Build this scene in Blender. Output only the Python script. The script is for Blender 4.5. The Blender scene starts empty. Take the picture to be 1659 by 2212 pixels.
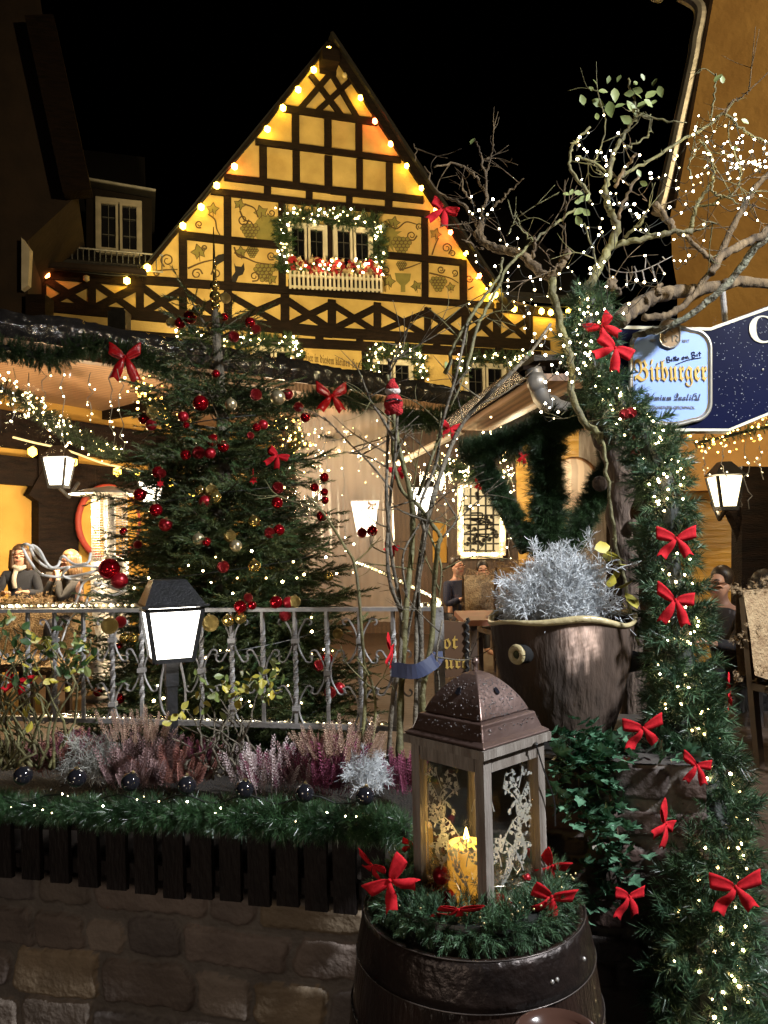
import bpy, bmesh, math, random
import numpy as np
from mathutils import Vector, Matrix
random.seed(7); RNG = np.random.default_rng(11)
D = bpy.data; SC = bpy.context.scene; COL = SC.collection
R = math.radians
# ------------------------------------------------------------------ camera
F = 1671.0; CX, CY = 829.5, 1106.0
PITCH, ROLL = R(2.4), -0.022
CAM = np.array((0.0, 0.0, 1.6))
RM = np.array((Matrix.Rotation(math.pi / 2 + PITCH, 3, 'X') @ Matrix.Rotation(ROLL, 3, 'Z')))
def ray(px, py):
    return RM @ np.array(((px - CX) / F, (CY - py) / F, -1.0))
def at(px, py, Y):                      # point at forward distance Y
    d = ray(px, py); return CAM + d * (Y / d[1])
def atz(px, py, z):                     # point on a level plane
    d = ray(px, py); return CAM + d * ((z - CAM[2]) / d[2])
def vpl(px, py, p0, dxy, off=0.0):      # point on an upright plane through p0 along dxy, pushed off towards the camera
    n = np.array((dxy[1], -dxy[0], 0.0)); n /= np.linalg.norm(n)
    d = ray(px, py); t = n.dot(np.asarray(p0, float) - CAM) / n.dot(d)
    return CAM + d * t + n * off
cam = D.cameras.new('camera'); camo = D.objects.new('camera', cam); COL.objects.link(camo)
camo.matrix_world = Matrix.Translation(Vector(CAM)) @ Matrix(RM.tolist()).to_4x4()
cam.sensor_fit = 'HORIZONTAL'; cam.sensor_width = 36; cam.lens = 36 * F / 1659
cam.clip_start = 0.05; cam.clip_end = 500; SC.camera = camo
# ------------------------------------------------------------------ mesh builder
def unit(v):
    v = np.asarray(v, float); return v / (np.linalg.norm(v) + 1e-12)
class MB:
    def __init__(s): s.V = []; s.F = []; s.n = 0; s.C = []
    def add(s, v, *faces, col=None):
        v = np.asarray(v, float).reshape(-1, 3)
        for f in faces:
            f = np.asarray(f, int)
            if f.size: s.F.append(f.reshape(-1, f.shape[-1]) + s.n)
        s.V.append(v); s.n += len(v)
        if col is not None: s.C.append(np.broadcast_to(np.asarray(col, float), (len(v), 3)))
        return s
    def box(s, c, size, ax=None):       # ax: 3 row axes
        ax = np.eye(3) if ax is None else np.asarray(ax, float)
        k = np.array([(x, y, z) for x in (-1, 1) for y in (-1, 1) for z in (-1, 1)]) * 0.5 * np.asarray(size, float)
        return s.add(np.asarray(c, float) + k @ ax, [(0, 1, 3, 2), (4, 6, 7, 5), (0, 4, 5, 1), (2, 3, 7, 6), (0, 2, 6, 4), (1, 5, 7, 3)])
    def beam(s, a, b, w, h, n):         # bar from a to b, width w across, h along n
        a = np.asarray(a, float); b = np.asarray(b, float); d = unit(b - a); n = np.asarray(n, float)
        n = unit(n - d * n.dot(d)); c = np.cross(n, d)
        return s.box((a + b) / 2, (np.linalg.norm(b - a), w, h), (d, c, n))
    def tube(s, pts, r, n=8, cap=True):
        p = np.asarray(pts, float); m = len(p); r = np.broadcast_to(np.asarray(r, float), (m,))
        t = np.gradient(p, axis=0); t /= np.linalg.norm(t, axis=1)[:, None] + 1e-12
        u = unit(np.cross(t[0], (0.13, 0.21, 0.97) if abs(t[0][2]) < .9 else (1, 0.1, 0)))
        ang = np.arange(n) * 2 * math.pi / n; out = []
        for i in range(m):
            u = unit(u - t[i] * u.dot(t[i])); w = np.cross(t[i], u)
            out.append(p[i] + r[i] * (np.cos(ang)[:, None] * u + np.sin(ang)[:, None] * w))
        j = np.arange(n); k = (j + 1) % n
        q = np.concatenate([np.stack([i * n + j, i * n + k, (i + 1) * n + k, (i + 1) * n + j], 1) for i in range(m - 1)])
        fs = [q]
        if cap: fs += [j[::-1][None], (j + (m - 1) * n)[None]]
        return s.add(np.concatenate(out), *fs)
    def lathe(s, prof, c, n=24, cap=True, wob=None):   # prof [(r, z)], wob(theta, k) -> dz, scale
        c = np.asarray(c, float); a = np.arange(n) * 2 * math.pi / n; out = []
        for (r, z) in prof: out.append(np.stack([c[0] + r * np.cos(a), c[1] + r * np.sin(a), np.full(n, c[2] + z)], 1))
        j = np.arange(n); k = (j + 1) % n; m = len(prof)
        q = np.concatenate([np.stack([i * n + j, i * n + k, (i + 1) * n + k, (i + 1) * n + j], 1) for i in range(m - 1)])
        fs = [q]
        if cap: fs += [j[::-1][None], (j + (m - 1) * n)[None]]
        return s.add(np.concatenate(out), *fs)
    def sphere(s, c, r, n=12, sc=(1, 1, 1)):
        m = max(4, n // 2); th = np.linspace(0, math.pi, m + 1); a = np.arange(n) * 2 * math.pi / n
        v = np.stack([np.outer(np.sin(th), np.cos(a)), np.outer(np.sin(th), np.sin(a)), np.outer(np.cos(th), np.ones(n))], 2).reshape(-1, 3)
        j = np.arange(n); k = (j + 1) % n
        q = np.concatenate([np.stack([i * n + j, (i + 1) * n + j, (i + 1) * n + k, i * n + k], 1) for i in range(m)])
        return s.add(np.asarray(c, float) + v * r * np.asarray(sc, float), q)
    def prism(s, poly, d):              # planar polygon pushed along d
        p = np.asarray(poly, float); n = len(p); d = np.asarray(d, float); j = np.arange(n); k = (j + 1) % n
        return s.add(np.concatenate([p, p + d]), np.stack([j, k, k + n, j + n], 1), j[::-1][None], (j + n)[None])
    def sheet(s, grid):                 # (a, b, 3) grid of points
        g = np.asarray(grid, float); a, b = g.shape[:2]; i = np.arange(a * b).reshape(a, b)
        return s.add(g.reshape(-1, 3), np.stack([i[:-1, :-1], i[:-1, 1:], i[1:, 1:], i[1:, :-1]], -1).reshape(-1, 4))
    def strip(s, pts, w, n, th=0.0):    # flat ribbon along pts in the plane with normal n
        p = np.asarray(pts, float); t = np.gradient(p, axis=0); sd = np.cross(t, n); sd /= np.linalg.norm(sd, axis=1)[:, None] + 1e-12
        w = np.broadcast_to(np.asarray(w, float), (len(p),))[:, None] / 2
        return s.sheet(np.stack([p - sd * w, p + sd * w], 1))
    def scatter(s, tmpl, locs, dirs, scale=1.0, spin=None):
        tv, tf = tmpl; locs = np.asarray(locs, float).reshape(-1, 3); m = len(locs)
        if m == 0: return s
        z = np.asarray(dirs, float).reshape(-1, 3); z = z / (np.linalg.norm(z, axis=1)[:, None] + 1e-9)
        ref = np.where(np.abs(z[:, 2:3]) < .95, np.array((0, 0, 1.0)), np.array((1.0, 0, 0)))
        x = np.cross(ref, z); x /= np.linalg.norm(x, axis=1)[:, None]; y = np.cross(z, x)
        a = RNG.uniform(0, 2 * math.pi, m) if spin is None else np.broadcast_to(spin, (m,))
        x2 = np.cos(a)[:, None] * x + np.sin(a)[:, None] * y; y2 = -np.sin(a)[:, None] * x + np.cos(a)[:, None] * y
        sc = np.broadcast_to(np.asarray(scale, float), (m,))
        B = np.stack([x2, y2, z], 1) * sc[:, None, None]
        v = np.einsum('vk,mkd->mvd', tv, B) + locs[:, None, :]
        f = (tf[None] + (np.arange(m) * len(tv))[:, None, None]).reshape(-1, tf.shape[1])
        return s.add(v.reshape(-1, 3), f)
    def mesh(s, name, org=(0, 0, 0), smooth=False):
        me = D.meshes.new(name); v = np.concatenate(s.V) - np.asarray(org, float)
        lv = np.concatenate([f.ravel() for f in s.F]); lt = np.concatenate([np.full(len(f), f.shape[1]) for f in s.F])
        me.vertices.add(len(v)); me.vertices.foreach_set('co', v.ravel().astype(np.float32))
        me.loops.add(len(lv)); me.loops.foreach_set('vertex_index', lv.astype(np.int32))
        me.polygons.add(len(lt)); me.polygons.foreach_set('loop_start', np.concatenate([[0], np.cumsum(lt)[:-1]]).astype(np.int32))
        me.polygons.foreach_set('use_smooth', np.full(len(lt), bool(smooth)))
        if s.C and sum(map(len, s.C)) == len(v):
            ca = me.attributes.new('Col', 'FLOAT_COLOR', 'POINT')
            ca.data.foreach_set('color', np.concatenate([np.concatenate(s.C), np.ones((len(v), 1))], 1).ravel().astype(np.float32))
        me.update(calc_edges=True); me.validate(); return me
    def base(s):
        v = np.concatenate(s.V); return np.array((v[:, 0].mean(), v[:, 1].mean(), v[:, 2].min()))
def wloc(o):
    p = np.zeros(3)
    while o is not None: p += np.array(o.location); o = o.parent
    return p
def link(name, me, m=None, parent=None, loc=(0, 0, 0)):
    o = D.objects.new(name, me); COL.objects.link(o); o.location = [float(q) for q in loc]; o.parent = parent
    if m is not None and me is not None and not me.materials: me.materials.append(m)
    return o
def tag(o, label=None, cat=None, group=None, kind=None):
    if label: o['label'] = label
    if cat: o['category'] = cat
    if group: o['group'] = group
    if kind: o['kind'] = kind
    return o
def thing(name, label, cat, loc, rotz=0.0, group=None):
    o = D.objects.new(name, None); COL.objects.link(o); o.location = [float(q) for q in loc]; o.rotation_euler = (0, 0, rotz)
    o.empty_display_size = .1
    return tag(o, label, cat, group)
def part(mb, name, m, parent, smooth=False, label=None, kind=None):   # mb in world space, parent chain unrotated
    o = link(name, mb.mesh(name, wloc(parent), smooth), m, parent); return tag(o, label, None, None, kind)
def lpart(mb, name, m, parent, smooth=False):                          # mb in the parent's own space
    return link(name, mb.mesh(name, (0, 0, 0), smooth), m, parent)
def single(mb, name, label, cat, m, group=None, smooth=False, kind=None):
    b = mb.base(); return tag(link(name, mb.mesh(name, b, smooth), m, None, b), label, cat, group, kind)
def struct(mb, name, m, smooth=False):
    b = mb.base(); return tag(link(name, mb.mesh(name, b, smooth), m, None, b), kind='structure')
def dup(root, loc, rot=None, label=None, scale=None, group=None):
    r = root.copy(); COL.objects.link(r); r.location = [float(q) for q in loc]
    if rot is not None: r.rotation_euler = rot
    if scale is not None: r.scale = (scale,) * 3
    if label: r['label'] = label
    if group: r['group'] = group
    for ch in list(root.children):
        c = ch.copy(); COL.objects.link(c); c.parent = r
        for g in list(ch.children):
            d = g.copy(); COL.objects.link(d); d.parent = c
    return r
def spline(pts, sub=5):                 # Catmull-Rom, any row width
    p = np.asarray(pts, float)
    if len(p) < 3: return np.stack([p[0] + (p[-1] - p[0]) * t for t in np.linspace(0, 1, sub + 1)])
    q = np.concatenate([[2 * p[0] - p[1]], p, [2 * p[-1] - p[-2]]]); out = []
    for i in range(len(p) - 1):
        a, b, c, d = q[i:i + 4]
        for t in np.arange(sub) / sub:
            out.append(.5 * (2 * b + (c - a) * t + (2 * a - 5 * b + 4 * c - d) * t * t + (3 * b - a - 3 * c + d) * t ** 3))
    out.append(p[-1]); return np.array(out)
ORD = ['', 'second ', 'third ', 'fourth ', 'fifth ', 'sixth ', 'seventh ', 'eighth ', 'ninth ', 'tenth ', 'eleventh ', 'twelfth ', 'thirteenth ', 'fourteenth ',
       'fifteenth ', 'sixteenth ', 'seventeenth ', 'eighteenth ', 'nineteenth ', 'twentieth ', 'twenty-first ', 'twenty-second ', 'twenty-third ', 'twenty-fourth ', 'twenty-fifth ', 'twenty-sixth ', 'twenty-seventh ',
       'twenty-eighth ', 'twenty-ninth ', 'thirtieth ', 'thirty-first ', 'thirty-second ', 'thirty-third ', 'thirty-fourth ', 'thirty-fifth ', 'thirty-sixth ', 'thirty-seventh ', 'thirty-eighth ', 'thirty-ninth ', 'fortieth ']
# ------------------------------------------------------------------ materials
MATS = {}
def mat(name, c1, c2=None, rough=.6, metal=0.0, scale=6.0, bump=0.0, bscale=None, coat=0.0, stretch=None, wave=None, attr=False, spec=None, sheen=0, detail=5, contrast=None, rot=0.0):
    m = D.materials.new(name); m.use_nodes = True; nt = m.node_tree; N = nt.nodes; L = nt.links; b = N['Principled BSDF']
    b.inputs['Roughness'].default_value = rough; b.inputs['Metallic'].default_value = metal
    if coat: b.inputs['Coat Weight'].default_value = coat; b.inputs['Coat Roughness'].default_value = .08
    if spec is not None: b.inputs['Specular IOR Level'].default_value = spec
    if sheen: b.inputs['Sheen Weight'].default_value = sheen
    tc = N.new('ShaderNodeTexCoord'); mp = N.new('ShaderNodeMapping'); L.new(tc.outputs['Object'], mp.inputs[0])
    if stretch: mp.inputs['Scale'].default_value = stretch
    if rot: mp.vector_type = 'TEXTURE'; mp.inputs['Rotation'].default_value = (0, 0, rot); mp.inputs['Scale'].default_value = tuple(1 / k for k in (stretch or (1, 1, 1)))
    c2 = c2 or tuple(q * .7 for q in c1)
    nz = N.new('ShaderNodeTexNoise'); nz.inputs['Scale'].default_value = scale; nz.inputs['Detail'].default_value = detail; L.new(mp.outputs[0], nz.inputs['Vector'])
    cr = N.new('ShaderNodeValToRGB'); lo, hi = contrast or (.33, .67)
    cr.color_ramp.elements[0].position = lo; cr.color_ramp.elements[0].color = (*c2, 1); cr.color_ramp.elements[1].position = hi; cr.color_ramp.elements[1].color = (*c1, 1)
    src = nz.outputs['Fac']
    if wave:
        wv = N.new('ShaderNodeTexWave'); wv.inputs['Scale'].default_value = wave[0]; wv.inputs['Distortion'].default_value = wave[1]; wv.inputs['Detail'].default_value = 3; wv.bands_direction = wave[2]
        L.new(mp.outputs[0], wv.inputs['Vector']); src = wv.outputs['Fac']
    L.new(src, cr.inputs[0]); col = cr.outputs[0]
    if attr:
        at_ = N.new('ShaderNodeAttribute'); at_.attribute_name = 'Col'; mx = N.new('ShaderNodeMix'); mx.data_type = 'RGBA'; mx.blend_type = 'MULTIPLY'; mx.inputs[0].default_value = 1
        L.new(at_.outputs['Color'], mx.inputs[6]); L.new(col, mx.inputs[7]); col = mx.outputs[2]
    L.new(col, b.inputs['Base Color'])
    if bump:
        bn = N.new('ShaderNodeTexNoise'); bn.inputs['Scale'].default_value = bscale or scale * 4; bn.inputs['Detail'].default_value = 6; L.new(mp.outputs[0], bn.inputs['Vector'])
        bp = N.new('ShaderNodeBump'); bp.inputs['Strength'].default_value = bump; bp.inputs['Distance'].default_value = .02; L.new(bn.outputs['Fac'], bp.inputs['Height']); L.new(bp.outputs[0], b.inputs['Normal'])
    MATS[name] = m; return m
def emit(name, c, s):
    m = D.materials.new(name); m.use_nodes = True; b = m.node_tree.nodes['Principled BSDF']; b.inputs['Base Color'].default_value = (.02, .02, .02, 1)
    b.inputs['Emission Color'].default_value = (*c, 1); b.inputs['Emission Strength'].default_value = s; return m
def glassy(name, tint=(1, 1, 1), gloss=.08, rough=.02, bump=0, bscale=8, stretch=None):      # thin clear sheet: lets light through, mirrors a little
    m = D.materials.new(name); m.use_nodes = True; nt = m.node_tree; N = nt.nodes; L = nt.links; N.remove(N['Principled BSDF'])
    t = N.new('ShaderNodeBsdfTransparent'); t.inputs[0].default_value = (*tint, 1); g = N.new('ShaderNodeBsdfGlossy'); g.inputs['Roughness'].default_value = rough
    fr = N.new('ShaderNodeLayerWeight'); fr.inputs[0].default_value = .25; ma = N.new('ShaderNodeMath'); ma.operation = 'MULTIPLY_ADD'; ma.inputs[1].default_value = .6; ma.inputs[2].default_value = gloss
    L.new(fr.outputs['Fresnel'], ma.inputs[0]); mx = N.new('ShaderNodeMixShader'); L.new(ma.outputs[0], mx.inputs[0]); L.new(t.outputs[0], mx.inputs[1]); L.new(g.outputs[0], mx.inputs[2]); L.new(mx.outputs[0], N['Material Output'].inputs[0])
    if bump:
        tc = N.new('ShaderNodeTexCoord'); mp = N.new('ShaderNodeMapping'); mp.inputs['Scale'].default_value = stretch or (1, 1, 1); L.new(tc.outputs['Object'], mp.inputs[0])
        bn = N.new('ShaderNodeTexNoise'); bn.inputs['Scale'].default_value = bscale; bn.inputs['Detail'].default_value = 4; L.new(mp.outputs[0], bn.inputs['Vector'])
        bp = N.new('ShaderNodeBump'); bp.inputs['Strength'].default_value = bump; bp.inputs['Distance'].default_value = .05; L.new(bn.outputs['Fac'], bp.inputs['Height']); L.new(bp.outputs[0], g.inputs['Normal']); L.new(bp.outputs[0], fr.inputs['Normal'])
    return m
PLASTER = mat('yellow_plaster', (.66, .47, .17), (.40, .26, .08), .9, scale=2.3, bump=.35, bscale=26, detail=9, contrast=(.25, .72))
TIMBER = mat('dark_timber', (.017, .009, .006), (.006, .0035, .003), .75, scale=5, bump=.6, bscale=25, stretch=(1, 1, 6), spec=.15)
SLATE = mat('roof_slate', (.012, .010, .010), (.006, .005, .005), .6, scale=9, bump=.4)
DARKWALL = mat('brown_wall', (.03, .017, .011), (.018, .01, .007), .9, scale=3, bump=.3)
OCHRE = mat('ochre_render', (.46, .27, .085), (.36, .2, .06), .9, scale=2.2, bump=.35, bscale=14)
BOARD = mat('ceiling_board', (.36, .21, .12), (.20, .11, .06), .55, scale=3, wave=(1.2, 5, 'Y'), bump=.2, stretch=(1, 9, 9))
WHITEWOOD = mat('white_paint', (.62, .56, .46), (.5, .45, .36), .5, scale=5, bump=.1)
BLACKPLASTIC = mat('black_film', (.03, .03, .034), (.018, .018, .02), .13, scale=3, bump=1.0, bscale=14, spec=.9)
BLACKMETAL = mat('black_metal', (.02, .02, .022), (.012, .012, .012), .4, scale=20, bump=.15)
IRON = mat('grey_iron', (.3, .29, .28), (.2, .19, .185), .5, metal=.25, scale=20, bump=.2)
ZINC = mat('zinc', (.36, .34, .32), (.24, .23, .21), .42, metal=.5, scale=8, bump=.1)
COPPER = mat('brown_copper', (.17, .115, .10), (.10, .06, .048), .36, metal=.6, scale=5, bump=.12, bscale=60, coat=.25)
GREYWOOD = mat('weathered_wood', (.25, .22, .19), (.13, .105, .085), .7, scale=7, bump=.5, bscale=40, stretch=(5, 5, .6))
BARK = mat('bark', (.17, .12, .065), (.05, .034, .02), .9, scale=14, bump=1, bscale=40, stretch=(1, 1, .35))
GREENSTEM = mat('green_stem', (.16, .15, .055), (.075, .065, .03), .7, scale=14, bump=.5, bscale=60)
GREYSTEM = mat('grey_stem', (.17, .145, .105), (.06, .05, .035), .8, scale=16, bump=.8, bscale=60)
FIR = mat('fir_needles', (.075, .095, .028), (.02, .032, .01), .5, scale=5, spec=.4)
FIRTIP = mat('fir_needles_fresh', (.08, .14, .05), (.03, .065, .022), .5, scale=5, spec=.4)
PVC = mat('artificial_needles', (.09, .17, .085), (.018, .05, .024), .42, scale=14, spec=.5)
PVCDARK = mat('artificial_needles_dark', (.035, .075, .026), (.012, .028, .01), .45, scale=7, spec=.5)
PVCGRASS = mat('tinsel_green', (.045, .11, .04), (.01, .034, .012), .35, scale=6, spec=.8)
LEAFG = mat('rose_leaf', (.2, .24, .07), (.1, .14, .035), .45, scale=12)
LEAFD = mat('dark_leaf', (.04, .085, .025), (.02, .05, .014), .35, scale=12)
LEAFY = mat('yellow_leaf', (.42, .34, .04), (.25, .24, .04), .45, scale=9)
IVY = mat('ivy_leaf', (.14, .27, .17), (.04, .11, .06), .16, scale=20, spec=1.0)
VELVET = mat('red_velvet', (.52, .012, .02), (.38, .006, .012), .8, scale=9, bump=.15, bscale=60, spec=.2)
REDFILM = mat('red_plastic', (.42, .008, .012), (.3, .004, .008), .22, scale=5, bump=.3, bscale=10)
REDGLASS = mat('red_glass', (.4, .004, .012), (.3, .002, .008), .07, metal=.75, scale=2)
REDMATT = mat('red_satin', (.36, .01, .02), (.26, .006, .012), .3, metal=.5, scale=2)
REDGLIT = mat('red_glitter', (.45, .015, .02), (.2, .004, .006), .35, metal=.6, scale=160, bump=1, bscale=220)
GOLDSH = mat('gold_glass', (.62, .45, .14), (.5, .36, .1), .1, metal=.9, scale=2)
GOLDGL = mat('gold_glitter', (.6, .42, .13), (.3, .2, .05), .35, metal=.7, scale=160, bump=1, bscale=220)
CHAMP = mat('champagne_satin', (.62, .52, .32), (.5, .42, .25), .28, metal=.8, scale=2)
CAPM = mat('gold_cap', (.5, .4, .2), None, .3, metal=.9)
DARKBALL = mat('black_glass', (.012, .012, .016), None, .08, coat=.4)
SOIL = mat('soil', (.02, .014, .01), (.01, .007, .005), .95, scale=30, bump=1)
CABLE = mat('dark_cable', (.012, .014, .012), None, .5)
CLEARWIRE = mat('clear_cable', (.3, .28, .24), (.2, .19, .16), .3)
# ------------------------------------------------------------------ templates
def needle_tmpl(L=.09, n=56, nl=.028, w=.0022, tilt=.75, seed=1, flat=0.0):
    r = np.random.default_rng(seed); V = []; Fs = []
    for i in range(n):
        t = (i + r.uniform(0, 1)) / n; a = r.uniform(0, 2 * math.pi); out = np.array((math.cos(a), math.sin(a) * (1 - flat), 0)); z = L * t
        tl = tilt * (1 - .55 * t) + r.uniform(-.15, .15); d = out * math.sin(tl) + np.array((0, 0, math.cos(tl))); l = nl * r.uniform(.75, 1.15) * (1 - .25 * t)
        sd = np.cross(d, (r.normal(), r.normal(), r.normal())); sd = unit(sd) * w / 2
        b = np.array((0, 0, z)); k = len(V); V += [b - sd, b + sd, b + d * l]; Fs.append((k, k + 1, k + 2))
    return np.array(V), np.array(Fs)
T_GAR = needle_tmpl(.085, 52, .036, .0032, 1.0, 1)
T_FIR = needle_tmpl(.13, 64, .03, .0042, 1.05, 2, .5)
T_BRUSH = needle_tmpl(.05, 40, .055, .0022, 1.1, 3)
T_LOW = needle_tmpl(.09, 34, .05, .005, 1.0, 4)
T_SILV = None
def leaf_tmpl(l=1.0, w=.5):
    v = [(0, 0, 0), (-w * .3, .06, l * .25), (w * .3, .06, l * .25), (-w * .5, .05, l * .55), (w * .5, .05, l * .55), (-w * .33, 0, l * .82), (w * .33, 0, l * .82), (0, -.05, l), (0, 0, l * .28), (0, -.02, l * .58), (0, -.03, l * .84)]
    f = [(0, 1, 8), (0, 8, 2), (1, 3, 9), (1, 9, 8), (8, 9, 4), (8, 4, 2), (3, 5, 10), (3, 10, 9), (9, 10, 6), (9, 6, 4), (5, 7, 10), (10, 7, 6)]
    return np.array(v, float), np.array(f)
T_LEAF = leaf_tmpl(1, .62); T_LONG = leaf_tmpl(1, .36)
def ivy_tmpl():
    o = [(0, 0), (-.28, -.12), (-.5, .12), (-.36, .3), (-.55, .58), (-.22, .6), (0, 1), (.22, .6), (.55, .58), (.36, .3), (.5, .12), (.28, -.12)]
    v = [(0, .07, .32)] + [(x, -abs(x) * .18, y) for x, y in o]; n = len(o)
    return np.array(v, float), np.array([(0, 1 + i, 1 + (i + 1) % n) for i in range(n)])
T_IVY = ivy_tmpl()
def rdirs(n, up=0.0):
    d = RNG.normal(size=(n, 3)); d[:, 2] += up; return d / np.linalg.norm(d, axis=1)[:, None]
def garland_pts(path, rad, n, droop=0.0):    # points and outward directions round a path (rows x, y, z)
    p = np.asarray(path, float); seg = np.linalg.norm(np.diff(p, axis=0), axis=1); c = np.concatenate([[0], np.cumsum(seg)])
    s = RNG.uniform(0, c[-1], n); rr = np.broadcast_to(np.asarray(rad, float), (len(p),))
    q = np.stack([np.interp(s, c, p[:, k]) for k in range(3)], 1); r = np.interp(s, c, rr)
    t = np.stack([np.interp(s, c, np.gradient(p, axis=0)[:, k]) for k in range(3)], 1); t /= np.linalg.norm(t, axis=1)[:, None] + 1e-9
    d = rdirs(n); d -= t * (d * t).sum(1)[:, None] * .75; d[:, 2] -= droop; d /= np.linalg.norm(d, axis=1)[:, None]
    return q, d, r
def ico_mesh(name, sub=1):
    bm = bmesh.new(); bmesh.ops.create_icosphere(bm, subdivisions=sub, radius=1.0); me = D.meshes.new(name); bm.to_mesh(me); bm.free()
    for p_ in me.polygons: p_.use_smooth = True
    return me
LEDM = {}
def led_mesh(m):
    if m.name not in LEDM:
        me = ico_mesh('led'); me.materials.append(m); LEDM[m.name] = me
    return LEDM[m.name]
E_WARM = emit('led_warm_white', (1.0, .74, .36), 48); E_COOL = emit('led_white', (1.0, .84, .55), 60); E_GOLD = emit('led_gold', (1.0, .58, .12), 36)
E_TINY = emit('led_small', (1.0, .85, .5), 16)
DIML = {}
def dim_led(m):
    if m.name not in DIML:
        e = m.node_tree.nodes['Principled BSDF'].inputs; c = e['Emission Color'].default_value; DIML[m.name] = emit(m.name + '_dim', (c[0], c[1] * .92, c[2] * .7), e['Emission Strength'].default_value * .22)
    return DIML[m.name]
def leds(root, pts, r, m=None, most=100, name='led_bulb'):
    me = led_mesh(m or E_WARM); me2 = led_mesh(dim_led(m or E_WARM)); b = wloc(root); pts = [np.asarray(p, float) for p in pts]
    pts.sort(key=lambda p: np.linalg.norm(p - CAM))
    for p in pts[:most]:
        o = D.objects.new(name, me if RNG.uniform() < .6 else me2); COL.objects.link(o); o.parent = root; o.location = [float(q) for q in p - b]; k = r * RNG.uniform(.65, 1.35); o.scale = (k, k, k)
    if len(pts) > most:
        mb = MB()
        for p in pts[most:]: mb.sphere(p, r, 5)
        part(mb, 'small_leds', m or E_WARM, root, kind='stuff')
def text_part(txt, name, m, parent, org, ux, uz, size, ext=.002, align='CENTER', shear=0.0):   # lettering lying in the plane ux, uz
    cu = D.curves.new(name, 'FONT'); cu.body = txt; cu.size = size; cu.align_x = align; cu.align_y = 'CENTER'; cu.extrude = ext; cu.shear = shear
    to = D.objects.new(name, cu); COL.objects.link(to); me = D.meshes.new_from_object(to.evaluated_get(bpy.context.evaluated_depsgraph_get()))
    D.objects.remove(to); ux = unit(ux); uz = unit(uz); n = np.cross(ux, uz)
    Mx = Matrix(np.stack([ux, uz, n], 1).tolist()).to_4x4(); Mx.translation = Vector((np.asarray(org, float) - wloc(parent)).tolist()); me.transform(Mx)
    me.name = name; me.materials.clear(); o = link(name, me, None, parent); me.materials.append(m); return o
def vnoise(u, v, s=1.0, seed=0):
    r = np.random.default_rng(seed); out = 0
    for k in range(7):
        a, b, ph = r.normal(0, 1), r.normal(0, 1), r.uniform(0, 6.28); out = out + np.sin(s * (a * u + b * v) * (1 + k * .7) + ph) / (1 + k * .6)
    return out / 2.2
# ------------------------------------------------------------------ zoom frames of the survey -> picture coordinates
def zf(ox, oy, k): return lambda x, y: ((ox + x * k) / 1.23448, (oy + y * k) / 1.23448)
z1 = zf(350, 80, .60277); z2 = zf(0, 400, .42194); z3 = zf(500, 550, .60277); z4 = zf(1100, 150, .57143); z5 = zf(1448, 700, .36166)
z6 = zf(0, 800, .42194); z7 = zf(300, 900, .48222); z8 = zf(900, 950, .48222); y1 = zf(1448, 1100, .40678); y2 = zf(0, 1500, .42194); y3 = zf(500, 1500, .42194); y4 = zf(900, 1700, .48222); y5 = zf(1400, 1900, .39060)
# ------------------------------------------------------------------ timber framed house
HD = np.array((1, .31, 0.0)); HD /= np.linalg.norm(HD); HN = np.array((HD[1], -HD[0], 0.0)); HP = np.array((0, 15.0, 0)); UP = np.array((0, 0, 1.0))
def H(p, off=0.0): return vpl(p[0], p[1], HP, HD, off)
hb = H((700, 640)); hb[2] = 0
house = thing('timber_house', 'tall half-timbered house with a yellow gable, painted vine panels and strings of bulbs', 'house', hb)
AP = z1(868, 80); EL = z1(58, 1075); ER = z1(1590, 1170)
mb = MB()
poly = [H(EL), H(AP), H(ER)]
zL = H(EL)[2]; zR = H(ER)[2]
wl = H(z2(235, 770)); wr = H((1260, 690))
outline = [(wl[0], wl[1], 0), (wr[0], wr[1], 0), wr, H(ER), H(AP), H(EL), H((312, 600)), wl]
mb.prism([np.array(q) for q in outline][::-1], -HN * .3)
part(mb, 'wall', PLASTER, house)
# roof slabs with their overhanging verges
def slab(a, b, th, fwd, back, name, m, up=.1):
    d = unit(b - a); nrm = unit(np.cross(d, -HN)); nrm = nrm if nrm[2] > 0 else -nrm
    q = MB(); lo = [a, b]; pts = [a + nrm * up, b + nrm * up, b + nrm * (up + th), a + nrm * (up + th)]
    q.prism([p + HN * fwd for p in pts], -HN * (fwd + back)); return part(q, name, m, house)
A3, L3, R3 = H(AP), H(EL), H(ER)
slab(L3 + unit(L3 - A3) * .15, A3 + unit(A3 - L3) * .06, .06, .08, 8, 'roof', SLATE, .02)
slab(R3 + unit(R3 - A3) * .5, A3 + unit(A3 - R3) * .1, .06, .3, 8, 'roof', SLATE, .07)
def timber(a, b, w, off=.05, t=.09, name='beam', m=None):
    w *= RNG.uniform(.88, 1.1); q = MB(); q.beam(H(a, off - t / 2), H(b, off - t / 2), w, t, HN); return part(q, name, m or TIMBER, house)
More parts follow.
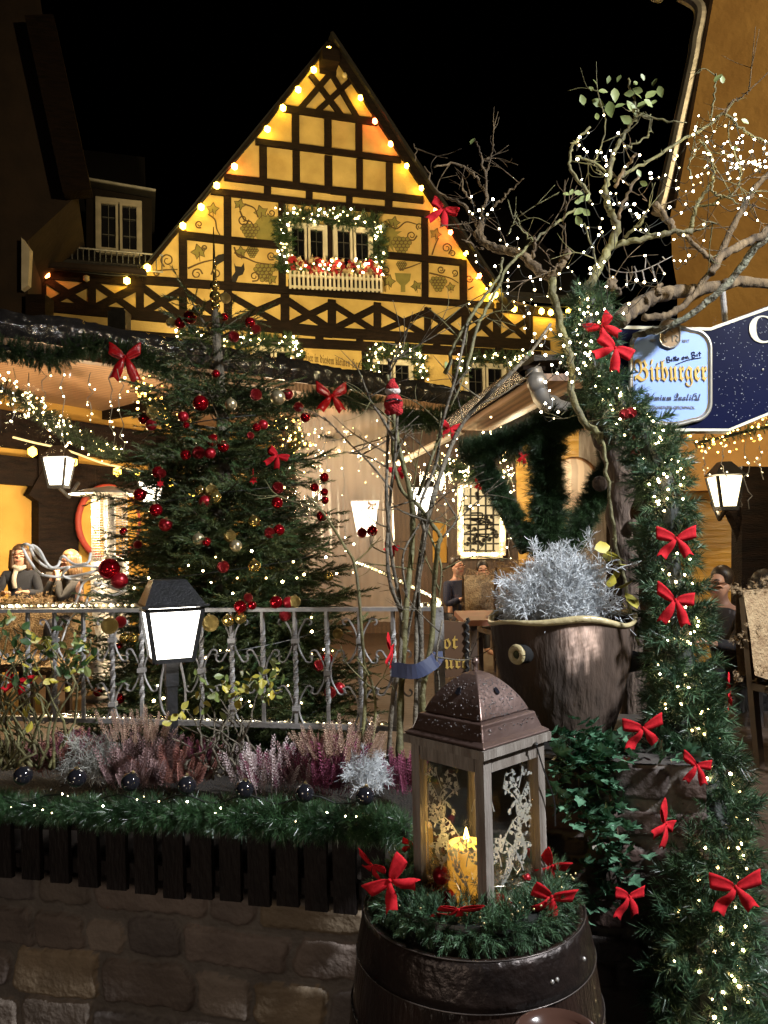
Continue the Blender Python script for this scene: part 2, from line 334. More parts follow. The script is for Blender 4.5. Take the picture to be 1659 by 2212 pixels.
# verge boards (a lighter rim towards the bulbs)
for a, b, w, o in ((EL, AP, .07, .13), (ER, AP, .16, .2)): timber(a, b, w, o, .05, 'verge_board')
Wd = .135
rows = [((670, 350), (1085, 412)), ((548, 497), (1190, 580)), ((410, 655), (880, 712)), ((880, 712), (1290, 755)), ((350, 716), (880, 777)), ((880, 777), (1318, 818)),
        ((240, 912), (412, 932)), ((440, 935), (655, 956)), ((1092, 996), (1296, 1014)), ((1296, 1014), (1460, 1032)), ((50, 1108), (660, 1152)), ((660, 1152), (1100, 1184)), ((1100, 1184), (1600, 1222))]
for i, (a, b) in enumerate(rows): timber(z1(*a), z1(*b), Wd * (1.1 if i > 9 else 1.0), .052 + .004 * (i % 3))
for x, a, b in ((725, 372, 520), (868, 390, 548), (1005, 410, 565), (582, 510, 660), (728, 528, 680), (870, 560, 705), (1008, 575, 720), (1140, 590, 740)): timber(z1(x, a), z1(x + 1, b), Wd, .046)
for x, a, b in ((425, 735, 1136), (665, 762, 1150), (1075, 805, 1180), (1296, 818, 1200), (228, 890, 1122), (1466, 1020, 1214), (873, 786, 1085)): timber(z1(x, a), z1(x + 2, b), Wd * 1.05, .044)
for x, a, b in ((602, 676, 735), (786, 700, 760), (963, 728, 782), (1137, 748, 800)): timber(z1(x, a), z1(x, b), Wd, .044)
for i, (a, b) in enumerate((((892, 182), (738, 362)), ((968, 228), (812, 372)), ((792, 200), (940, 396)), ((868, 170), (1005, 402)))): timber(z1(*a), z1(*b), .11, .04 + .007 * (i % 2))
timber(z1(832, 178), z1(905, 190), .12, .05)
q = MB(); q.box(H(z1(865, 158), .22), (.34, .3, .24), (HD, HN, UP)); part(q, 'hoist_box', TIMBER, house)
# crossed brace band
pz = [(z2(265, 775), z2(268, 1000)), (z2(582, 810), z2(582, 1020)), (z2(885, 832), z2(885, 1050)), (z2(1155, 860), z2(1157, 1070)), (z3(178, 372), z3(178, 525)), (z3(430, 392), z3(430, 540)), (z3(637, 415), z3(637, 555)), (z3(838, 428), z3(838, 566)),
      (z3(1060, 450), z3(1060, 582)), (z3(1225, 440), z3(1225, 592)), (z3(1367, 455), z3(1367, 598)), (z3(1510, 480), z3(1510, 606))]
for a, b in pz: timber(a, b, .15, .044)
for i in range(len(pz) - 1):
    (a, b), (c, d) = pz[i], pz[i + 1]; lift = lambda p, k: (p[0], p[1] + k)
    timber(lift(a, 9), lift(d, -3), .13, .034); timber(lift(c, 9), lift(b, -3), .13, .04)
for a, b in ((z2(270, 785), z2(900, 838)), (z2(240, 985), z2(1160, 1072)), (z2(1160, 1072), z3(640, 560)), (z3(640, 560), z3(1240, 598)), (z3(1240, 598), z3(1600, 618)), (z3(1365, 448), z3(1640, 478))): timber(a, b, .2, .056)
for a, b in ((z2(580, 1150), z3(0, 590)), (z3(0, 590), z3(430, 603)), (z3(430, 603), z3(1000, 632)), (z3(1000, 632), z3(1560, 662))): timber(a, b, .16, .058)
for x, y in ((20, 560), (285, 575), (435, 582), (582, 585), (760, 597), (932, 602), (1100, 612), (1238, 622), (1376, 630), (1500, 640)): timber(z3(x, y - 32), z3(x, y + 40), .15, .047)
for x, y in ((495, 680), (785, 700), (1030, 720), (1185, 740)): timber(z3(x, y - 60), z3(x, y + 200), .14, .047)
# windows
def rect(p, w, h, off, t, name, m, parent, hole=None):
    q = MB(); q.box(H(p, off), (w, t, h), (HD, HN, UP)); return part(q, name, m, parent)
LEAD = mat('lead_bar', (.04, .038, .036), None, .6); GLASSD = mat('dark_pane', (.006, .006, .008), None, .06, spec=.8)
def window(x0, y0, x1, y1, leaves=2, bars=(1, 2), parent=house, off=.07, m=None, fw=.055):
    a, b, c, d = H((x0, y0), off), H((x1, y0), off), H((x1, y1), off), H((x0, y1), off); m = m or WHITEWOOD
    fr = MB(); top = (a + b) / 2; w = np.linalg.norm(b - a); zt = top[2]; zb = ((c + d) / 2)[2]; ctr = (a + b + c + d) / 4
    cx = lambda u, z: np.array((ctr[0] + HD[0] * u, ctr[1] + HD[1] * u, z))
    fr.box(cx(0, zt), (w + fw, .09, fw), (HD, HN, UP)); fr.box(cx(0, zb), (w + fw, .09, fw), (HD, HN, UP))
    for s in (-1, 1): fr.box(cx(s * w / 2, (zt + zb) / 2), (fw, .094, abs(zt - zb) + fw), (HD, HN, UP))
    fo = part(fr, 'window', m, parent)
    for k in range(leaves):
        lw = w / leaves; u = -w / 2 + lw * (k + .5); s_ = MB(); z = (zt + zb) / 2; hh = zt - zb
        for e in (-1, 1): s_.box(cx(u + e * (lw / 2 - .035), z) + HN * .012, (.042, .05, hh - .05), (HD, HN, UP)); s_.box(cx(u, z + e * (hh / 2 - .05)) + HN * .012, (lw - .11, .05, .042), (HD, HN, UP))
        pass
        ld = MB()
        for j in range(bars[0]): ld.box(cx(u - lw / 2 + lw * (j + 1) / (bars[0] + 1), z) + HN * .004, (.012, .016, hh - .14), (HD, HN, UP))
        for j in range(bars[1]): ld.box(cx(u, zb + hh * (j + 1) / (bars[1] + 1)) + HN * .006, (lw - .15, .016, .012), (HD, HN, UP))
        if ld.n: part(ld, 'lead_bars', LEAD, fo)
        part(s_, 'frame', m, fo)
    gl = MB(); gl.box(cx(0, (zt + zb) / 2) - HN * .03, (w, .02, zt - zb), (HD, HN, UP)); part(gl, 'pane', GLASSD, fo); return fo
window(*z1(695, 872), *z1(856, 1075)); window(*z1(896, 885), *z1(1056, 1085))
window(*z3(290, 632), *z3(465, 720), 2, (0, 1)); window(*z3(815, 690), *z3(985, 790), 2, (1, 1)); window(*z3(1225, 706), *z3(1395, 860), 2, (1, 1)); window(*z3(1450, 715), *z3(1580, 860), 1, (1, 1))
# signboard lettering and painted vines
PAINTB = mat('painted_brown', (.1, .055, .02), (.07, .04, .015), .9); PAINTG = mat('painted_olive', (.24, .2, .055), (.17, .15, .04), .9); PAINTK = mat('painted_black', (.015, .012, .012), None, .9)
s0, s1 = H((655, 757), .01), H((783, 775), .01)
q = MB(); q.prism([H((653, 752), .012), H((786, 767), .012), H((786, 812), .012), H((653, 797), .012)], HN * .012); part(q, 'inscription_board', PLASTER, house)
mid = H((719, 781), .028); text_part('𝕳𝖎𝖊𝖗 𝖎𝖓 𝖉𝖎𝖊𝖘𝖊𝖒 𝖐𝖑𝖊𝖎𝖓𝖊𝖓 𝕳𝖆𝖚𝖘', 'inscription', PAINTB, house, mid, unit(H((786, 784)) - H((653, 772))), UP, .19, .002)
for o in [o for o in house.children if o.name.startswith('inscription') and 'board' not in o.name]:
    w = max(v.co[0] for v in o.data.vertices) - min(v.co[0] for v in o.data.vertices); k = 1.1 / w
    c = Vector((mid - wloc(house)).tolist()); o.data.transform(Matrix.Translation(c) @ Matrix.Diagonal((k, k, 1.15, 1)) @ Matrix.Translation(-c))
vine = MB(); leaf = MB(); grape = MB()
def stroke(pts, w=.035, f=z1):
    p = spline([H(f(*a), .006) for a in pts], 6); vine.strip(p, np.linspace(w, w * .6, len(p)), HN)
def curl(x, y, r, a0, turns, sgn=1, f=z1):
    stroke([(x + r * (1 - .75 * t) * math.cos(a0 + sgn * t * turns * 6.28), y + r * (1 - .75 * t) * math.sin(a0 + sgn * t * turns * 6.28)) for t in np.linspace(0, 1, 9)], .03, f)
def vleaf(x, y, r, f=z1, rot=0.0):
    o = [(math.sin(a + rot) * r * k, -math.cos(a + rot) * r * k) for a, k in zip(np.linspace(0, 2 * math.pi, 11)[:-1], (1, .55, .95, .5, .8, .3, .8, .5, .95, .55))]
    c = H(f(x, y), .005); leaf = MB(); leaf.add([c] + [H(f(x + a, y + b), .005) for a, b in o], [(0, 1 + (i + 1) % 10, 1 + i) for i in range(10)]); part(leaf, 'painted_leaf', PAINTG, house)
    p = [H(f(x + a, y + b), .0075) for a, b in o]; vine.strip(np.array(p + p[:1]), .016, HN); stroke([(x, y - r * .1), (x + r * .1, y + r * 1.0)], .018, f)
def grapes(x, y, r, f=z1):
    grape = MB()
    for i, nrow in enumerate((4, 5, 4, 3, 2)):
        for j in range(nrow):
            cx, cy = x + (j - (nrow - 1) / 2) * r * .42, y + (i - 2) * r * .34; c = H(f(cx, cy), .004 + .0007 * ((i * 3 + j) % 4)); rr = r * .26 * .0088 * .5
            a = np.arange(8) * math.pi / 4; rad = np.linalg.norm(H(f(cx + r * .24, cy)) - H(f(cx, cy)))
            ring = [c + HD * rad * math.cos(t) + UP * rad * math.sin(t) for t in a]; grape.add([c] + ring, [(0, 1 + k, 1 + (k + 1) % 8) for k in range(8)])
            vine.strip(np.array(ring + ring[:1]) + HN * .0035, .011, HN)
    part(grape, 'painted_grape', PAINTG, house)
for a in (((478, 775, 30), (575, 810, 36), (360, 795, 32), (300, 985, 40), (485, 985, 30), (1160, 855, 32), (1345, 905, 30), (1138, 1115, 34), (1262, 1135, 28), (1412, 1140, 24), (620, 1105, 30))): vleaf(*a, rot=RNG.uniform(-.4, .4))
for a in ((525, 893, 40), (588, 1075, 44), (1195, 955, 42), (1358, 1125, 36), (535, 985, 26), (1195, 1045, 22)): grapes(*a)
stroke([(480, 800), (500, 840), (530, 850), (545, 880)]); stroke([(500, 770), (545, 790), (560, 830)]); stroke([(455, 985), (510, 1010), (560, 1030), (640, 1040)]); stroke([(250, 1055), (310, 1030), (370, 1015), (408, 1000)])
stroke([(340, 815), (370, 840), (378, 880), (392, 908)]); stroke([(100, 1070), (150, 1062), (205, 1060)]); stroke([(1120, 845), (1170, 880), (1215, 850), (1262, 860)]); stroke([(1185, 1062), (1230, 1050), (1282, 1030)])
stroke([(1318, 1075), (1360, 1085), (1410, 1098), (1448, 1120)]); stroke([(1330, 995), (1345, 950), (1360, 920)]); stroke([(1490, 1150), (1515, 1135)]); stroke([(455, 960), (470, 1000), (510, 1010)])
for a in ((495, 840, 26, 0, 1.3, 1), (620, 810, 18, 3, 1.3, -1), (300, 860, 18, 1, 1.4, 1), (160, 1020, 32, 2, 1.5, 1), (290, 1080, 26, 0, 1.3, -1), (375, 1080, 22, 3, 1.3, 1), (620, 1000, 20, 1, 1.4, 1), (545, 1090, 24, 2, 1.4, -1), (1240, 910, 24, 0, 1.5, 1),
          (1275, 870, 16, 2, 1.3, 1), (1395, 965, 24, 1, 1.5, -1), (1420, 990, 16, 3, 1.3, 1), (1128, 1065, 22, 1, 1.4, 1), (1370, 1060, 18, 0, 1.4, 1), (1430, 1075, 16, 2, 1.3, -1), (1495, 1100, 18, 0, 1.4, 1), (325, 965, 14, 2, 1.2, 1), (110, 1075, 14, 0, 1.2, 1)): curl(*a)
part(vine, 'painted_vine', PAINTB, house)
# painted sun, moon, cup, cat
q = MB(); c = H(z1(1132, 912), .006); a = np.arange(32) * math.pi / 16; q.add([c] + [c + (HD * math.cos(t) + UP * math.sin(t)) * (.2 if i % 2 else .34) for i, t in enumerate(a)], [(0, 1 + i, 1 + (i + 1) % 32) for i in range(32)]); part(q, 'painted_sun', PAINTG, house)
q = MB(); c = H(z1(613, 888), .006); q.add([c] + [c + (HD * math.cos(t) + UP * math.sin(t)) * .3 for t in a], [(0, 1 + i, 1 + (i + 1) % 32) for i in range(32)]); part(q, 'painted_moon', PAINTG, house)
q = MB(); pl = [(1165, 1075), (1237, 1078), (1232, 1110), (1212, 1130), (1212, 1160), (1192, 1160), (1192, 1130), (1172, 1110)]; q.add([H(z1(*p), .006) for p in pl][::-1], [tuple(range(8))]); part(q, 'painted_cup', PAINTG, house)
q = MB()
for pl in ([(442, 1140), (446, 1090), (460, 1070), (455, 1030), (462, 1045), (488, 1048), (498, 1030), (502, 1060), (494, 1082), (475, 1090), (462, 1120)], [(360, 1015), (385, 995), (410, 990), (410, 1022), (380, 1040), (368, 1080), (358, 1070)]):
    c = np.mean(pl, 0); n = len(pl); q.add([H(z1(*c), .0075)] + [H(z1(*p), .0075) for p in pl], [(0, 1 + (i + 1) % n, 1 + i) for i in range(n)])
part(q, 'painted_cat', PAINTK, house)
# slim roof of the left wing, its dormer
ga = z2(230, 762); gb = z2(930, 815)
def backslab(a, b, rise, run, th, name, m, parent):
    q = MB(); P0, P1 = H(a, .12), H(b, .12); s = -HN * run + UP * rise; q.prism([P0, P1, P1 + UP * th, P0 + UP * th], s); return part(q, name, m, parent)
backslab(ga, gb, 4.2, 4.5, .2, 'roof', SLATE, house); backslab((1060, 650), (1290, 668), 4.0, 4.5, .2, 'roof', SLATE, house)
q = MB(); q.tube([H(z2(232, 772), .42), H(z2(925, 822), .42)], .06, 8); part(q, 'gutter', DARKWALL, house)
DORM = -.02
def Hd(p, off=0.0): return vpl(p[0], p[1], HP, HD, DORM + off)
dn = thing('dormer_window', 'dark dormer on the left roof with a white two-leaf window', 'dormer', Hd((258, 560)))
q = MB(); q.prism([Hd(p) for p in ((186, 402), (186, 572), (328, 590), (328, 428))], -HN * 2.5); part(q, 'wall', mat('dormer_boards', (.007, .005, .004), None, .9, spec=.1), dn)
q = MB(); q.prism([Hd(p, .2) for p in ((176, 390), (336, 417), (336, 425), (176, 398))], -HN * 3); part(q, 'roof', SLATE, dn)
q = MB(); q.beam(Hd((176, 394.5), .215), Hd((336, 421.5), .215), .035, .03, HN); part(q, 'roof_trim', ZINC, dn)
_H = H; H = Hd; window(212, 437, 302, 548, 2, (1, 2), dn, .05, mat('shaded_white_paint', (.22, .19, .15), (.15, .13, .1), .6), .07); H = _H  # white frame paint darkened to stand in for shade on the dormer
sg = thing('roof_railing', 'low dark railing of thin upright bars along the left eave under the dormer', 'railing', H((190, 590)))
q = MB(); 
for y0, y1 in ((531, 556), (574, 592)): q.tube([H((70, y0), .1), H((352 if y0 < 560 else 352, y1), .1)], .016, 6)
part(q, 'rail', IRON, sg); q = MB()
for k in range(24):
    t = k / 23; x = 72 + 278 * t; q.tube([H((x, 531 + 25 * t), .1), H((x, 574 + 18 * t), .1)], .011, 5)
part(q, 'bars', mat('rail_grey', (.1, .1, .1)), sg)
# dark neighbour on the left
nb = thing('dark_house', 'unlit dark brown house rising at the left edge of the picture', 'house', at(0, 1000, 10.5))
def N_(x, y, off=0): return vpl(x, y, (0, 12.6, 0), (1, .25, 0), off)
q = MB(); wp = [N_(-260, -300), N_(40, -300), N_(96, 60), N_(122, 250), N_(168, 420), N_(60, 520), N_(60, 1000), N_(-260, 1000)]; q.prism(wp, (-1, 3.0, 0)); part(q, 'wall', DARKWALL, nb)
q = MB(); q.beam(N_(92, 60, .15), N_(172, 430, .15), .3, .4, UP); part(q, 'verge_board', TIMBER, nb)
q = MB(); q.prism([N_(58, 640, .1), N_(100, 640, .1), N_(100, 720, .1), N_(58, 720, .1)], (0, .3, 0)); part(q, 'balcony', TIMBER, nb)
q = MB(); q.prism([N_(50, 632, .12), N_(64, 622, .12), N_(68, 545, .12), N_(50, 520, .12)], (0, .1, 0)); part(q, 'window_frame', WHITEWOOD, nb)
# yellow house on the right
RH = np.array((2.6, 7.6, 0)); RDV = np.array((1, -.55, 0)); RDV = RDV / np.linalg.norm(RDV)
def Y_(p, off=0.0): return vpl(p[0], p[1], RH, RDV, off)
yh = thing('ochre_house', 'tall ochre rendered house filling the upper right corner behind the rose branches', 'house', Y_((1560, 900)) * (1, 1, 0))
yn = np.array((RDV[1], -RDV[0], 0)); yn = yn if yn[1] < 0 else -yn
q = MB(); q.prism([Y_(p) for p in ((1520, -60), (1790, -60), (1790, 1060), (1466, 1060), (1463, 620), (1452, 560), (1448, 470))][::-1], -yn * .4); part(q, 'wall', OCHRE, yh)
q = MB(); q.tube(spline([Y_(z4(*p), .12) for p in ((1262, -250), (1330, -210), (1352, -160), (1330, -40), (1318, 40), (1262, 300), (1210, 540), (1175, 690), (1150, 760))], 4), .06, 10); part(q, 'downpipe', ZINC, yh)
q = MB(); q.tube([Y_((1438, -8), .2), Y_((1424, 24), .2)], .07, 10); part(q, 'spout', ZINC, yh)
q = MB(); q.beam(Y_((1540, -60), .07), Y_((1448, 450), .07), .1, .14, yn); part(q, 'verge_board', TIMBER, yh)
# ------------------------------------------------------------------ ground
q = MB(); q.sheet([[(-60, -20, -.16), (60, -20, -.16)], [(-60, 90, -.16), (60, 90, -.16)]][::-1])
struct(q, 'ground', mat('wet_paving', (.035, .03, .027), (.018, .015, .014), .4, scale=6, bump=.5, bscale=10))
FZ = .3
q = MB(); q.prism([(-7, 3.9, -.16), (.45, 3.5, -.16), (5, 3.9, -.16), (6, 13.5, -.16), (-7, 13.5, -.16)], (0, 0, FZ + .16)); struct(q, 'terrace_floor', mat('terrace_planks', (.075, .047, .03), (.05, .03, .02), .5, scale=3, wave=(4, 1, 'Y'), bump=.2))
# ------------------------------------------------------------------ terrace shelter on the left: eave runs back to the right
EZ = 3.08
EA = atz(0, 722, EZ); EB = atz(1045, 884, EZ); ED = unit((EB - EA) * (1, 1, 0)); EN = np.array((ED[1], -ED[0], 0.0)); EN = EN if EN[1] < 0 else -EN
def E(p, off=0.0): return vpl(p[0], p[1], EA, ED, off)
EA2 = EA - ED * 2.2
EBX = EB + ED * .35
shel = thing('terrace_shelter', 'open timber terrace roof with board ceiling and film-wrapped eave left of the centre', 'shelter', (EA + EB) / 2 * (1, 1, 0) + (0, 0, FZ))
bk = -EN
c0, c1, c2, c3 = EA2, EBX, EBX + bk * 5.5 + UP * .25, EA2 + bk * 3.6 + UP * .25
q = MB(); q.prism([c0 - bk * .02, c1 - bk * .02, c2, c3], UP * .05); CEILB = mat('shelter_boards', (.40, .235, .13), (.23, .125, .07), .5, scale=2, wave=(3.2, 2.5, 'Y'), bump=.15, rot=math.atan2(ED[1], ED[0]), stretch=(.25, 1, 1)); part(q, 'ceiling', CEILB, shel)
q = MB(); q.prism([c0 + UP * .09, c1 + UP * .09, c2 + UP * .08, c3 + UP * .08], UP * .04); part(q, 'roof', SLATE, shel)
# crinkled film over the eave edge
n1, n2 = 260, 12; u = np.linspace(0, 1, n1)[:, None]; w = np.linspace(0, 1, n2)[None, :]; L_ = np.linalg.norm(EBX - EA2)
base = EA2[None, None] + (EBX - EA2)[None, None] * u[..., None] + UP * (w[..., None] * .2 - .03)
cr = .02 * vnoise(u * L_ * 9 + w * 3, w * 2.5 - u * L_ * 5, 1.6, 3) + .012 * vnoise(u * L_ * 30, w * 7, 1.3, 5)
lapn = .05 * np.sin(np.pi * w)
q = MB(); q.sheet(base + EN * (.05 + cr + lapn)[..., None] + UP * (.02 * vnoise(u * L_ * 4, w * 0, 1, 8) * w)[..., None]); part(q, 'film_edge', BLACKPLASTIC, shel, True)
q = MB(); q.beam(EA2 + EN * .0 - UP * .07, EBX - UP * .07, .09, .075, UP); part(q, 'eave_board', BOARD, shel)
for t in (.30, .58, .86):      # cross beams carrying the boards
    a = EA2 + (EBX - EA2) * t - UP * .06; q = MB(); q.beam(a + bk * .15, a + bk * 3.6 + UP * .22, .09, .12, UP); part(q, 'beam', TIMBER, shel)
# rear yellow wall with arched panels and posts
WA = np.array((-5.2, 6.3, 0)); WB = np.array((-1.7, 11.9, 0)); WD = unit(WB - WA); WN = np.array((WD[1], -WD[0], 0))
def W_(p, off=0.0): return vpl(p[0], p[1], WA, WD, off)
YEL = mat('yellow_inner_wall', (.6, .35, .07), (.48, .26, .045), .85, scale=2, bump=.2)
tw = thing('terrace_wall', 'yellow plaster wall with dark posts at the back of the left terrace', 'wall', WA + (0, 0, FZ))
q = MB(); q.prism([WA + UP * FZ, WB + UP * FZ, WB + UP * 3.4, WA + UP * 3.4], -WN * .2); part(q, 'plaster', YEL, tw)
q = MB(); q.beam(W_((-60, 920), .06), W_((640, 1010), .06), .38, .14, WN); part(q, 'wall_plate', TIMBER, tw)
q = MB(); q.beam(W_((-60, 1010), .05), W_((640, 1075), .05), .3, .12, WN); part(q, 'beam', TIMBER, tw)
for x, w_ in ((112, .5), (345, .35), (430, .3)):
    if w_: q = MB(); q.beam(W_((x, 1440), .06), W_((x, 950), .06), w_, .14, WN); part(q, 'post', TIMBER, tw)
for (a, b) in (((60, 1080), (110, 990)), ((175, 1085), (128, 1000))): q = MB(); q.beam(W_(a, .09), W_(b, .09), .18, .1, WN); part(q, 'brace', TIMBER, tw)
q = MB(); q.beam(W_((80, 1240), .14), W_((420, 1255), .14), .05, .04, WN); part(q, 'rail', GREYWOOD, tw)
# far back wall, brown, with a lit lattice window
BA = np.array((-1.7, 11.9, 0)); BB = np.array((2.55, 10.6, 0)); BD = unit(BB - BA); BN = np.array((BD[1], -BD[0], 0)); BN = BN if BN[1] < 0 else -BN
def B_(p, off=0.0): return vpl(p[0], p[1], BA, BD, off)
BROWNP = mat('brown_panelling', (.10, .055, .03), (.075, .04, .022), .5, scale=4, wave=(5, 1.2, 'X'), bump=.2)
bw = thing('rear_house_wall', 'brown panelled rear wall of the terrace around the lit lattice window', 'wall', BA + (0, 0, FZ))
q = MB(); q.prism([BA + UP * FZ, BB + UP * FZ, BB + UP * 3.3, BA + UP * 3.3][::-1], -BN * .2); part(q, 'panelling', BROWNP, bw)
q = MB(); q.prism([B_(p, .02) for p in ((936, 1130), (966, 1130), (966, 1215), (936, 1215))], BN * .02); part(q, 'cream_panel', YEL, bw)
lw = thing('lattice_window', 'glowing window with black vine lattice and fairy lights on the brown rear wall', 'window', B_((1040, 1200), .05))
q = MB(); q.prism([B_(p, .05) for p in ((1000, 1050), (1085, 1050), (1085, 1196), (1000, 1196))], -BN * .03); part(q, 'pane', emit('lit_pane', (1.0, .74, .36), .75), lw)
q = MB(); g = 0
for k in range(6): x = 1002 + k * 16.4; q.tube([B_((x, 1050), .075), B_((x, 1196), .075)], .014, 4)
for k in range(8): y = 1052 + k * 20.4; q.tube([B_((1000, y), .075), B_((1085, y), .075)], .012, 4)
for k in range(5):
    p = spline([B_((1002 + RNG.uniform(0, 70), 1190 - 25 * k * RNG.uniform(.5, 1)), .09) for _ in range(5)], 5); q.tube(p, .012, 4)
for k in range(26): q.sphere(B_((RNG.uniform(1004, 1082), RNG.uniform(1055, 1192)), .09), .035, 6)
part(q, 'lattice', BLACKMETAL, lw)
q = MB(); 
for a, b in (((998, 1046), (1088, 1046)), ((998, 1199), (1088, 1199)), ((998, 1046), (998, 1199)), ((1088, 1046), (1088, 1199))): q.beam(B_(a, .08), B_(b, .08), .09, .06, BN)
part(q, 'frame', WHITEWOOD, lw)
leds(lw, [B_((1000 + RNG.uniform(-3, 3), y), .13) for y in np.linspace(1052, 1196, 16)] + [B_((1087, y), .13) for y in np.linspace(1052, 1196, 16)] + [B_((x, 1197), .13) for x in np.linspace(1004, 1084, 14)], .016, E_WARM)
# right part of the terrace: gold lit sheet wall, beams
RA = np.array((1.55, 9.0, 0)); RB = np.array((5.4, 7.0, 0)); RD_ = unit(RB - RA); RN_ = np.array((RD_[1], -RD_[0], 0)); RN_ = RN_ if RN_[1] < 0 else -RN_
def R_(p, off=0.0): return vpl(p[0], p[1], RA, RD_, off)
GOLDSHEET = mat('gold_sheet', (.55, .34, .08), (.40, .23, .05), .3, scale=2, bump=1.0, bscale=3.0, stretch=(1, 1, 6))
rw = thing('right_terrace_wall', 'golden sheeting stretched over dark beams at the back of the right terrace', 'wall', RA + (0, 0, FZ))
q = MB(); q.prism([RA + UP * FZ, RB + UP * FZ, RB + UP * 3.5, RA + UP * 3.5][::-1], -RN_ * .1); part(q, 'sheeting', GOLDSHEET, rw)
q = MB(); q.beam(R_((1470, 1010), .1), R_((1720, 990), .1), .34, .15, RN_); part(q, 'beam', TIMBER, rw)
for x, w_ in ((1285, .3), (1345, .3), (1400, .25)): q = MB(); q.beam(R_((x, 1420), .06), R_((x, 930), .06), w_, .12, RN_); part(q, 'post', GREYWOOD if x == 1285 else TIMBER, rw)
for x in (1262, 1318): q = MB(); q.beam(R_((x, 1300), .05), R_((x, 1080), .05), .09, .09, RN_); part(q, 'frame', WHITEWOOD, rw)
# right lean-to roof with gutter
GZ = 2.72
GA = atz(1155, 822, GZ); GB = atz(985, 930, GZ)
rr = thing('lean_to_roof', 'wooden lean-to roof with a wet gutter and grey downpipe right of the centre', 'roof', (GA + GB) / 2)
gx = np.array((1, .15, 0.0)); gd = unit(GB - GA)
q = MB(); q.prism([GA + gx * .03, GB + gx * .03, GB + gx * 3.6 + UP * .02, GA + gx * 3.6 + UP * .02], UP * .05); LEANB = mat('lean_boards', (.36, .21, .12), (.2, .11, .06), .5, scale=2, wave=(4, 2.5, 'Y'), bump=.15, rot=math.atan2(gd[1], gd[0]), stretch=(.25, 1, 1)); part(q, 'boarding', LEANB, rr)
q = MB(); q.prism([GA + UP * .14, GB + UP * .14, GB + gx * 3.6 + UP * .3, GA + gx * 3.6 + UP * .3], UP * .04); part(q, 'roof', SLATE, rr)
q = MB(); q.beam(GA + UP * .09, GB + UP * .09, .03, .16, gx); part(q, 'fascia', TIMBER, rr)
q = MB(); aa = np.linspace(math.pi * .95, math.pi * 2.05, 9); pr = np.array([(-.075 + .07 * math.cos(a), .08 + .07 * math.sin(a)) for a in aa])
gl = [np.stack([P + gx * x + UP * z for x, z in pr]) for P in (GA - gd * .04, (GA + GB) / 2, GB)]; q.sheet(np.stack(gl)); 
gl2 = [np.stack([P + gx * x * .94 + UP * (z + .006) for x, z in pr]) for P in (GA - gd * .04, (GA + GB) / 2, GB)]; q.sheet(np.stack(gl2)[::-1]); part(q, 'gutter', mat('wet_gutter', (.09, .07, .06), (.05, .04, .035), .16, metal=.5, scale=20, bump=.7, bscale=70), rr, True)
q = MB(); yG = GA[1]; q.tube(spline([at(1152, 800, yG), at(1160, 826, yG - .02), at(1172, 862, yG - .06), at(1205, 882, yG - .12), at(1285, 902, yG - .2)], 5), .062, 14)
for t in ((1160, 826), (1192, 876), (1245, 893)): q.sphere(at(*t, yG - .07), .075, 12, (1, .6, 1))
part(q, 'downpipe', ZINC, rr, True)
q = MB(); q.beam(GA + gx * .35 - UP * .12 - gd * .0, GB + gx * .3 - UP * .12, .1, .13, UP); part(q, 'beam', TIMBER, rr)
q = MB(); q.tube([at(860, 1000, 8.6), at(1000, 930, 7.7)], .035, 6); part(q, 'eave_trim', WHITEWOOD, rr)
MILKY = glassy('milky_film', (.8, .76, .72), .05, .25, .5, 3.0, (1, 1, .25)); nt_ = MILKY.node_tree; df_ = nt_.nodes.new('ShaderNodeBsdfTranslucent'); df_.inputs[0].default_value = (.75, .66, .6, 1); mm_ = nt_.nodes.new('ShaderNodeMixShader'); mm_.inputs[0].default_value = .38; ou_ = nt_.nodes['Material Output']; nt_.links.new(ou_.inputs[0].links[0].from_socket, mm_.inputs[1]); nt_.links.new(df_.outputs[0], mm_.inputs[2]); nt_.links.new(mm_.outputs[0], ou_.inputs[0])
q = MB(); P0_, P1_ = at(640, 1100, 7.4), at(850, 1100, 7.0); u_ = np.linspace(0, 1, 50)[:, None]; w_ = np.linspace(0, 1, 8)[None]; q.sheet((P0_ * (1, 1, 0))[None, None] + (P1_ - P0_)[None, None] * (1, 1, 0) * u_[..., None] + UP * (.9 + w_ * 2.0)[..., None] + np.array((0, -1, 0)) * (.03 * vnoise(u_ * 14, w_ * 2, 1, 14))[..., None]); single(q, 'milky_curtain', 'milky plastic weather sheet glowing round the lamp right of the Christmas tree', 'curtain', MILKY, smooth=True)
# clear weather sheet hanging from the left eave
CURT = glassy('clear_film', (.93, .92, .9), .05, .05, .7, 3.5, (1, 1, .25))
q = MB(); n1, n2 = 70, 10; u = np.linspace(0, 1, n1)[:, None]; w = np.linspace(0, 1, n2)[None]
P0, P1 = EA2 + bk * .12, EA + (EB - EA) * .93 + bk * .12; gr = P0[None, None] + (P1 - P0)[None, None] * u[..., None] + UP * ((-.12 - w * 2.35)[..., None]) + EN * (.02 * vnoise(u * 22, w * 2, 1, 4))[..., None]
q.sheet(gr); single(q, 'plastic_curtain', 'clear rain film hanging from the left eave down behind the Christmas tree', 'curtain', CURT, smooth=True)
q = MB(); P0, P1 = np.array((1.95, 5.2, .3)), np.array((4.2, 5.0, .3)); gr = P0[None, None] + (P1 - P0)[None, None] * u[..., None] + UP * ((w * 2.3)[..., None]) + np.array((0, -1, 0)) * (.02 * vnoise(u * 22, w * 2, 1, 9))[..., None]
q.sheet(gr); single(q, 'plastic_curtain', 'clear rain film in front of the seated man at the right edge', 'curtain', CURT, smooth=True)
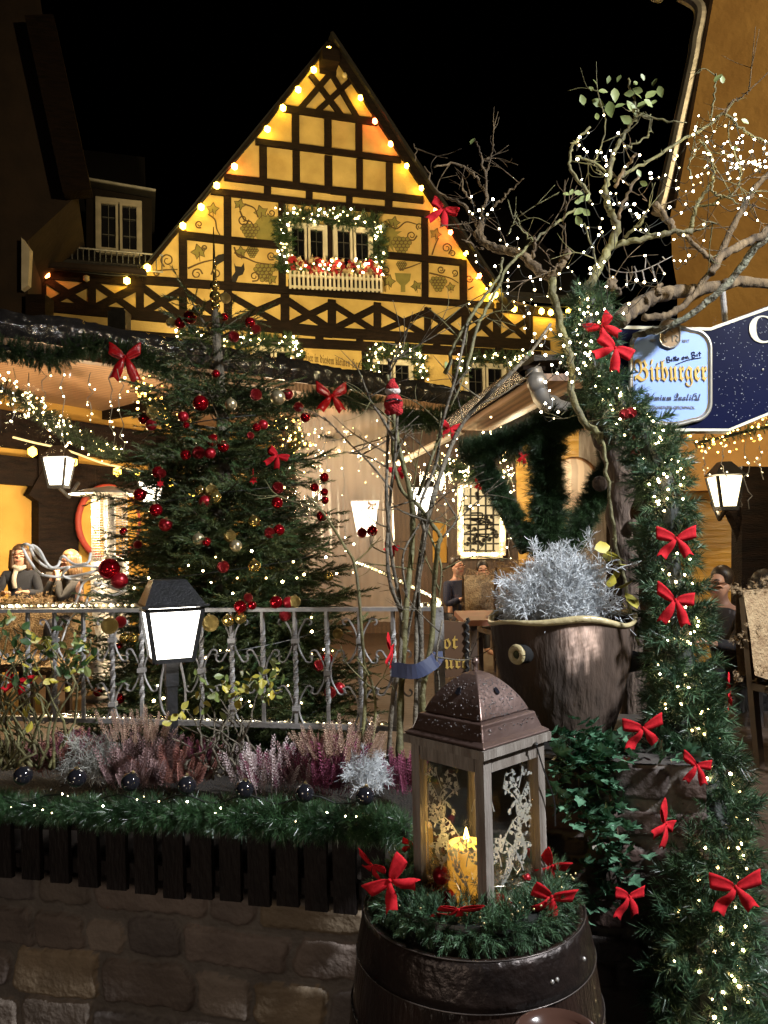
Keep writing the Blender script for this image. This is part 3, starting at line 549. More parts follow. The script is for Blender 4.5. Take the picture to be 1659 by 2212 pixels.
# ------------------------------------------------------------------ lamps inside
LAMPW = emit('lamp_glow', (1.0, .86, .66), 9)
def wall_lamp(px, py, Y, w, label, m=LAMPW, arm=None):
    c = at(px, py, Y); t = thing('wall_lamp', label, 'lamp', c - UP * w * .6, 0, 'lit carriage lamps')
    s = w / 2; q = MB(); b0 = [(-.62, -.62), (.62, -.62), (.62, .62), (-.62, .62)]; b1 = [(-1, -1), (1, -1), (1, 1), (-1, 1)]; h = w * 1.15
    lo = np.array([c + (x * s, y * s, -h / 2) for x, y in b0]); hi = np.array([c + (x * s, y * s, h / 2) for x, y in b1])
    q.add(np.concatenate([lo, hi]), [(0, 1, 5, 4), (1, 2, 6, 5), (2, 3, 7, 6), (3, 0, 4, 7), (3, 2, 1, 0), (4, 5, 6, 7)]); part(q, 'lamp_glass', m, t)
    q = MB()
    for i in range(4): q.beam(lo[i], hi[i], .02, .02, (0, 1, .1))
    q.box(c - UP * (h / 2 + .015), (w * .7, w * .7, .03)); part(q, 'frame', BLACKMETAL, t)
    q = MB(); tp = c + UP * (h / 2 + .012); rf = [tp + (x * s * 1.15, y * s * 1.15, 0) for x, y in b1] + [tp + (x * s * .4, y * s * .4, h * .45) for x, y in b1]
    q.add(rf, [(0, 1, 5, 4), (1, 2, 6, 5), (2, 3, 7, 6), (3, 0, 4, 7), (3, 2, 1, 0), (4, 5, 6, 7)]); part(q, 'lamp_roof', BLACKMETAL, t)
    q = MB(); e = arm if arm is not None else c + np.array((.05, .35, -h * .3)); q.tube([c - UP * (h / 2 + .02), c + (e - c) * .5 - UP * h * .75, e], .02, 6); part(q, 'bracket', BLACKMETAL, t); return t
wall_lamp(127, 1020, 7.4, .22, 'glowing carriage lamp at the far left above the two seated women')
wall_lamp(326, 1064, 8.6, .22, 'glowing lamp showing beside the left edge of the Christmas tree')
wall_lamp(790, 1122, 7.9, .30, 'glowing lamp between the Christmas tree and the bare rose stems')
wall_lamp(912, 1085, 8.2, .24, 'glowing lamp half hidden behind the bare rose stems')
wall_lamp(1567, 1062, 5.7, .19, 'glowing lamp on the dark post at the right edge', emit('lamp_glow_warm', (1.0, .82, .5), 5))
# dark post with braces carrying that lamp
pp = thing('braced_post', 'dark wooden post with two curved braces beside the right lamp', 'post', at(1622, 1500, 5.9))
q = MB(); a, b = at(1618, 1560, 5.9), at(1620, 1010, 5.9); q.beam(a, b, .2, .18, (0, 1, 0)); part(q, 'post', TIMBER, pp)
for d in (-1, 1): q = MB(); q.tube(spline([at(1618, 1200, 5.9), at(1618 + d * 22, 1130, 5.9), at(1618 + d * 62, 1060, 5.9)], 4), .065, 8); part(q, 'brace', TIMBER, pp)
# string of yellow bulbs along the left wall
BULBY = emit('bulb_yellow', (1.0, .62, .08), 9)
def bulb_string(path, bulbs, r, name, label, cat, mats, cable_r=.012, cap=True, rope=None):
    b = np.mean(np.array(bulbs), 0); t = thing(name, label, cat, b); q = MB(); q.tube(path, cable_r, 6); part(q, 'cable', rope or CABLE, t)
    for i, p in enumerate(bulbs):
        m = mats[i % len(mats)] if not isinstance(mats, dict) else mats.get(i, mats[-1])
        k = D.objects.new('bulb', led_mesh(m)); COL.objects.link(k); k.parent = t; k.location = [float(v) for v in np.asarray(p) - b]; k.scale = (r, r, r * 1.15)
    return t
ROPE = emit('rope_light', (1.0, .72, .28), 1.6)
ws = [(-40, 960), (10, 972), (72, 985), (150, 1012), (197, 1022), (235, 1032), (272, 1040), (302, 1044), (350, 1062)]
bulb_string(spline([W_((x, y - 5), .55) for x, y in ws], 3), [W_(p, .55) for p in ((2, 985), (90, 1006), (186, 1026), (232, 1036), (268, 1042), (303, 1048), (350, 1072))], .05, 'light_string', 'lit rope and yellow bulbs strung along the left terrace wall', 'string lights', [BULBY], .011, rope=ROPE)
rs = [(1290, 1075), (1330, 1060), (1368, 1068), (1440, 1050), (1640, 1040)]
bulb_string(spline([R_((x, y - 4), .3) for x, y in rs], 3), [R_(p, .3) for p in ((1332, 1062), (1368, 1068), (1605, 1045), (1632, 1042))], .045, 'light_string', 'yellow bulbs strung behind the gnarled trunk on the right terrace', 'string lights', [BULBY])
# barrel ends on the walls, patio heater
def disc(c, r, nrm, name, label, cat, rim, face):
    t = thing(name, label, cat, c - UP * r); nrm = unit(nrm); x = unit(np.cross(UP, nrm)); y = np.cross(nrm, x); a = np.linspace(0, 2 * math.pi, 33)
    ring = np.array([c + x * r * math.cos(k) + y * r * math.sin(k) for k in a]); q = MB(); q.tube(ring, r * .09, 8, False); part(q, 'rim', rim, t, True)
    q = MB(); q.prism([c + x * r * math.cos(k) + y * r * math.sin(k) for k in a[:-1]], nrm * .03); part(q, 'face', face, t); return t
WOODW = mat('cask_wood', (.24, .13, .06), (.13, .065, .03), .5, scale=4, wave=(3, 3, 'X'), bump=.2)
disc(W_((212, 1130), .2), .42, WN, 'barrel_end', 'round cask end with red rim hung behind the patio heater', 'barrel end', mat('red_rim', (.4, .05, .03)), YEL)
disc(R_((1262, 1058), .5), .3, RN_ + (-.5, 0, 0), 'barrel_end', 'wooden cask end hung behind the garland-wrapped post', 'barrel end', WOODW, mat('cask_face', (.34, .25, .17), (.2, .14, .09), .5, wave=(3, 2, 'X')))
hc = at(238, 1300, 6.9); ph = thing('patio_heater', 'slim patio heater with mesh column and flat round hood behind the tree', 'heater', (hc[0], hc[1], FZ))
hz = lambda y: at(238, y, 6.9)[2]
q = MB(); q.lathe([(.02, hz(1062) + .05), (.2, hz(1062) + .02), (.34, hz(1066)), (.34, hz(1066) - .012), (.03, hz(1064))], (hc[0], hc[1], 0), 28); part(q, 'hood', ZINC, ph, True)
q = MB()
for k in range(14): a = k * 2 * math.pi / 14; q.tube([(hc[0] + .15 * math.cos(a), hc[1] + .15 * math.sin(a), hz(1070)), (hc[0] + .15 * math.cos(a), hc[1] + .15 * math.sin(a), hz(1210))], .004, 4)
for z in np.linspace(hz(1210), hz(1072), 26): a = np.linspace(0, 2 * math.pi, 15); q.tube(np.stack([hc[0] + .15 * np.cos(a), hc[1] + .15 * np.sin(a), np.full(15, z)], 1), .004, 4, False)
part(q, 'mesh_guard', ZINC, ph)
q = MB(); q.lathe([(.05, hz(1075)), (.05, hz(1200)), (.16, hz(1212)), (.17, FZ + .06), (.24, FZ + .05), (.24, FZ)], (hc[0], hc[1], 0), 20); part(q, 'stand', ZINC, ph, True)
# ------------------------------------------------------------------ stone wall, planting bed, slatted apron
WDIR = unit((1, -.25, 0)); WNF = np.array((WDIR[1], -WDIR[0], 0.0)); WNF = WNF if WNF[1] < 0 else -WNF
WP = np.array((-.08, 2.62, 0))
def S_(p, off=0.0): return vpl(p[0], p[1], WP, WDIR, off)
def stone_sheet(P0, P1, z0, z1_, nrm, seed, course=(.11, .19), stone=(.16, .46), step=.0075, tints=None, depth=.022, back=.25, topround=0):
    r = np.random.default_rng(seed); L = np.linalg.norm(P1 - P0); nu, nv = int(L / step) + 1, int((z1_ - z0) / step) + 1
    u = np.linspace(0, L, nu)[:, None] + np.zeros((1, nv)); v = np.linspace(z0, z1_, nv)[None] + np.zeros((nu, 1))
    uu = u + .02 * vnoise(u * 3, v * 3, 2.2, seed) + .006 * vnoise(u * 12, v * 12, 2, seed + 1); vv = v + .018 * vnoise(u * 2.5, v * 3, 1.6, seed + 2) + .006 * vnoise(u * 14, v * 10, 2, seed + 3)
    bz = [z0 - .05]
    while bz[-1] < z1_ + .1: bz.append(bz[-1] + r.uniform(*course))
    hgt = np.zeros_like(u); colr = np.zeros(u.shape + (3,)); mort = np.array((.24, .22, .2))
    tints = tints or [(.42, .36, .31), (.36, .3, .27), (.56, .45, .31), (.28, .23, .21), (.4, .33, .29), (.27, .24, .23)]
    colr[:] = mort
    for k in range(len(bz) - 1):
        x = -r.uniform(0, .2)
        while x < L:
            w = r.uniform(*stone); lo, hi = bz[k], bz[k + 1] + (r.uniform(-.03, .02)); rad = r.uniform(.02, .045); g = .007
            du = np.minimum(uu - x - g, x + w - g - uu); dv = np.minimum(vv - lo - g, hi - g - vv); d = np.minimum(du, dv)
            cn = np.hypot(np.maximum(rad - du, 0), np.maximum(rad - dv, 0)); d = np.where((du < rad) & (dv < rad), rad - cn, d); ins = d > 0
            pr = np.clip(d / .009, 0, 1); pr = pr * pr * (3 - 2 * pr); base = r.uniform(.7, 1.15); tl = r.uniform(-.15, .15)
            h = depth * base * pr * (1 + tl * (uu - x - w / 2) / w) ; hgt = np.where(ins, np.maximum(hgt, h), hgt)
            tc = np.array(tints[r.integers(len(tints))]) * r.uniform(.55, 1.0); colr = np.where(ins[..., None], tc, colr); x += w
    hgt += .0025 * vnoise(u * 22, v * 22, 2, seed + 6) + .001 * vnoise(u * 80, v * 70, 2.2, seed + 7)
    d_ = unit(P1 - P0); pos = P0[None, None] * (1, 1, 0) + d_[None, None] * u[..., None] + UP * v[..., None] + nrm * hgt[..., None]
    q = MB(); q.sheet(pos); q.C = [colr.reshape(-1, 3)]
    bk0 = -nrm * back; n_ = 8      # closed back and top
    pts = [P0 * (1, 1, 0) + UP * z0, P1 * (1, 1, 0) + UP * z0, P1 * (1, 1, 0) + UP * z1_, P0 * (1, 1, 0) + UP * z1_]
    q.add(pts + [p + bk0 for p in pts], [(3, 2, 6, 7), (5, 4, 7, 6), (0, 3, 7, 4), (1, 5, 6, 2)], col=mort * .3); return q
STONE = mat('sandstone', (.7, .66, .62), (.36, .33, .31), .7, scale=7, bump=.4, bscale=45, attr=True, contrast=(.25, .75))
A0, A1 = WP - WDIR * 2.9, WP + WDIR * .55
q = stone_sheet(A0, A1, -.16, .5, WNF, 5); single(q, 'stone_wall', 'low rough sandstone wall below the dark slatted apron at lower left', 'wall', STONE, smooth=True)
q = MB(); bd = -WNF; q.prism([A0 + UP * .5 + bd * .02, A1 + UP * .5 + bd * .02, A1 + UP * .5 + bd * .9, A0 + UP * .5 + bd * .9], UP * .14)
struct(q, 'planting_soil', SOIL)
ap = thing('slatted_apron', 'dark stained picket apron hanging in front of the planting bed above the stone wall', 'fence', S_((400, 1900), .1))
SLATM = mat('dark_slat', (.012, .008, .007), (.006, .004, .0035), .6, scale=5, bump=.4, stretch=(4, 4, 1), spec=.25)
bt = lambda x: 1870 + (x - 20) * .1; tp_ = lambda x: 1725 + x * .012
q = MB()
for y in (1755, 1835): q.beam(S_((-60, y + (0 if y < 1800 else -8)), .075), S_((860, y + (20 if y < 1800 else 72)), .075), .05, .02, WNF)
part(q, 'rail', SLATM, ap)
for i, x in enumerate(np.arange(-20, 860, 59.5)):
    a, b = S_((x + 12, bt(x) + RNG.uniform(-5, 5)), .1), S_((x + 8, tp_(x)), .1); q = MB(); q.beam(a, b, .076, .02, WNF); part(q, 'slat', SLATM, ap)
q = MB(); q.prism([A0 + WNF * .03 + UP * .5, A1 + WNF * .03 + UP * .5, A1 + WNF * .03 + UP * .68, A0 + WNF * .03 + UP * .68][::-1], bd * .03); part(q, 'backboard', mat('bed_board', (.13, .095, .075), (.08, .06, .045), .8, scale=6, stretch=(1, 1, 5)), ap)
# ------------------------------------------------------------------ iron railing
FD = unit((1, -.206, 0)); FN = np.array((FD[1], -FD[0], 0.0)); FN = FN if FN[1] < 0 else -FN; FP0 = np.array((0, 3.36, 0))
def Fe(p, off=0.0): return vpl(p[0], p[1], FP0, FD, off)
fe = thing('iron_railing', 'grey wrought iron railing with twisted bars and scrolls in front of the Christmas tree', 'railing', Fe((500, 1570)))
zt = (Fe((0, 1322))[2] + Fe((950, 1312))[2]) / 2; zb = (Fe((60, 1552))[2] + Fe((830, 1572))[2]) / 2
def fz(x, z): p = Fe((x, 1400)); return np.array((p[0], p[1], z))
q = MB(); q.beam(fz(-60, zt), fz(958, zt), .045, .016, UP); part(q, 'rail', IRON, fe)
q = MB(); q.beam(fz(-60, zb), fz(858, zb), .03, .02, UP); part(q, 'rail', IRON, fe)
q = MB(); q.box(fz(948, (zt + .7) / 2), (.045, .045, zt - .7)); q.box(fz(908, (zt + .7) / 2), (.03, .03, zt - .7)); part(q, 'post', IRON, fe)
xs = [-12, 60, 118, 180, 243, 306, 372, 435, 501, 568, 638, 707, 778, 850]
def twisted(a, b, r=.0085):
    n = 46; q = MB(); V = []; 
    for i in range(n + 1):
        t = i / n; k = t * 9.5 if .18 < t < .82 else (.18 * 9.5 if t <= .18 else .82 * 9.5); ang = k * 2.0; rr = r * (1.25 + .35 * math.sin(min(max((t - .18) / .64, 0), 1) * math.pi * 4) ** 2)
        p = a + (b - a) * t; V.append([p + FD * rr * math.cos(ang + j * math.pi / 2 + .78) + FN * rr * math.sin(ang + j * math.pi / 2 + .78) for j in range(4)])
    j = np.arange(4); k = (j + 1) % 4; q.add(np.array(V).reshape(-1, 3), np.concatenate([np.stack([i * 4 + j, i * 4 + k, (i + 1) * 4 + k, (i + 1) * 4 + j], 1) for i in range(n)])); return q
def scroll(c, sx, sz, h=.085):
    p = []
    for t in np.linspace(0, 1, 22):
        if t < .45: k = t / .45; p.append(c + FD * sx * (.012 + .03 * k ** 2) + UP * sz * (h * k * .95))
        else: k = (t - .45) / .55; a = math.pi - k * 1.45 * math.pi; rad = .021 * (1 - .55 * k); p.append(c + FD * sx * (.042 + .021 + rad * math.cos(a)) + UP * sz * (h * .93 + rad * math.sin(a)))
    return p
for i, x in enumerate(xs):
    a, b = fz(x, zt), fz(x, zb); bo = part(twisted(a, b), 'baluster', IRON, fe)
    hs = (.46,) if i % 2 else (.73, .15)
    if abs(x - 372) < 5: continue
    for hh in hs:
        c = b + (a - b) * hh; q = MB()
        for sx in (-1, 1):
            for sz in (-1, 1): q.strip(scroll(c, sx, sz), .014, FD, 0); q.tube(scroll(c, sx, sz), .0042, 5)
        q.box(c, (.034, .034, .02)); part(q, 'scroll', IRON, bo)
for s_ in (-1, 1):      # lyre under the lamp
    c = fz(372, zb); h = zt - zb; q = MB(); q.tube(spline([c + FD * s_ * k + UP * h * z for k, z in ((.0, .02), (.05, .1), (.062, .3), (.03, .62), (.026, .74))], 5), .006, 6); q.tube(spline([c + FD * s_ * k + UP * h * z for k, z in ((.02, .66), (.07, .55), (.105, .62), (.098, .72), (.08, .7))], 5), .006, 6); part(q, 'scroll', IRON, fe)
# rope lights on both rails
def rope(path, n, name_label, rad=.011, r=.0065):
    b = np.mean(path, 0); t = thing('rope_light', name_label, 'rope light', b); q = MB(); q.tube(path, rad, 8); part(q, 'tube', glassy('clear_tube', (.85, .83, .76), .12, .15), t, True)
    p = np.asarray(path); s = np.linspace(0, len(p) - 1, n); pts = np.stack([np.interp(s, np.arange(len(p)), p[:, k]) for k in range(3)], 1); leds(t, pts, r, emit('rope_led', (1.0, .9, .62), 16)); return t
rope(np.array([fz(x, zt + .022 + .003 * math.sin(x)) + FN * -.01 for x in np.linspace(-60, 300, 40)]), 24, 'lit clear rope light along the top of the railing left of the lamp')
rope(np.array([fz(x, zb + .004 + .004 * math.sin(x * .3)) + FN * -.03 for x in np.linspace(90, 860, 60)]), 56, 'lit clear rope light along the bottom rail of the railing', .015, .0055)
rope(spline([at(880, 1308, 3.34), at(950, 1302, 3.36), at(885, 1265, 3.6), at(810, 1230, 3.8), at(770, 1215, 4)], 8), 24, 'rope light curling from the railing end up to the Christmas tree')
# ------------------------------------------------------------------ lamp post in the railing
Y0 = 3.18; lp = thing('garden_lamp', 'glowing four-sided garden lamp on a black post in the railing', 'lamp', at(372, 1600, Y0))
th = R(-24); lx = np.array((math.cos(th), -math.sin(th), 0)); ly = np.array((math.sin(th), math.cos(th), 0))
def frus(c0, w0, c1, w1): return [c0 + (lx * a + ly * b) * w0 for a, b in ((-1, -1), (1, -1), (1, 1), (-1, 1))] + [c1 + (lx * a + ly * b) * w1 for a, b in ((-1, -1), (1, -1), (1, 1), (-1, 1))]
FR = [(0, 1, 5, 4), (1, 2, 6, 5), (2, 3, 7, 6), (3, 0, 4, 7), (3, 2, 1, 0), (4, 5, 6, 7)]
cb, ct = at(370, 1422, Y0), at(370, 1314, Y0); px = Y0 / F
w0, w1 = 44 * px / 1.14, 63 * px / 1.14
q = MB(); q.add(frus(cb, w0, ct, w1), FR); part(q, 'lamp_glass', emit('garden_lamp_glow', (1.0, .93, .82), 8), lp)
q = MB(); a = frus(cb, w0 * 1.02, ct, w1 * 1.02)
for i in range(4): q.beam(a[i], a[i + 4], .017, .017, ly); q.beam(a[i], a[(i + 1) % 4], .016, .018, UP); q.beam(a[i + 4], a[4 + (i + 1) % 4], .016, .014, UP)
part(q, 'frame', BLACKMETAL, lp)
q = MB(); r0, r1 = at(370, 1308, Y0), at(362, 1252, Y0 + .03); q.add(frus(r0, 72 * px / 1.05, r0 + UP * .008, 72 * px / 1.05), FR); q.add(frus(r0 + UP * .009, 68 * px / 1.1, r1, 38 * px / 1.1), FR); part(q, 'lamp_roof', mat('lamp_roof', (.02, .02, .022), (.012, .012, .012), .35, scale=30, bump=.25), lp)
q = MB(); q.beam(cb - UP * .0, cb - UP * .11, .05, .05, ly); q.beam(cb - UP * .1, at(372, 1640, Y0), .042, .042, ly); part(q, 'post', BLACKMETAL, lp)
# ------------------------------------------------------------------ Christmas tree
TX, TY = -.92, 4.4; tb = np.array((TX, TY, FZ)); tip = at(466, 676, TY - .02); HT = tip[2] - FZ
tree = thing('christmas_tree', 'dark green fir decked with red and gold baubles behind the iron railing', 'Christmas tree', tb)
q = MB(); q.tube(spline([tb, tb + (0, 0, 1.0), tb + (0.01, 0, 1.9), tip - UP * .1, tip + UP * .02], 5), np.interp(np.linspace(0, 1, 21), [0, 1], [.055, .014]), 8); part(q, 'trunk', GREYSTEM, tree)
locs, dirs, tips = [], [], []; tw = MB()
def axis(z):
    t = (z - FZ) / HT; return np.array((tb[0] + (tip[0] - tb[0]) * t, TY, z))
def tree_r(z):
    h = max((tip[2] - z) / HT, 0); return (.12 + .6 * (1 - math.exp(-h / .25)) + .24 * h * h) * (1 if h < .7 else 1 - .25 * (h - .7))
whorls = [.965, .9, .835, .8, .75, .71, .67, .63, .59, .55, .51, .47, .43, .39, .35, .31, .27, .23, .19, .15, .11, .07, .03]
for wi, t in enumerate(whorls):
    z0_ = FZ + HT * (t * .98 + .0); nb_ = 6 + int((1 - t) * 10)
    for k in range(nb_):
        a = k * 2 * math.pi / nb_ + wi * 1.3 + RNG.uniform(-.2, .2); dr = np.array((math.cos(a), math.sin(a), 0)); z = z0_ + RNG.uniform(-.05, .05); l = tree_r(z + .06) * RNG.uniform(.62, 1.04) * (1.5 if t > .93 else 1.0); rise = ((.75 if t > .93 else .42 if t > .8 else .2) + RNG.uniform(-.14, .14)) * l; p0 = axis(z)
        br = spline([p0, p0 + dr * l * .5 + UP * rise * .35 - UP * .03 * l, p0 + dr * l + UP * (rise * .8 - .06 * l)], 6); tw.tube(br, np.linspace(.011, .003, len(br)), 4)
        ns = max(8, int(l * 46))
        for j in range(ns):
            s = (j + RNG.uniform(0, 1)) / ns; s = .12 + .88 * s; idx = s * (len(br) - 1); i0 = min(int(idx), len(br) - 2); p = br[i0] + (br[i0 + 1] - br[i0]) * (idx - i0)
            side = np.cross(dr, UP) * (1 if j % 2 else -1); sl = (1 - s) * .45 * l; d = unit(dr * .8 + side * RNG.uniform(.5, 1.1) + UP * RNG.uniform(-.45, .5))
            locs.append(p); dirs.append(d)
            m = int(sl / .085)
            for g in range(1, m + 1): pp_ = p + d * g * .1 + UP * RNG.uniform(-.06, .03); locs.append(pp_); dirs.append(unit(d + side * RNG.uniform(-.5, .9) + UP * RNG.uniform(-.5, .35)))
        locs.append(br[-1]); dirs.append(unit(br[-1] - br[-2])); tips.append(br[-1])
locs = np.array(locs); dirs = np.array(dirs); print('fir sprigs', len(locs))
part(tw, 'branches', GREYSTEM, tree)
low = RNG.uniform(0, 1, len(locs)) < .26
q = MB(); q.scatter(T_FIR, locs[~low], dirs[~low], RNG.uniform(.85, 1.3, (~low).sum())); part(q, 'crown', FIR, tree)
q = MB(); q.scatter(T_FIR, locs[low], dirs[low], RNG.uniform(.75, 1.1, low.sum())); part(q, 'fresh_tips', FIRTIP, tree)
# topper
tt = thing('tree_topper', 'gold spire of stacked balls on the tip of the Christmas tree', 'tree topper', at(466, 690, TY)); q = MB()
for y, r in ((618, 11), (640, 12.5), (662, 10), (680, 7)): q.sphere(at(464 + (y - 618) * .04, y, TY), r * TY / F, 16)
part(q, 'balls', GOLDSH, tt, True); q = MB(); q.tube([at(461, 490, TY), at(462.5, 560, TY), at(464, 612, TY)], [.002, .008, .012], 8); part(q, 'spike', GOLDSH, tt, True)
# baubles
def tree_front(px_, py_):
    z = at(px_, py_, TY)[2]; x = at(px_, py_, TY)[0] - axis(z)[0]; R_0 = tree_r(min(z, tip[2] - .05)) * .93; s = max(R_0 ** 2 - x * x, 0) ** .5; return TY - max(s, .03) - .02
def c7(l): return [(*z7(x, y), r * .3906, m) for x, y, r, m in l]
def c2_(l): return [(*z2(x, y), r * .3418, m) for x, y, r, m in l]
def c3_(l): return [(*y3(x, y), r * .3418, m) for x, y, r, m in l]
def cy2(l): return [(*y2(x, y), r * .3418, m) for x, y, r, m in l]
RS, RG, RMt, GS, GG, CH = 'shiny red', 'glittery red', 'satin red', 'shiny gold', 'glittery gold', 'satin champagne'
BM = {RS: REDGLASS, RG: REDGLIT, RMt: REDMATT, GS: GOLDSH, GG: GOLDGL, CH: CHAMP}
BL = c7([(487, 363, 44, RS), (792, 316, 34, RG), (655, 370, 34, CH), (914, 332, 42, CH), (967, 315, 32, RMt), (1028, 384, 28, RG), (1066, 442, 28, RS), (220, 416, 34, GG), (175, 447, 34, RS), (214, 484, 32, RMt), (391, 438, 30, RMt), (408, 485, 18, RS), (833, 483, 28, RMt), (797, 498, 24, RS), (762, 543, 22, RG),
    (558, 570, 36, RS), (612, 603, 32, RS), (475, 637, 36, RG), (540, 640, 32, RMt), (405, 650, 30, RS), (1000, 603, 32, GS), (880, 630, 26, RS), (252, 745, 34, RS), (270, 752, 27, RG), (152, 869, 36, RS), (548, 850, 38, GG), (487, 847, 28, GS), (567, 885, 36, GS), (513, 908, 36, RMt), (914, 832, 34, RG), (1171, 773, 26, RS), (1117, 830, 24, RS),
    (1172, 855, 22, RS), (1175, 900, 22, RS), (910, 915, 32, RS), (240, 955, 36, RS), (293, 1035, 38, RMt), (783, 1017, 34, GS), (868, 1080, 30, RG), (920, 1065, 32, RS), (476, 1115, 34, CH), (650, 1098, 34, GG), (682, 1152, 34, CH), (520, 1130, 24, RS), (1158, 987, 30, RS), (60, 1072, 22, RS), (140, 1145, 24, RG), (612, 1268, 34, RG), (783, 1264, 36, GS),
    (1195, 1322, 26, GS), (1380, 1080, 28, RG), (1436, 1070, 30, RS), (707, 1490, 36, RS), (750, 1440, 26, RG), (772, 1482, 24, RS), (905, 1465, 36, RS), (976, 1465, 34, RMt), (1005, 1462, 36, GG), (955, 1535, 34, RG), (640, 1565, 34, GS), (708, 1553, 32, GS)])
BL += c2_([(1425, 937, 34, GG), (1248, 1015, 36, GS), (1200, 1055, 42, RS), (1140, 1093, 36, RS), (1080, 1093, 32, GG), (1418, 1055, 26, RS), (1580, 1090, 34, RS), (1618, 1135, 32, RG), (1478, 1180, 36, RG), (1365, 1415, 26, RS)])
BL += c3_([(882, 605, 36, RS), (830, 650, 36, RG), (960, 795, 38, RMt), (900, 822, 38, RG), (950, 450, 34, GG)]) + cy2([(790, 478, 36, GS), (845, 478, 34, GS), (750, 535, 26, RS), (755, 860, 32, RS), (620, 820, 28, RS), (760, 375, 38, RG)])
BL += [(236, 1229, 23, RS), (258, 1254, 18, RMt), (237, 1352, 18, GG), (455, 1346, 18, GG)]
BME = {}
def bauble_at(p, r, kind, label, group='baubles on the Christmas tree'):
    if kind not in BME:
        q = MB(); q.sphere((0, 0, 0), 1, 24); me = q.mesh('bauble', smooth=True); me.materials.append(BM.get(kind, DARKBALL)); q = MB(); q.lathe([(.2, .95), (.22, 1.12), (.1, 1.16)], (0, 0, 0), 10); q.tube([(-.08, 0, 1.14), (-.05, 0, 1.28), (.05, 0, 1.28), (.08, 0, 1.14)], .02, 4); cp = q.mesh('cap'); cp.materials.append(CAPM); BME[kind] = (me, cp)
    o = link('bauble', BME[kind][0], None, None, p); o.scale = (r, r, r); o.rotation_euler = (RNG.uniform(-.2, .2), RNG.uniform(-.2, .2), RNG.uniform(0, 6)); tag(o, label, 'bauble', group); link('cap', BME[kind][1], None, o); return o
for kind in (RS, RG, RMt, GS, GG, CH):
    items = sorted([b for b in BL if b[3] == kind], key=lambda b: b[1])
    for i, (x, y, r, k) in enumerate(items):
        Y = tree_front(x, y)
        if abs(x - 237) < 26 and y > 1220 and y < 1300: Y = 4.0
        if y > 1290 and y < 1370: Y = min(Y, 3.45) if x > 240 else 3.4
        fx = {0: 'highest '}.get(i, ORD[i] + 'highest '); bauble_at(at(x, y, Y), r * Y / F, kind, fx + kind + ' bauble of those hung on the fir')
# star pendants
def star(p, r, label):
    q = MB(); a = np.arange(12) * math.pi / 6; q.prism([p + np.array((math.sin(t), 0, math.cos(t))) * r * (1 if i % 2 == 0 else .55) for i, t in enumerate(a)], (0, .008, 0)); q.tube([p + UP * r, p + UP * r * 2.6], .0015, 4); single(q, 'star_pendant', label, 'ornament', VELVET)
x, y = z7(778, 788); star(at(x, y, tree_front(x, y)), .022, 'small red six-pointed star pendant at the centre of the fir')
x, y = z7(263, 808); star(at(x, y, tree_front(x, y)), .02, 'small red star pendant under the paired baubles on the left of the fir')
# lights on the tree
tl = thing('tree_lights', 'dark cable of small warm lights wound through the Christmas tree', 'string lights', axis(1.2))
pts = []
for x, y in ((570, 1215), (500, 1290), (545, 1355), (665, 1415), (120, 1385), (1335, 1143), (1240, 1305), (1480, 1295), (1330, 1300), (1020, 1330), (940, 1350), (1060, 1310), (850, 1330), (300, 1400), (1100, 1548), (690, 1330), (930, 850), (950, 830), (1155, 735), (1060, 745), (200, 1330), (420, 1260), (1000, 1240), (1180, 1215), (770, 1180), (1290, 1180)): px_, py_ = z7(x, y); pts.append(at(px_, py_, tree_front(px_, py_) + .03))
for _ in range(22): px_, py_ = RNG.uniform(330, 720), RNG.uniform(1360, 1530); pts.append(at(px_, py_, tree_front(px_, py_) + .05))
leds(tl, pts, .006, E_WARM); q = MB(); zz = np.linspace(.7, 2.3, 120); q.tube(np.stack([axis(1)[0] + np.cos(zz * 16) * np.array([tree_r(z) * .8 for z in zz]), TY + np.sin(zz * 16) * np.array([tree_r(z) * .8 for z in zz]), zz], 1), .003, 4); part(q, 'cable', CABLE, tl)
# ------------------------------------------------------------------ garlands
def garland(path, rad, dens, name, label, m, tm=T_GAR, sc=(.7, 1.15), droop=.15, sub=6, core=True, raw=False):
    p = np.asarray(path) if raw else spline(path, sub); rr = np.interp(np.linspace(0, 1, len(p)), np.linspace(0, 1, len(np.atleast_1d(rad)) if np.ndim(rad) else 2), np.atleast_1d(rad) if np.ndim(rad) else [rad, rad])
    L = np.linalg.norm(np.diff(p, axis=0), axis=1).sum(); n = int(L * dens); qq, d, r = garland_pts(p, rr, n, droop); q = MB(); k = RNG.uniform(*sc, n) * r / .1
    q.scatter(tm, qq + d * r[:, None] * .12, d, k); t = thing(name, label, 'garland', qq.mean(0)); part(q, 'greenery', m, t)
    if core: q = MB(); q.tube(p, np.maximum(rr * .22, .006), 6); part(q, 'stem', CABLE, t)
    return t
def Eg(p): return E(p, .16)
garland([Eg(p) for p in ((-80, 765), (0, 762), (60, 778), (110, 782), (160, 756), (230, 772), (290, 782), (360, 822), (420, 850), (480, 868), (560, 880), (640, 874), (700, 862), (760, 878), (830, 902), (900, 912), (960, 900), (1030, 878), (1080, 860))], [.085, .1, .095, .1, .09, .1, .105, .125, .13, .12], 600, 'fir_garland', 'long dark artificial fir garland swagged along the left eave under the film', PVCDARK)
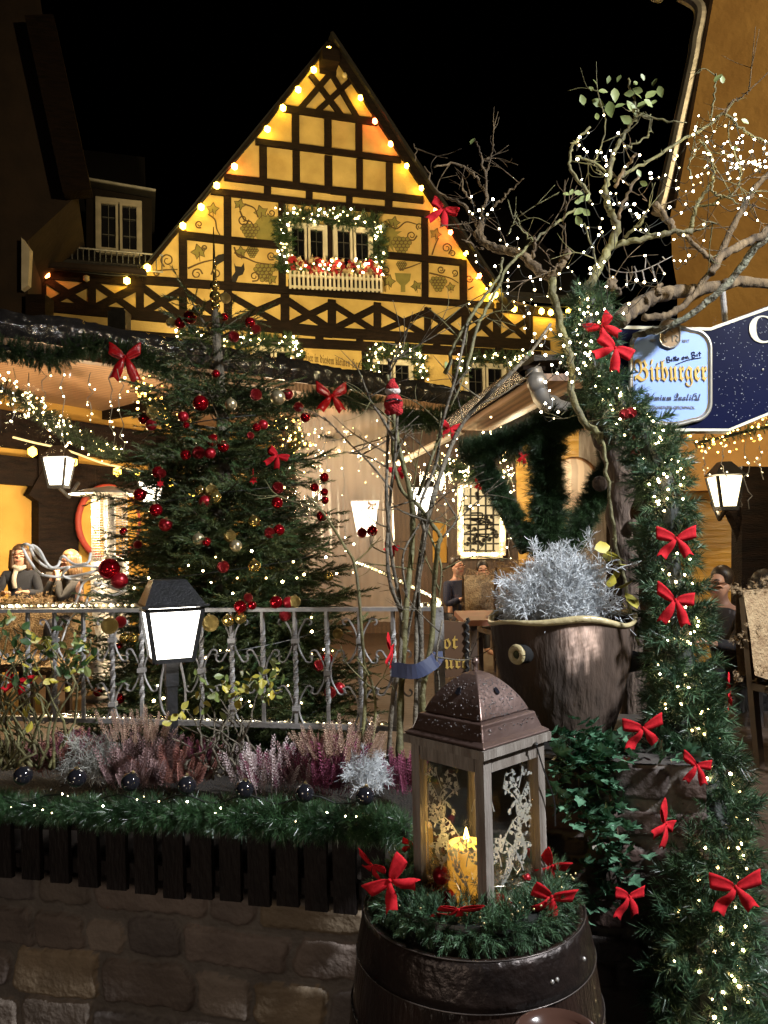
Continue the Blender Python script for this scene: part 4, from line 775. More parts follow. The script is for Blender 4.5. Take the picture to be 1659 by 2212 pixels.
# ------------------------------------------------------------------ bows
def bow_proto():
    def loop(s):
        q = MB(); n = 13; g = []; kx, kz, kt = RNG.uniform(.85, 1.2), RNG.uniform(-.08, .14), RNG.uniform(.7, 1.05)
        for i in range(n):
            t = i / (n - 1); a = t * 2 * math.pi; x = s * (.04 + .62 * kx * (1 - math.cos(a)) * .5); z = kz * (1 - math.cos(a)) + kt * .055 * math.sin(a) * (.4 + .6 * math.sin(a / 2)) + .2 * (1 - math.cos(a)) * .5; w = .06 + .17 * math.sin(t * math.pi) ** .8
            y0 = -.02 - .05 * math.sin(a); g.append([(x + .05 * s * k * 0, y0 + .02 * math.cos(k * 3), z + w * k) for k in (-1, -.5, 0, .5, 1)])
        q.sheet(np.array(g)); return q
    def tail(s):
        q = MB(); n = 8; g = []; kx, kz = RNG.uniform(.6, 1.5), RNG.uniform(.8, 1.15)
        for i in range(n):
            t = i / (n - 1); c = np.array((s * (.04 + .4 * kx * t), -.05 - .07 * math.sin(t * 5 * kx), -.02 - .86 * kz * t)); w = .05 + .14 * min(1, t * 2.0); cut = .13 * (t > .99)
            g.append([c + np.array((w * k * .95, .015 * k * k, w * k * .34 * s)) + (0, 0, (cut if k == 0 else 0)) for k in (-1, 0, 1)])
        q.sheet(np.array(g)); return q
    q = MB(); q.sphere((0, -.05, 0), .065, 10, (.8, .8, 1.1)); return loop, tail, q
def make_bow(p, size, m, label, rot=(0, 0, 0), spread=1.0, tails=2, group='red ribbon bows'):
    t = thing('ribbon_bow', label, 'bow', p, 0, group); t.rotation_euler = rot; t.scale = (size * .9 * spread, size * .9, size * .9); key = (m.name, len(BOWM) if len(BOWM) < 7 else int(RNG.integers(0, 7))); key = key if len(BOWM) < 7 else [k for k in BOWM if k[0] == m.name][int(RNG.integers(0, len([k for k in BOWM if k[0] == m.name])))]
    if key not in BOWM:
        lo, ta, kn = bow_proto(); l = [lo(s).mesh('loop', smooth=True) for s in (-1, 1)]; ts = [ta(s).mesh('tail', smooth=True) for s in (-1, 1)]; k = kn.mesh('knot', smooth=True)
        for me in l + ts + [k]: me.materials.append(m)
        BOWM[key] = (l, ts, k)
    l, ts, k = BOWM[key]
    for nm, me in [('loop', l[0]), ('loop', l[1]), ('tail', ts[0]), ('tail', ts[1]), ('knot', k)]:
        o = link(nm, me, None, t)
        if nm in ('loop', 'tail'): md = o.modifiers.new('cloth', 'SOLIDIFY'); md.thickness = .008
    return t
BOWM = {}
make_bow(E((233, 788), .3), .2, REDFILM, 'large shiny red bow on the eave garland left of the Christmas tree', (0, .03, .25))
make_bow(E((668, 866), .32), .215, REDFILM, 'large shiny red bow on the eave garland right of the treetop', (.05, -.05, .3))
for (x, y, Y, s, rot, lab) in ((958, 452, 3.55, .105, (0, .4, .2), 'red bow high on the left rose limb against the gable edge'), (1300, 704, 3.12, .1, (0, -.65, -.3), 'upper of two red velvet bows left of the beer sign'), (1328, 752, 3.05, .115, (0, .55, 0), 'lower of two red velvet bows left of the beer sign'),
    (1460, 1163, 2.78, .105, (0, .0, 0), 'topmost red bow on the front of the fir column beside the planter'), (1458, 1296, 2.75, .105, (0, .1, 0), 'second red bow down the fir column beside the planter'), (1572, 1490, 2.8, .1, (0, .5, 1.2), 'red bow edge-on at the right side of the fir column'),
    (1388, 1572, 2.7, .105, (.1, -.1, .1), 'shaded red bow on the left of the fir column under the planter'), (1505, 1652, 2.5, .072, (0, .15, .0), 'small red bow in the middle of the fir column'), (1436, 1778, 2.45, .095, (0, .75, .7), 'twisted red bow on the fir column level with the lit candle'), (1588, 1915, 2.3, .11, (0, -.05, 0), 'lowest red bow on the wide base of the fir column'),
    (1358, 1935, 2.48, .085, (0, .1, .3), 'dim red bow beside the ivy at the foot of the fir column'), (600, 984, tree_front(600, 984) - .04, .085, (0, .5, 0), 'small red bow pinned on the fir below the shelter boards'), (972, 925, 3.3, .075, (0, .2, .5), 'red bow at the eave garland end behind the rose stems'), (858, 1015, 3.5, .06, (0, -.2, .4), 'red bow behind the bare stems level with the fir star'),
    (846, 1180, 3.2, .055, (0, .4, .6), 'little red bow on the bare stems beside the twin baubles'), (842, 1400, 2.95, .085, (0, .3, 1.3), 'red bow tied edge-on low on the bare stems'), (38, 1470, 3.0, .075, (0, .3, .4), 'red bow in the rose bush at the left edge'), (1398, 958, 3.1, .1, (0, .2, .2), 'dark red bow under the beer sign behind the fir column')):
    make_bow(at(x, y, Y), s, VELVET, lab, rot)
for x, y, Y, lab in ((1035, 1045, 6.5, 'tiny red bow on the inner garland left of the lattice window'), (1130, 985, 5.2, 'tiny red bow between the arms of the garland post'), (803, 1090, 7.6, 'tiny red bow above the lamp right of the fir')): make_bow(at(x, y, Y), .07, VELVET, lab, (0, .2, 0))
# ------------------------------------------------------------------ lit garlands in the shelter, icicle strands
def scatter_line(path, n, spread): p = spline(path, 8); i = RNG.integers(0, len(p), n); return p[i] + RNG.normal(0, 1, (n, 3)) * spread
def lit_garland(path, rad, n, label, m, led_m, r=.0068, spread=.06):
    t = garland(path, rad, 300, 'lit_garland', label, m, core=True); leds(t, scatter_line(path, n, spread), r, led_m); return t
lit_garland([at(-10, 835, 5.6), at(60, 868, 5.9), at(110, 905, 6.3), at(180, 948, 7.0), at(260, 985, 8.0)], .09, 98, 'garland thick with white lights sloping under the left boards', PVCDARK, E_WARM)
lit_garland([at(285, 820, 6.2), at(318, 850, 6.3), at(350, 890, 6.5), at(395, 930, 7.0)], .08, 70, 'garland glowing gold behind the left side of the Christmas tree', PVCDARK, E_GOLD, .0085)
lit_garland([at(935, 1010, 8.8), at(985, 1015, 8.9), at(1040, 1030, 9.0), at(1090, 1040, 8.8)], .14, 98, 'garland with dense lights hanging above the lattice window', PVCDARK, E_WARM, .0095, .16)
lit_garland([at(1005, 985, 6.2), at(1080, 975, 6.2), at(1150, 985, 6.0)], .1, 45, 'lit garland behind the arms of the garland post', PVCDARK, E_WARM, .007, .12)
lit_garland([at(1500, 958, 5.3), at(1560, 945, 5.2), at(1640, 925, 5.1), at(1700, 915, 5.0)], .05, 55, 'thin lit garland along the lower edge of the navy sign', PVCDARK, E_GOLD, .006, .05)
lit_garland([at(600, 905, 6.6), at(635, 930, 6.7), at(655, 965, 7.0)], .07, 45, 'short garland glowing gold behind the right side of the treetop', PVCDARK, E_GOLD, .008)
lit_garland([at(690, 940, 7.2), at(780, 960, 7.4), at(860, 990, 7.8)], .05, 50, 'thin lit garland under the boards between the tree and the bare stems', PVCDARK, E_WARM, .0065, .12)
def icicles(specs, label, n_each=9, r=.0055, m=None):
    b = specs[0][0]; t = thing('icicle_lights', label, 'string lights', b); pts = []
    for (a, l) in specs:
        k = 10; p = np.array([a - UP * l * i / (k - 1) + RNG.normal(0, .012, 3) for i in range(k)]); q = MB(); q.tube(p, .003, 4); part(q, 'strand', CLEARWIRE, t); pts += [p[i] + RNG.normal(0, .01, 3) for i in RNG.integers(1, k, n_each)]
    leds(t, pts, r, m or E_TINY); return t
icicles([(at(x, 795 + RNG.uniform(-5, 12), 5.3), l) for x, l in ((28, .4), (95, .3), (135, .62), (196, .35), (240, .5), (262, .6), (60, .35))], 'clear icicle light strands hanging below the eave garland at left', 7)
icicles([(at(x, 905 + RNG.uniform(-5, 15), 6.2), l) for x, l in ((420, .35), (450, .3), (480, .3), (540, .35), (620, .5), (650, .35), (680, .4), (700, .5), (740, .95), (775, .4))], 'clear icicle light strands hanging behind the Christmas tree', 6)
icicles([(at(x, 1000 + RNG.uniform(-5, 25), 8.6), l) for x, l in ((940, .5), (960, .8), (980, .4), (1010, .5), (1095, 1.0), (1105, .6))], 'icicle light strands around the lattice window', 8, .008)
icicles([(at(x, 950 + RNG.uniform(-5, 15), 5.2), l) for x, l in ((1520, .2), (1560, .25), (1610, .45), (1640, .25))], 'icicle light strands under the navy sign', 6, .005)
# window garlands on the house
def win_garland(p, label, n, rad=.17, led_r=.016):
    path = [H(a, .12) for a in p]; d = np.concatenate([np.linspace(path[i], path[i + 1], 10) for i in range(len(path) - 1)]); t = garland(d, rad, 150, 'window_garland', label, PVCDARK, T_LOW, droop=0, raw=True); k = RNG.integers(0, len(d), n)
    leds(t, d[k] + HN * .1 + RNG.normal(0, .07, (n, 3)), led_r, E_WARM, 100); return t
win_garland([z1(672, 1080), z1(670, 838), z1(870, 842), z1(1078, 868), z1(1080, 1085)], 'lit fir garland framing the gable window above the flower box', 80, .2, .017)
win_garland([z3(-40, 585), z3(150, 600), z3(320, 612), z3(465, 612), z3(478, 680)], 'lit fir garland over the lower left house window beside the treetop', 55)
win_garland([z3(802, 790), z3(805, 660), z3(900, 650), z3(1015, 660), z3(1025, 770)], 'lit fir garland round the middle lower house window', 55)
win_garland([z3(1205, 760), z3(1210, 685), z3(1340, 680), z3(1500, 690), z3(1435, 690), z3(1430, 820)], 'lit fir garland round the right lower house window', 60)
# flower box
fb = thing('flower_box', 'white picket flower box of red and cream flowers under the gable window', 'flower box', H(z1(880, 1140), .3)); q = MB()
a, b = H(z1(690, 1100), .3), H(z1(1085, 1118), .3)
for k in range(22): p = a + (b - a) * k / 21; q.box(p - UP * .12, (.042, .02, .34), (HD, HN, UP))
for z in (-.03, -.24): q.beam(a + UP * z - HN * .02, b + UP * z - HN * .02, .04, .02, HN)
part(q, 'pickets', WHITEWOOD, fb); q = MB(); q.beam(a - UP * .16 - HN * .12, b - UP * .16 - HN * .12, .15, .2, UP); part(q, 'trough', TIMBER, fb)
FR_ = mat('flower_red', (.4, .02, .03)); FC = mat('flower_cream', (.65, .5, .3))
for m, n, nm in ((FR_, 90, 'red_flowers'), (FC, 80, 'cream_flowers')):
    q = MB(); l = np.array([a + (b - a) * RNG.uniform(0, 1) + UP * RNG.uniform(.03, .3) - HN * RNG.uniform(-.08, .18) for _ in range(n)]); q.scatter((T_IVY[0] * .09, T_IVY[1]), np.repeat(l, 3, 0), rdirs(n * 3) + HN, 1); part(q, nm, m, fb, kind='stuff')
q = MB(); l = np.array([a + (b - a) * RNG.uniform(0, 1) + UP * RNG.uniform(0, .2) - HN * RNG.uniform(-.05, .18) for _ in range(160)]); q.scatter((T_LEAF[0] * .1, T_LEAF[1]), l, rdirs(160, .5)); part(q, 'leaves', LEAFD, fb, kind='stuff')
leds(fb, [a + (b - a) * RNG.uniform(0, 1) + UP * RNG.uniform(0, .3) + HN * .12 for _ in range(30)], .018, E_WARM)
# bulbs on the gable and the wings
BY, BO, BR_ = emit('bulb_gold', (1.0, .6, .06), 36), emit('bulb_orange', (1.0, .24, .05), 40), emit('bulb_red', (1.0, .10, .03), 40); BOFF = mat('unlit_bulb', (.6, .5, .3), None, .2)
lb = [(868, 108), (800, 198), (732, 285), (665, 365), (597, 458), (453, 622), (375, 705), (307, 800), (227, 882), (72, 1065)]
rb = [(868, 108), (935, 222), (1005, 320), (1068, 422), (1137, 522), (1208, 618), (1272, 715), (1335, 812), (1400, 908), (1467, 1000), (1527, 1098), (1572, 1140)]
HB = lambda p: H(p, .16)
bulb_string(spline([HB(z1(*p)) + UP * .1 for p in lb], 4), [HB(z1(*p)) for p in lb[1:]], .062, 'bulb_string', 'string of golden bulbs down the left slope of the gable', 'string lights', {4: BO, -1: BY}, .014)
bulb_string(spline([HB(z1(*p)) + UP * .1 for p in rb], 4), [HB(z1(*p)) for p in rb], .058, 'bulb_string', 'string of golden and red bulbs down the right slope of the gable', 'string lights', {1: BOFF, 3: BR_, 4: BO, 7: BO, 8: BR_, 10: BO, -1: BY}, .014)
wl_ = [z2(300, 805), z2(550, 830), z2(803, 845), z2(930, 765)]
bulb_string(spline([HB(p) + UP * .1 for p in wl_], 4), [HB(p) for p in wl_], .062, 'bulb_string', 'four bulbs under the eave of the left wing', 'string lights', {0: BO, 1: BOFF, -1: BY}, .014)
wr_ = [z3(1330, 415), z3(1348, 402), z3(1430, 465), z3(1550, 475), z3(1590, 480), z4(585, 1200), z4(710, 1200)]
bulb_string(spline([HB(p) + UP * .1 for p in wr_], 4), [HB(p) for p in wr_], .062, 'bulb_string', 'row of golden bulbs under the eave of the right wing', 'string lights', [BY], .014)
q = MB(); c = at(258, 700, 7.0); q.box(c, (.16, .16, .2)); q.box(c + (0, .05, .11), (.12, .2, .04)); single(q, 'floodlight', 'black floodlight box standing on the film-wrapped eave', 'floodlight', BLACKMETAL)
# ------------------------------------------------------------------ pier on the right with planter and ivy
PIERC = [(.17, .13, .11), (.15, .09, .075), (.22, .17, .13), (.12, .09, .08), (.17, .11, .09)]
PZ = at(1230, 1588, 3.0)[2]
pa, pb = at(1120, 1600, 2.72) * (1, 1, 0), at(1520, 1600, 2.55) * (1, 1, 0); pn = np.array((pb - pa)[[1, 0, 2]] * (1, -1, 1)); pn = unit(pn); pn = pn if pn[1] < 0 else -pn
q = stone_sheet(pa, pb, -.16, PZ, pn, 21, (.07, .13), (.14, .3), tints=PIERC, depth=.022, back=.75); single(q, 'brick_pier', 'dark mixed stone and brick pier carrying the clay planter', 'wall', STONE, smooth=True)
CLAY = mat('brown_clay', (.075, .047, .032), (.03, .02, .015), .9, scale=5, bump=.7, bscale=30, attr=True, stretch=(1, 1, .25))
pc = at(1222, 1590, 3.02); pc[2] = PZ; pk = 3.02 / F
pl = thing('clay_planter', 'large brown clay planter with wavy pale rim and round spouts on the stone pier', 'planter', pc)
zr = at(1222, 1343, 2.9)[2] - PZ
nth, nz = 120, 46; th_ = np.linspace(0, 2 * math.pi, nth, endpoint=False); tz = np.linspace(0, 1, nz)
rw_ = lambda t: .168 + .108 * np.clip(t, 0, 1) ** .75 + .012 * np.sin(t * math.pi)
Zg = tz[None] * (zr + .012 * np.sin(th_ * 3 + .6)[:, None] + .008 * np.sin(th_ * 5 + 2)[:, None]); Rg = rw_(tz)[None] + .003 * vnoise(np.cos(th_)[:, None] * 3, tz[None] * 4, 2, 2)
V = np.stack([pc[0] + Rg * np.cos(th_)[:, None] * 1.0, pc[1] + Rg * np.sin(th_)[:, None] * .8, PZ + Zg], 2)
i = np.arange(nth)[:, None] * nz + np.arange(nz)[None]; j = np.roll(i, -1, 0); Fq = np.stack([i[:, :-1], j[:, :-1], j[:, 1:], i[:, 1:]], -1).reshape(-1, 4)
# pale lime bloom that ran down one side of the glaze
st = np.random.default_rng(4).uniform(0, 1, nth); ang = (th_ + math.pi / 2 + math.pi) % (2 * math.pi) - math.pi
mk = (np.exp(-((ang - .06) / .27) ** 4))[:, None] * np.clip((tz[None] - (.52 + .28 * st[:, None])) / .12, 0, 1) * np.clip((.97 - tz[None]) / .04, 0, 1) * (.45 + .55 * np.random.default_rng(5).uniform(0, 1, (nth, nz)))
Cc = (1.0 + 13.0 * mk[..., None] * np.array((1, 1.12, 1.3))); q = MB(); q.add(V.reshape(-1, 3), Fq, col=Cc.reshape(-1, 3)); part(q, 'pot', CLAY, pl, True)
GLAZE = mat('pale_glaze', (.5, .43, .25), (.36, .29, .15), .25, scale=12, bump=.3)
q = MB(); rim = V[:, -1] + (0, 0, .004); q.tube(np.concatenate([rim, rim[:1]]), .0115 + .003 * np.sin(np.linspace(0, 6.28 * 3, nth + 1)), 8, False); part(q, 'rim', GLAZE, pl, True)
q = MB(); q.lathe([(.2, -.045), (.12, -.03), (.01, -.02)], (pc[0], pc[1], PZ + zr), 30, True); part(q, 'soil', SOIL, pl)
for (x, y, big) in ((1128, 1412, 1), (1385, 1428, 1)):
    c = at(x, y, 2.86 if x < 1300 else 2.98); out = unit((c - pc) * (1, 1, 0)); a = c - out * .05; q = MB(); q.tube([a - out * .03, c + out * .0, c + out * .028], [.05, .034, .038], 16); so = part(q, 'spout', CLAY, pl, True)
    q = MB(); x_ = np.cross(UP, out); k = np.linspace(0, 2 * math.pi, 25); q.tube(np.array([c + out * .03 + x_ * .026 * math.cos(t) + UP * .026 * math.sin(t) for t in k]), .012, 8, False); part(q, 'spout_rim', GLAZE, so, True)
    q = MB(); q.prism([c + out * .0305 + x_ * .016 * math.cos(t) + UP * .016 * math.sin(t) for t in k[:-1]], out * .002); part(q, 'spout_hole', DARKBALL, so)
# silver bush
SILVER = mat('silver_twigs', (.68, .71, .74), (.4, .43, .45), .7, scale=10)
def twig_tmpl(seed):
    r = np.random.default_rng(seed); q = MB()
    def grow(p, d, l, dep):
        e = p + d * l; q.tube([p, p + d * l * .5 + r.normal(0, .1, 3) * l, e], [.0013, .0012, .0009], 3, False)
        if dep:
            for _ in range(5 if dep == 2 else 4): grow(p + (e - p) * r.uniform(.35, 1), unit(d + r.normal(0, .75, 3)), l * r.uniform(.4, .7), dep - 1)
    grow(np.zeros(3), np.array((0, 0, 1.0)), .1, 2); V = np.concatenate(q.V); return V, np.concatenate(q.F)
T_TW = [twig_tmpl(k) for k in range(3)]
def silver_bush(c, rx, ry, h, n, name, label, sc=1.0, m=SILVER):
    q = MB(); th = RNG.uniform(0, 2 * math.pi, n); u = RNG.uniform(0, 1, n); rr = np.sqrt(RNG.uniform(0.02, 1, n)); ph = rr * 1.25
    d = np.stack([np.sin(ph) * np.cos(th), np.sin(ph) * np.sin(th), np.cos(ph)], 1); lob = .82 + .3 * np.sin(th * 2.3 + ph * 3.1 + n) * np.sin(th * 3.7 - ph * 2.0) + RNG.normal(0, .1, n); base = np.asarray(c) + d * np.array((rx, ry, h)) * (RNG.uniform(.35, .72, n) * lob)[:, None]
    for k in range(3): s = slice(k, None, 3); q.scatter(T_TW[k], base[s], d[s] + RNG.normal(0, .25, d[s].shape), sc * RNG.uniform(.8, 1.25, len(base[s])))
    for k in range(0, n, 7): q.tube([np.asarray(c) + d[k] * .02, np.asarray(c) + d[k] * np.array((rx, ry, h)) * .5], [.004, .002], 4, False)
    return single(q, name, label, 'shrub', m)
sb = pc + (-.015, 0, zr - .05); silver_bush(sb, .235, .19, .375, 520, 'silver_bush', 'fine silvery-white wiry bush growing in the clay planter', .82)
# ivy
iv = thing('ivy', 'dark glossy ivy spilling down the pier below the clay planter', 'ivy', at(1260, 1990, 2.66))
q = MB(); st_ = MB(); P, N2 = [], []
for x0, y0, x1, y1, k in ((1240, 1590, 1250, 1780, 34), (1270, 1590, 1285, 1840, 40), (1300, 1600, 1325, 1800, 34), (1260, 1600, 1320, 1905, 44), (1225, 1610, 1200, 1750, 22), (1280, 1600, 1345, 1930, 40), (1230, 1680, 1225, 1760, 12), (1250, 1850, 1275, 1985, 14), (1300, 1850, 1300, 1960, 14)):
    p = spline([at(x0, y0, 2.72), at((x0 + x1) / 2 + RNG.uniform(-20, 20), (y0 + y1) / 2, 2.62), at(x1, y1, 2.60)], 6); st_.tube(p, .003, 5); t = RNG.uniform(0, len(p) - 1, k).astype(int); P += list(p[t] + RNG.normal(0, .028, (k, 3)) + (0, -.03, 0)); 
for _ in range(120): P.append(at(RNG.uniform(1195, 1335), RNG.uniform(1575, 1680), RNG.uniform(2.6, 2.8)))
for _ in range(45): P.append(np.array((RNG.uniform(pa[0] + .2, pb[0]), RNG.uniform(2.55, 2.8), PZ + RNG.uniform(.01, .05))))
P = np.array(P); d = np.stack([RNG.normal(0, .6, len(P)), -.35 + RNG.normal(0, .4, len(P)), -.9 + RNG.normal(0, .35, len(P))], 1)
# leaves face outwards: build with spin so the blade looks at the street
z = d / np.linalg.norm(d, axis=1)[:, None]; q = MB(); V0, F0 = T_IVY
for k in range(len(P)):
    y_ = z[k]; n_ = unit(np.array((RNG.normal(.15, .45), -1, RNG.normal(.5, .4)))); n_ = unit(n_ - y_ * n_.dot(y_)); x_ = np.cross(y_, n_); s = RNG.uniform(.034, .064); q.add(P[k] + (V0 @ np.stack([x_, y_, n_])) * s, F0)
part(q, 'leaves', IVY, iv, False); part(st_, 'stems', mat('ivy_stem', (.12, .075, .045)), iv)
# ------------------------------------------------------------------ barrel, wreath and lantern
bc = at(1022, 1952, 2.12); BZ = bc[2]; bpx = 2.12 / F * .96
CASK = mat('wet_cask', (.026, .014, .01), (.009, .005, .004), .28, scale=4, bump=.6, bscale=26, stretch=(3, 3, .4), coat=.3)
HOOP = mat('hoop_iron', (.034, .022, .018), (.012, .008, .007), .36, metal=.5, scale=9, bump=.4, bscale=30)
HOOP_EDGE = mat('hoop_edge', (.12, .1, .09), (.05, .04, .035), .4, metal=.6, scale=14)
br = thing('wine_barrel', 'dark wet wine barrel standing upright in front of the wall carrying the lantern', 'barrel', (bc[0], bc[1], 0))
Rt = 238 * bpx; prof = lambda z: Rt * (1 + .22 * (1 - ((z - BZ * .42) / (BZ * .60)) ** 2) / 1 * .75) if True else 0
pz0 = prof(BZ); zz = np.linspace(-.16, BZ, 26); pr = [(prof(z) / pz0 * Rt, z) for z in zz] + [(Rt * .955, BZ), (Rt * .945, BZ - .03), (.001, BZ - .03)]
q = MB(); q.lathe(pr, (bc[0], bc[1], 0), 72, False); part(q, 'staves', CASK, br, True)
def hoop(z0, z1_, nm='hoop'):
    q = MB(); k = [(prof(z) / pz0 * Rt + .004, z) for z in np.linspace(z0, z1_, 6)]; q.lathe([(k[0][0] - .004, k[0][1])] + k + [(k[-1][0] - .004, k[-1][1])], (bc[0], bc[1], 0), 72, False); ho = part(q, nm, HOOP, br, True)
    for z_ in (z0, z1_):
        q = MB(); a_ = np.linspace(0, 2 * math.pi, 73); r__ = prof(z_) / pz0 * Rt + .004; q.tube(np.stack([bc[0] + r__ * np.cos(a_), bc[1] + r__ * np.sin(a_), np.full(73, z_)], 1), .0017, 6, False); part(q, 'hoop_edge', HOOP_EDGE, ho, True)
    q = MB()
    for a in (-1.05, -1.0, -.62): q.sphere((bc[0] + (prof((z0 + z1_) / 2) / pz0 * Rt + .005) * math.cos(a), bc[1] + (prof((z0 + z1_) / 2) / pz0 * Rt + .005) * math.sin(a), (z0 + z1_) / 2 + .01 * a), .006, 8)
    part(q, 'rivets', ZINC, ho, True)
hoop(BZ - .105, BZ + .002); hoop(BZ - .30, BZ - .235)
# bowl in the lowest corner
wc = at(1205, 2236, 1.62); bw_ = thing('wooden_tub', 'round dark glazed tub rim just showing at the bottom edge before the barrel', 'tub', (wc[0], wc[1], 0)); q = MB(); wr_2 = .085; q.lathe([(wr_2 * .9, 0), (wr_2 * 1.15, wc[2] * .6), (wr_2 * 1.04, wc[2] - .02), (wr_2 * 1.1, wc[2]), (wr_2 * .98, wc[2] + .006), (wr_2 * .93, wc[2] - .01), (.001, wc[2] - .02)], (wc[0], wc[1], 0), 48, False); part(q, 'bowl', mat('dark_glaze', (.07, .035, .025), (.04, .02, .015), .15, scale=6, coat=.5), bw_, True)
# wreath on the barrel head
a = np.linspace(0, 2 * math.pi, 40); wp = np.stack([bc[0] + Rt * .74 * np.cos(a), bc[1] + Rt * .74 * np.sin(a), np.full(40, BZ + .035)], 1)
wt = garland(wp, .08, 560, 'fir_wreath', 'green fir wreath lying on the barrel head around the lantern', PVC, T_GAR, (.65, 1.05), -.3, raw=True)
q = MB()
for k in range(70): t = RNG.uniform(0, 6.28); r_ = Rt * RNG.uniform(.68, .95); q.sphere((bc[0] + r_ * math.cos(t), bc[1] + r_ * math.sin(t), BZ + .07 + RNG.uniform(-.01, .03)), .0036, 6)
part(q, 'bead_chain', CAPM, wt, True, kind='stuff')
for (x, y, Y, s, rot, lab) in ((806, 1868, 2.05, .075, (.6, .35, -.5), 'small red bow at the far left of the barrel wreath'), (842, 1900, 1.92, .09, (.1, -.75, -.1), 'large upright red bow on the left of the barrel wreath'), (990, 1962, 1.87, .085, (.9, .1, .2), 'flattened red bow on the wreath in front of the lantern foot'),
        (1192, 1868, 2.1, .085, (.5, .45, .3), 'upper red bow on the wreath right of the lantern'), (1190, 1935, 1.95, .095, (.35, .3, .3), 'lower red bow on the wreath right of the lantern'), (893, 1822, 2.3, .05, (.3, .2, 0), 'red bow tip peeping out behind the left lantern post')): make_bow(at(x, y, Y), s, VELVET, lab, rot)
# lantern
lc = np.array((bc[0] + .022, bc[1] - .005, BZ - .028)); LA = R(43); u1 = np.array((math.cos(LA), math.sin(LA), 0)); u2 = np.array((-math.sin(LA), math.cos(LA), 0))
hw = .112; lt = thing('candle_lantern', 'tall weathered wooden lantern with copper domed roof and etched glass on the barrel', 'lantern', lc)
LZ = at(1045, 1640, bc[1] - .185)[2] - lc[2]
def lp_(a, b, z): return lc + u1 * a + u2 * b + UP * z
tap = lambda z: 1 + .0 * z
for (a, b) in ((-1, -1), (1, -1), (1, 1), (-1, 1)): q = MB(); q.beam(lp_(a * hw, b * hw, 0), lp_(a * hw, b * hw, LZ), .029, .029, u1); part(q, 'corner_post', GREYWOOD, lt)
for z, hgt in ((.03, .04), (LZ - .02, .04)):
    for s in (-1, 1):
        q = MB(); q.beam(lp_(-hw + .018, s * hw, z), lp_(hw - .018, s * hw, z), .026, hgt, UP); part(q, 'rail', GREYWOOD, lt); q = MB(); q.beam(lp_(s * hw, -hw + .018, z), lp_(s * hw, hw - .018, z), .026, hgt, UP); part(q, 'rail', GREYWOOD, lt)
q = MB(); q.box(lp_(0, 0, .016), (2 * hw, 2 * hw, .012), (u1, u2, UP)); part(q, 'floor', GREYWOOD, lt)
q = MB(); q.box(lp_(0, 0, LZ + .011), (2 * hw + .058, 2 * hw + .058, .022), (u1, u2, UP)); part(q, 'cornice', GREYWOOD, lt)
def sq_lathe(prof, m, name, parent):
    q = MB(); V = []; 
    for (h_, z) in prof: V += [lp_(a * h_, b * h_, z) for a, b in ((-1, -1), (1, -1), (1, 1), (-1, 1))]
    Fs = [(i * 4 + j, i * 4 + (j + 1) % 4, (i + 1) * 4 + (j + 1) % 4, (i + 1) * 4 + j) for i in range(len(prof) - 1) for j in range(4)]; q.add(V, Fs, [(3, 2, 1, 0)], [tuple(len(V) - 4 + k for k in range(4))]); o = part(q, name, m, parent); return o
RZ = LZ + .022; rb_ = hw + .024; DH = .108
def dome(s): return ((rb_ - .04) * (1 - s) ** .6 * (1 + .06 * math.sin(s * math.pi)) + .005, RZ + .06 + DH * s)
ro = sq_lathe([(rb_, RZ), (rb_ + .004, RZ + .006), (rb_ - .012, RZ + .016), (rb_ - .022, RZ + .045), (rb_ - .024, RZ + .055), (rb_ - .042, RZ + .06)] + [dome(s_) for s_ in np.linspace(.01, 1, 14)], COPPER, 'lantern_roof', lt)
md = ro.modifiers.new('soft', 'BEVEL'); md.width = .003; md.segments = 2; md.limit_method = 'ANGLE'; md.angle_limit = R(40)
zt_ = RZ + .06 + DH; q = MB(); q.lathe([(.012, zt_ - .006), (.006, zt_ + .004), (.006, zt_ + .014), (.011, zt_ + .02), (.009, zt_ + .03), (.001, zt_ + .034)], (lc[0], lc[1], lc[2]), 16); part(q, 'finial', COPPER, ro, True)
for s, ax in ((-1, u1), (-1, u2)):
    o_ = u2 if ax is u1 else u1; dh_, dz_ = dome(.5); c = lp_(0, 0, dz_) + ax * s * (dh_ - .008); nrm = unit(ax * s + UP * .85); x_ = unit(np.cross(UP, nrm)); y_ = np.cross(nrm, x_); q = MB(); q.prism([c + nrm * .012 + x_ * .0075 * math.cos(t) + y_ * .0105 * math.sin(t) for t in np.linspace(0, 6.28, 13)[:-1]], nrm * -.02); part(q, 'vent_hole', DARKBALL, ro)
q = MB(); rr = np.random.default_rng(8)      # rain drops on the copper
for k in range(260):
    h_, z = dome(rr.uniform(.02, .85) ** 1.2); w_ = rr.uniform(-.92, .92) * h_; c = lp_(-h_ if k % 3 == 0 else w_, w_ if k % 3 == 0 else -h_, z); s = rr.uniform(.0011, .0028); q.sphere(c, s, 6)
for k in range(90): w_ = rr.uniform(-1, 1) * (rb_ - .02); q.sphere(lp_(w_, -(rb_ - .017), RZ + rr.uniform(.02, .05)) if k % 2 else lp_(-(rb_ - .017), w_, RZ + rr.uniform(.02, .05)), rr.uniform(.001, .0024), 6)
part(q, 'rain_drops', mat('water_bead', (.16, .14, .14), None, .04, metal=.2, coat=1), ro, True, kind='stuff')
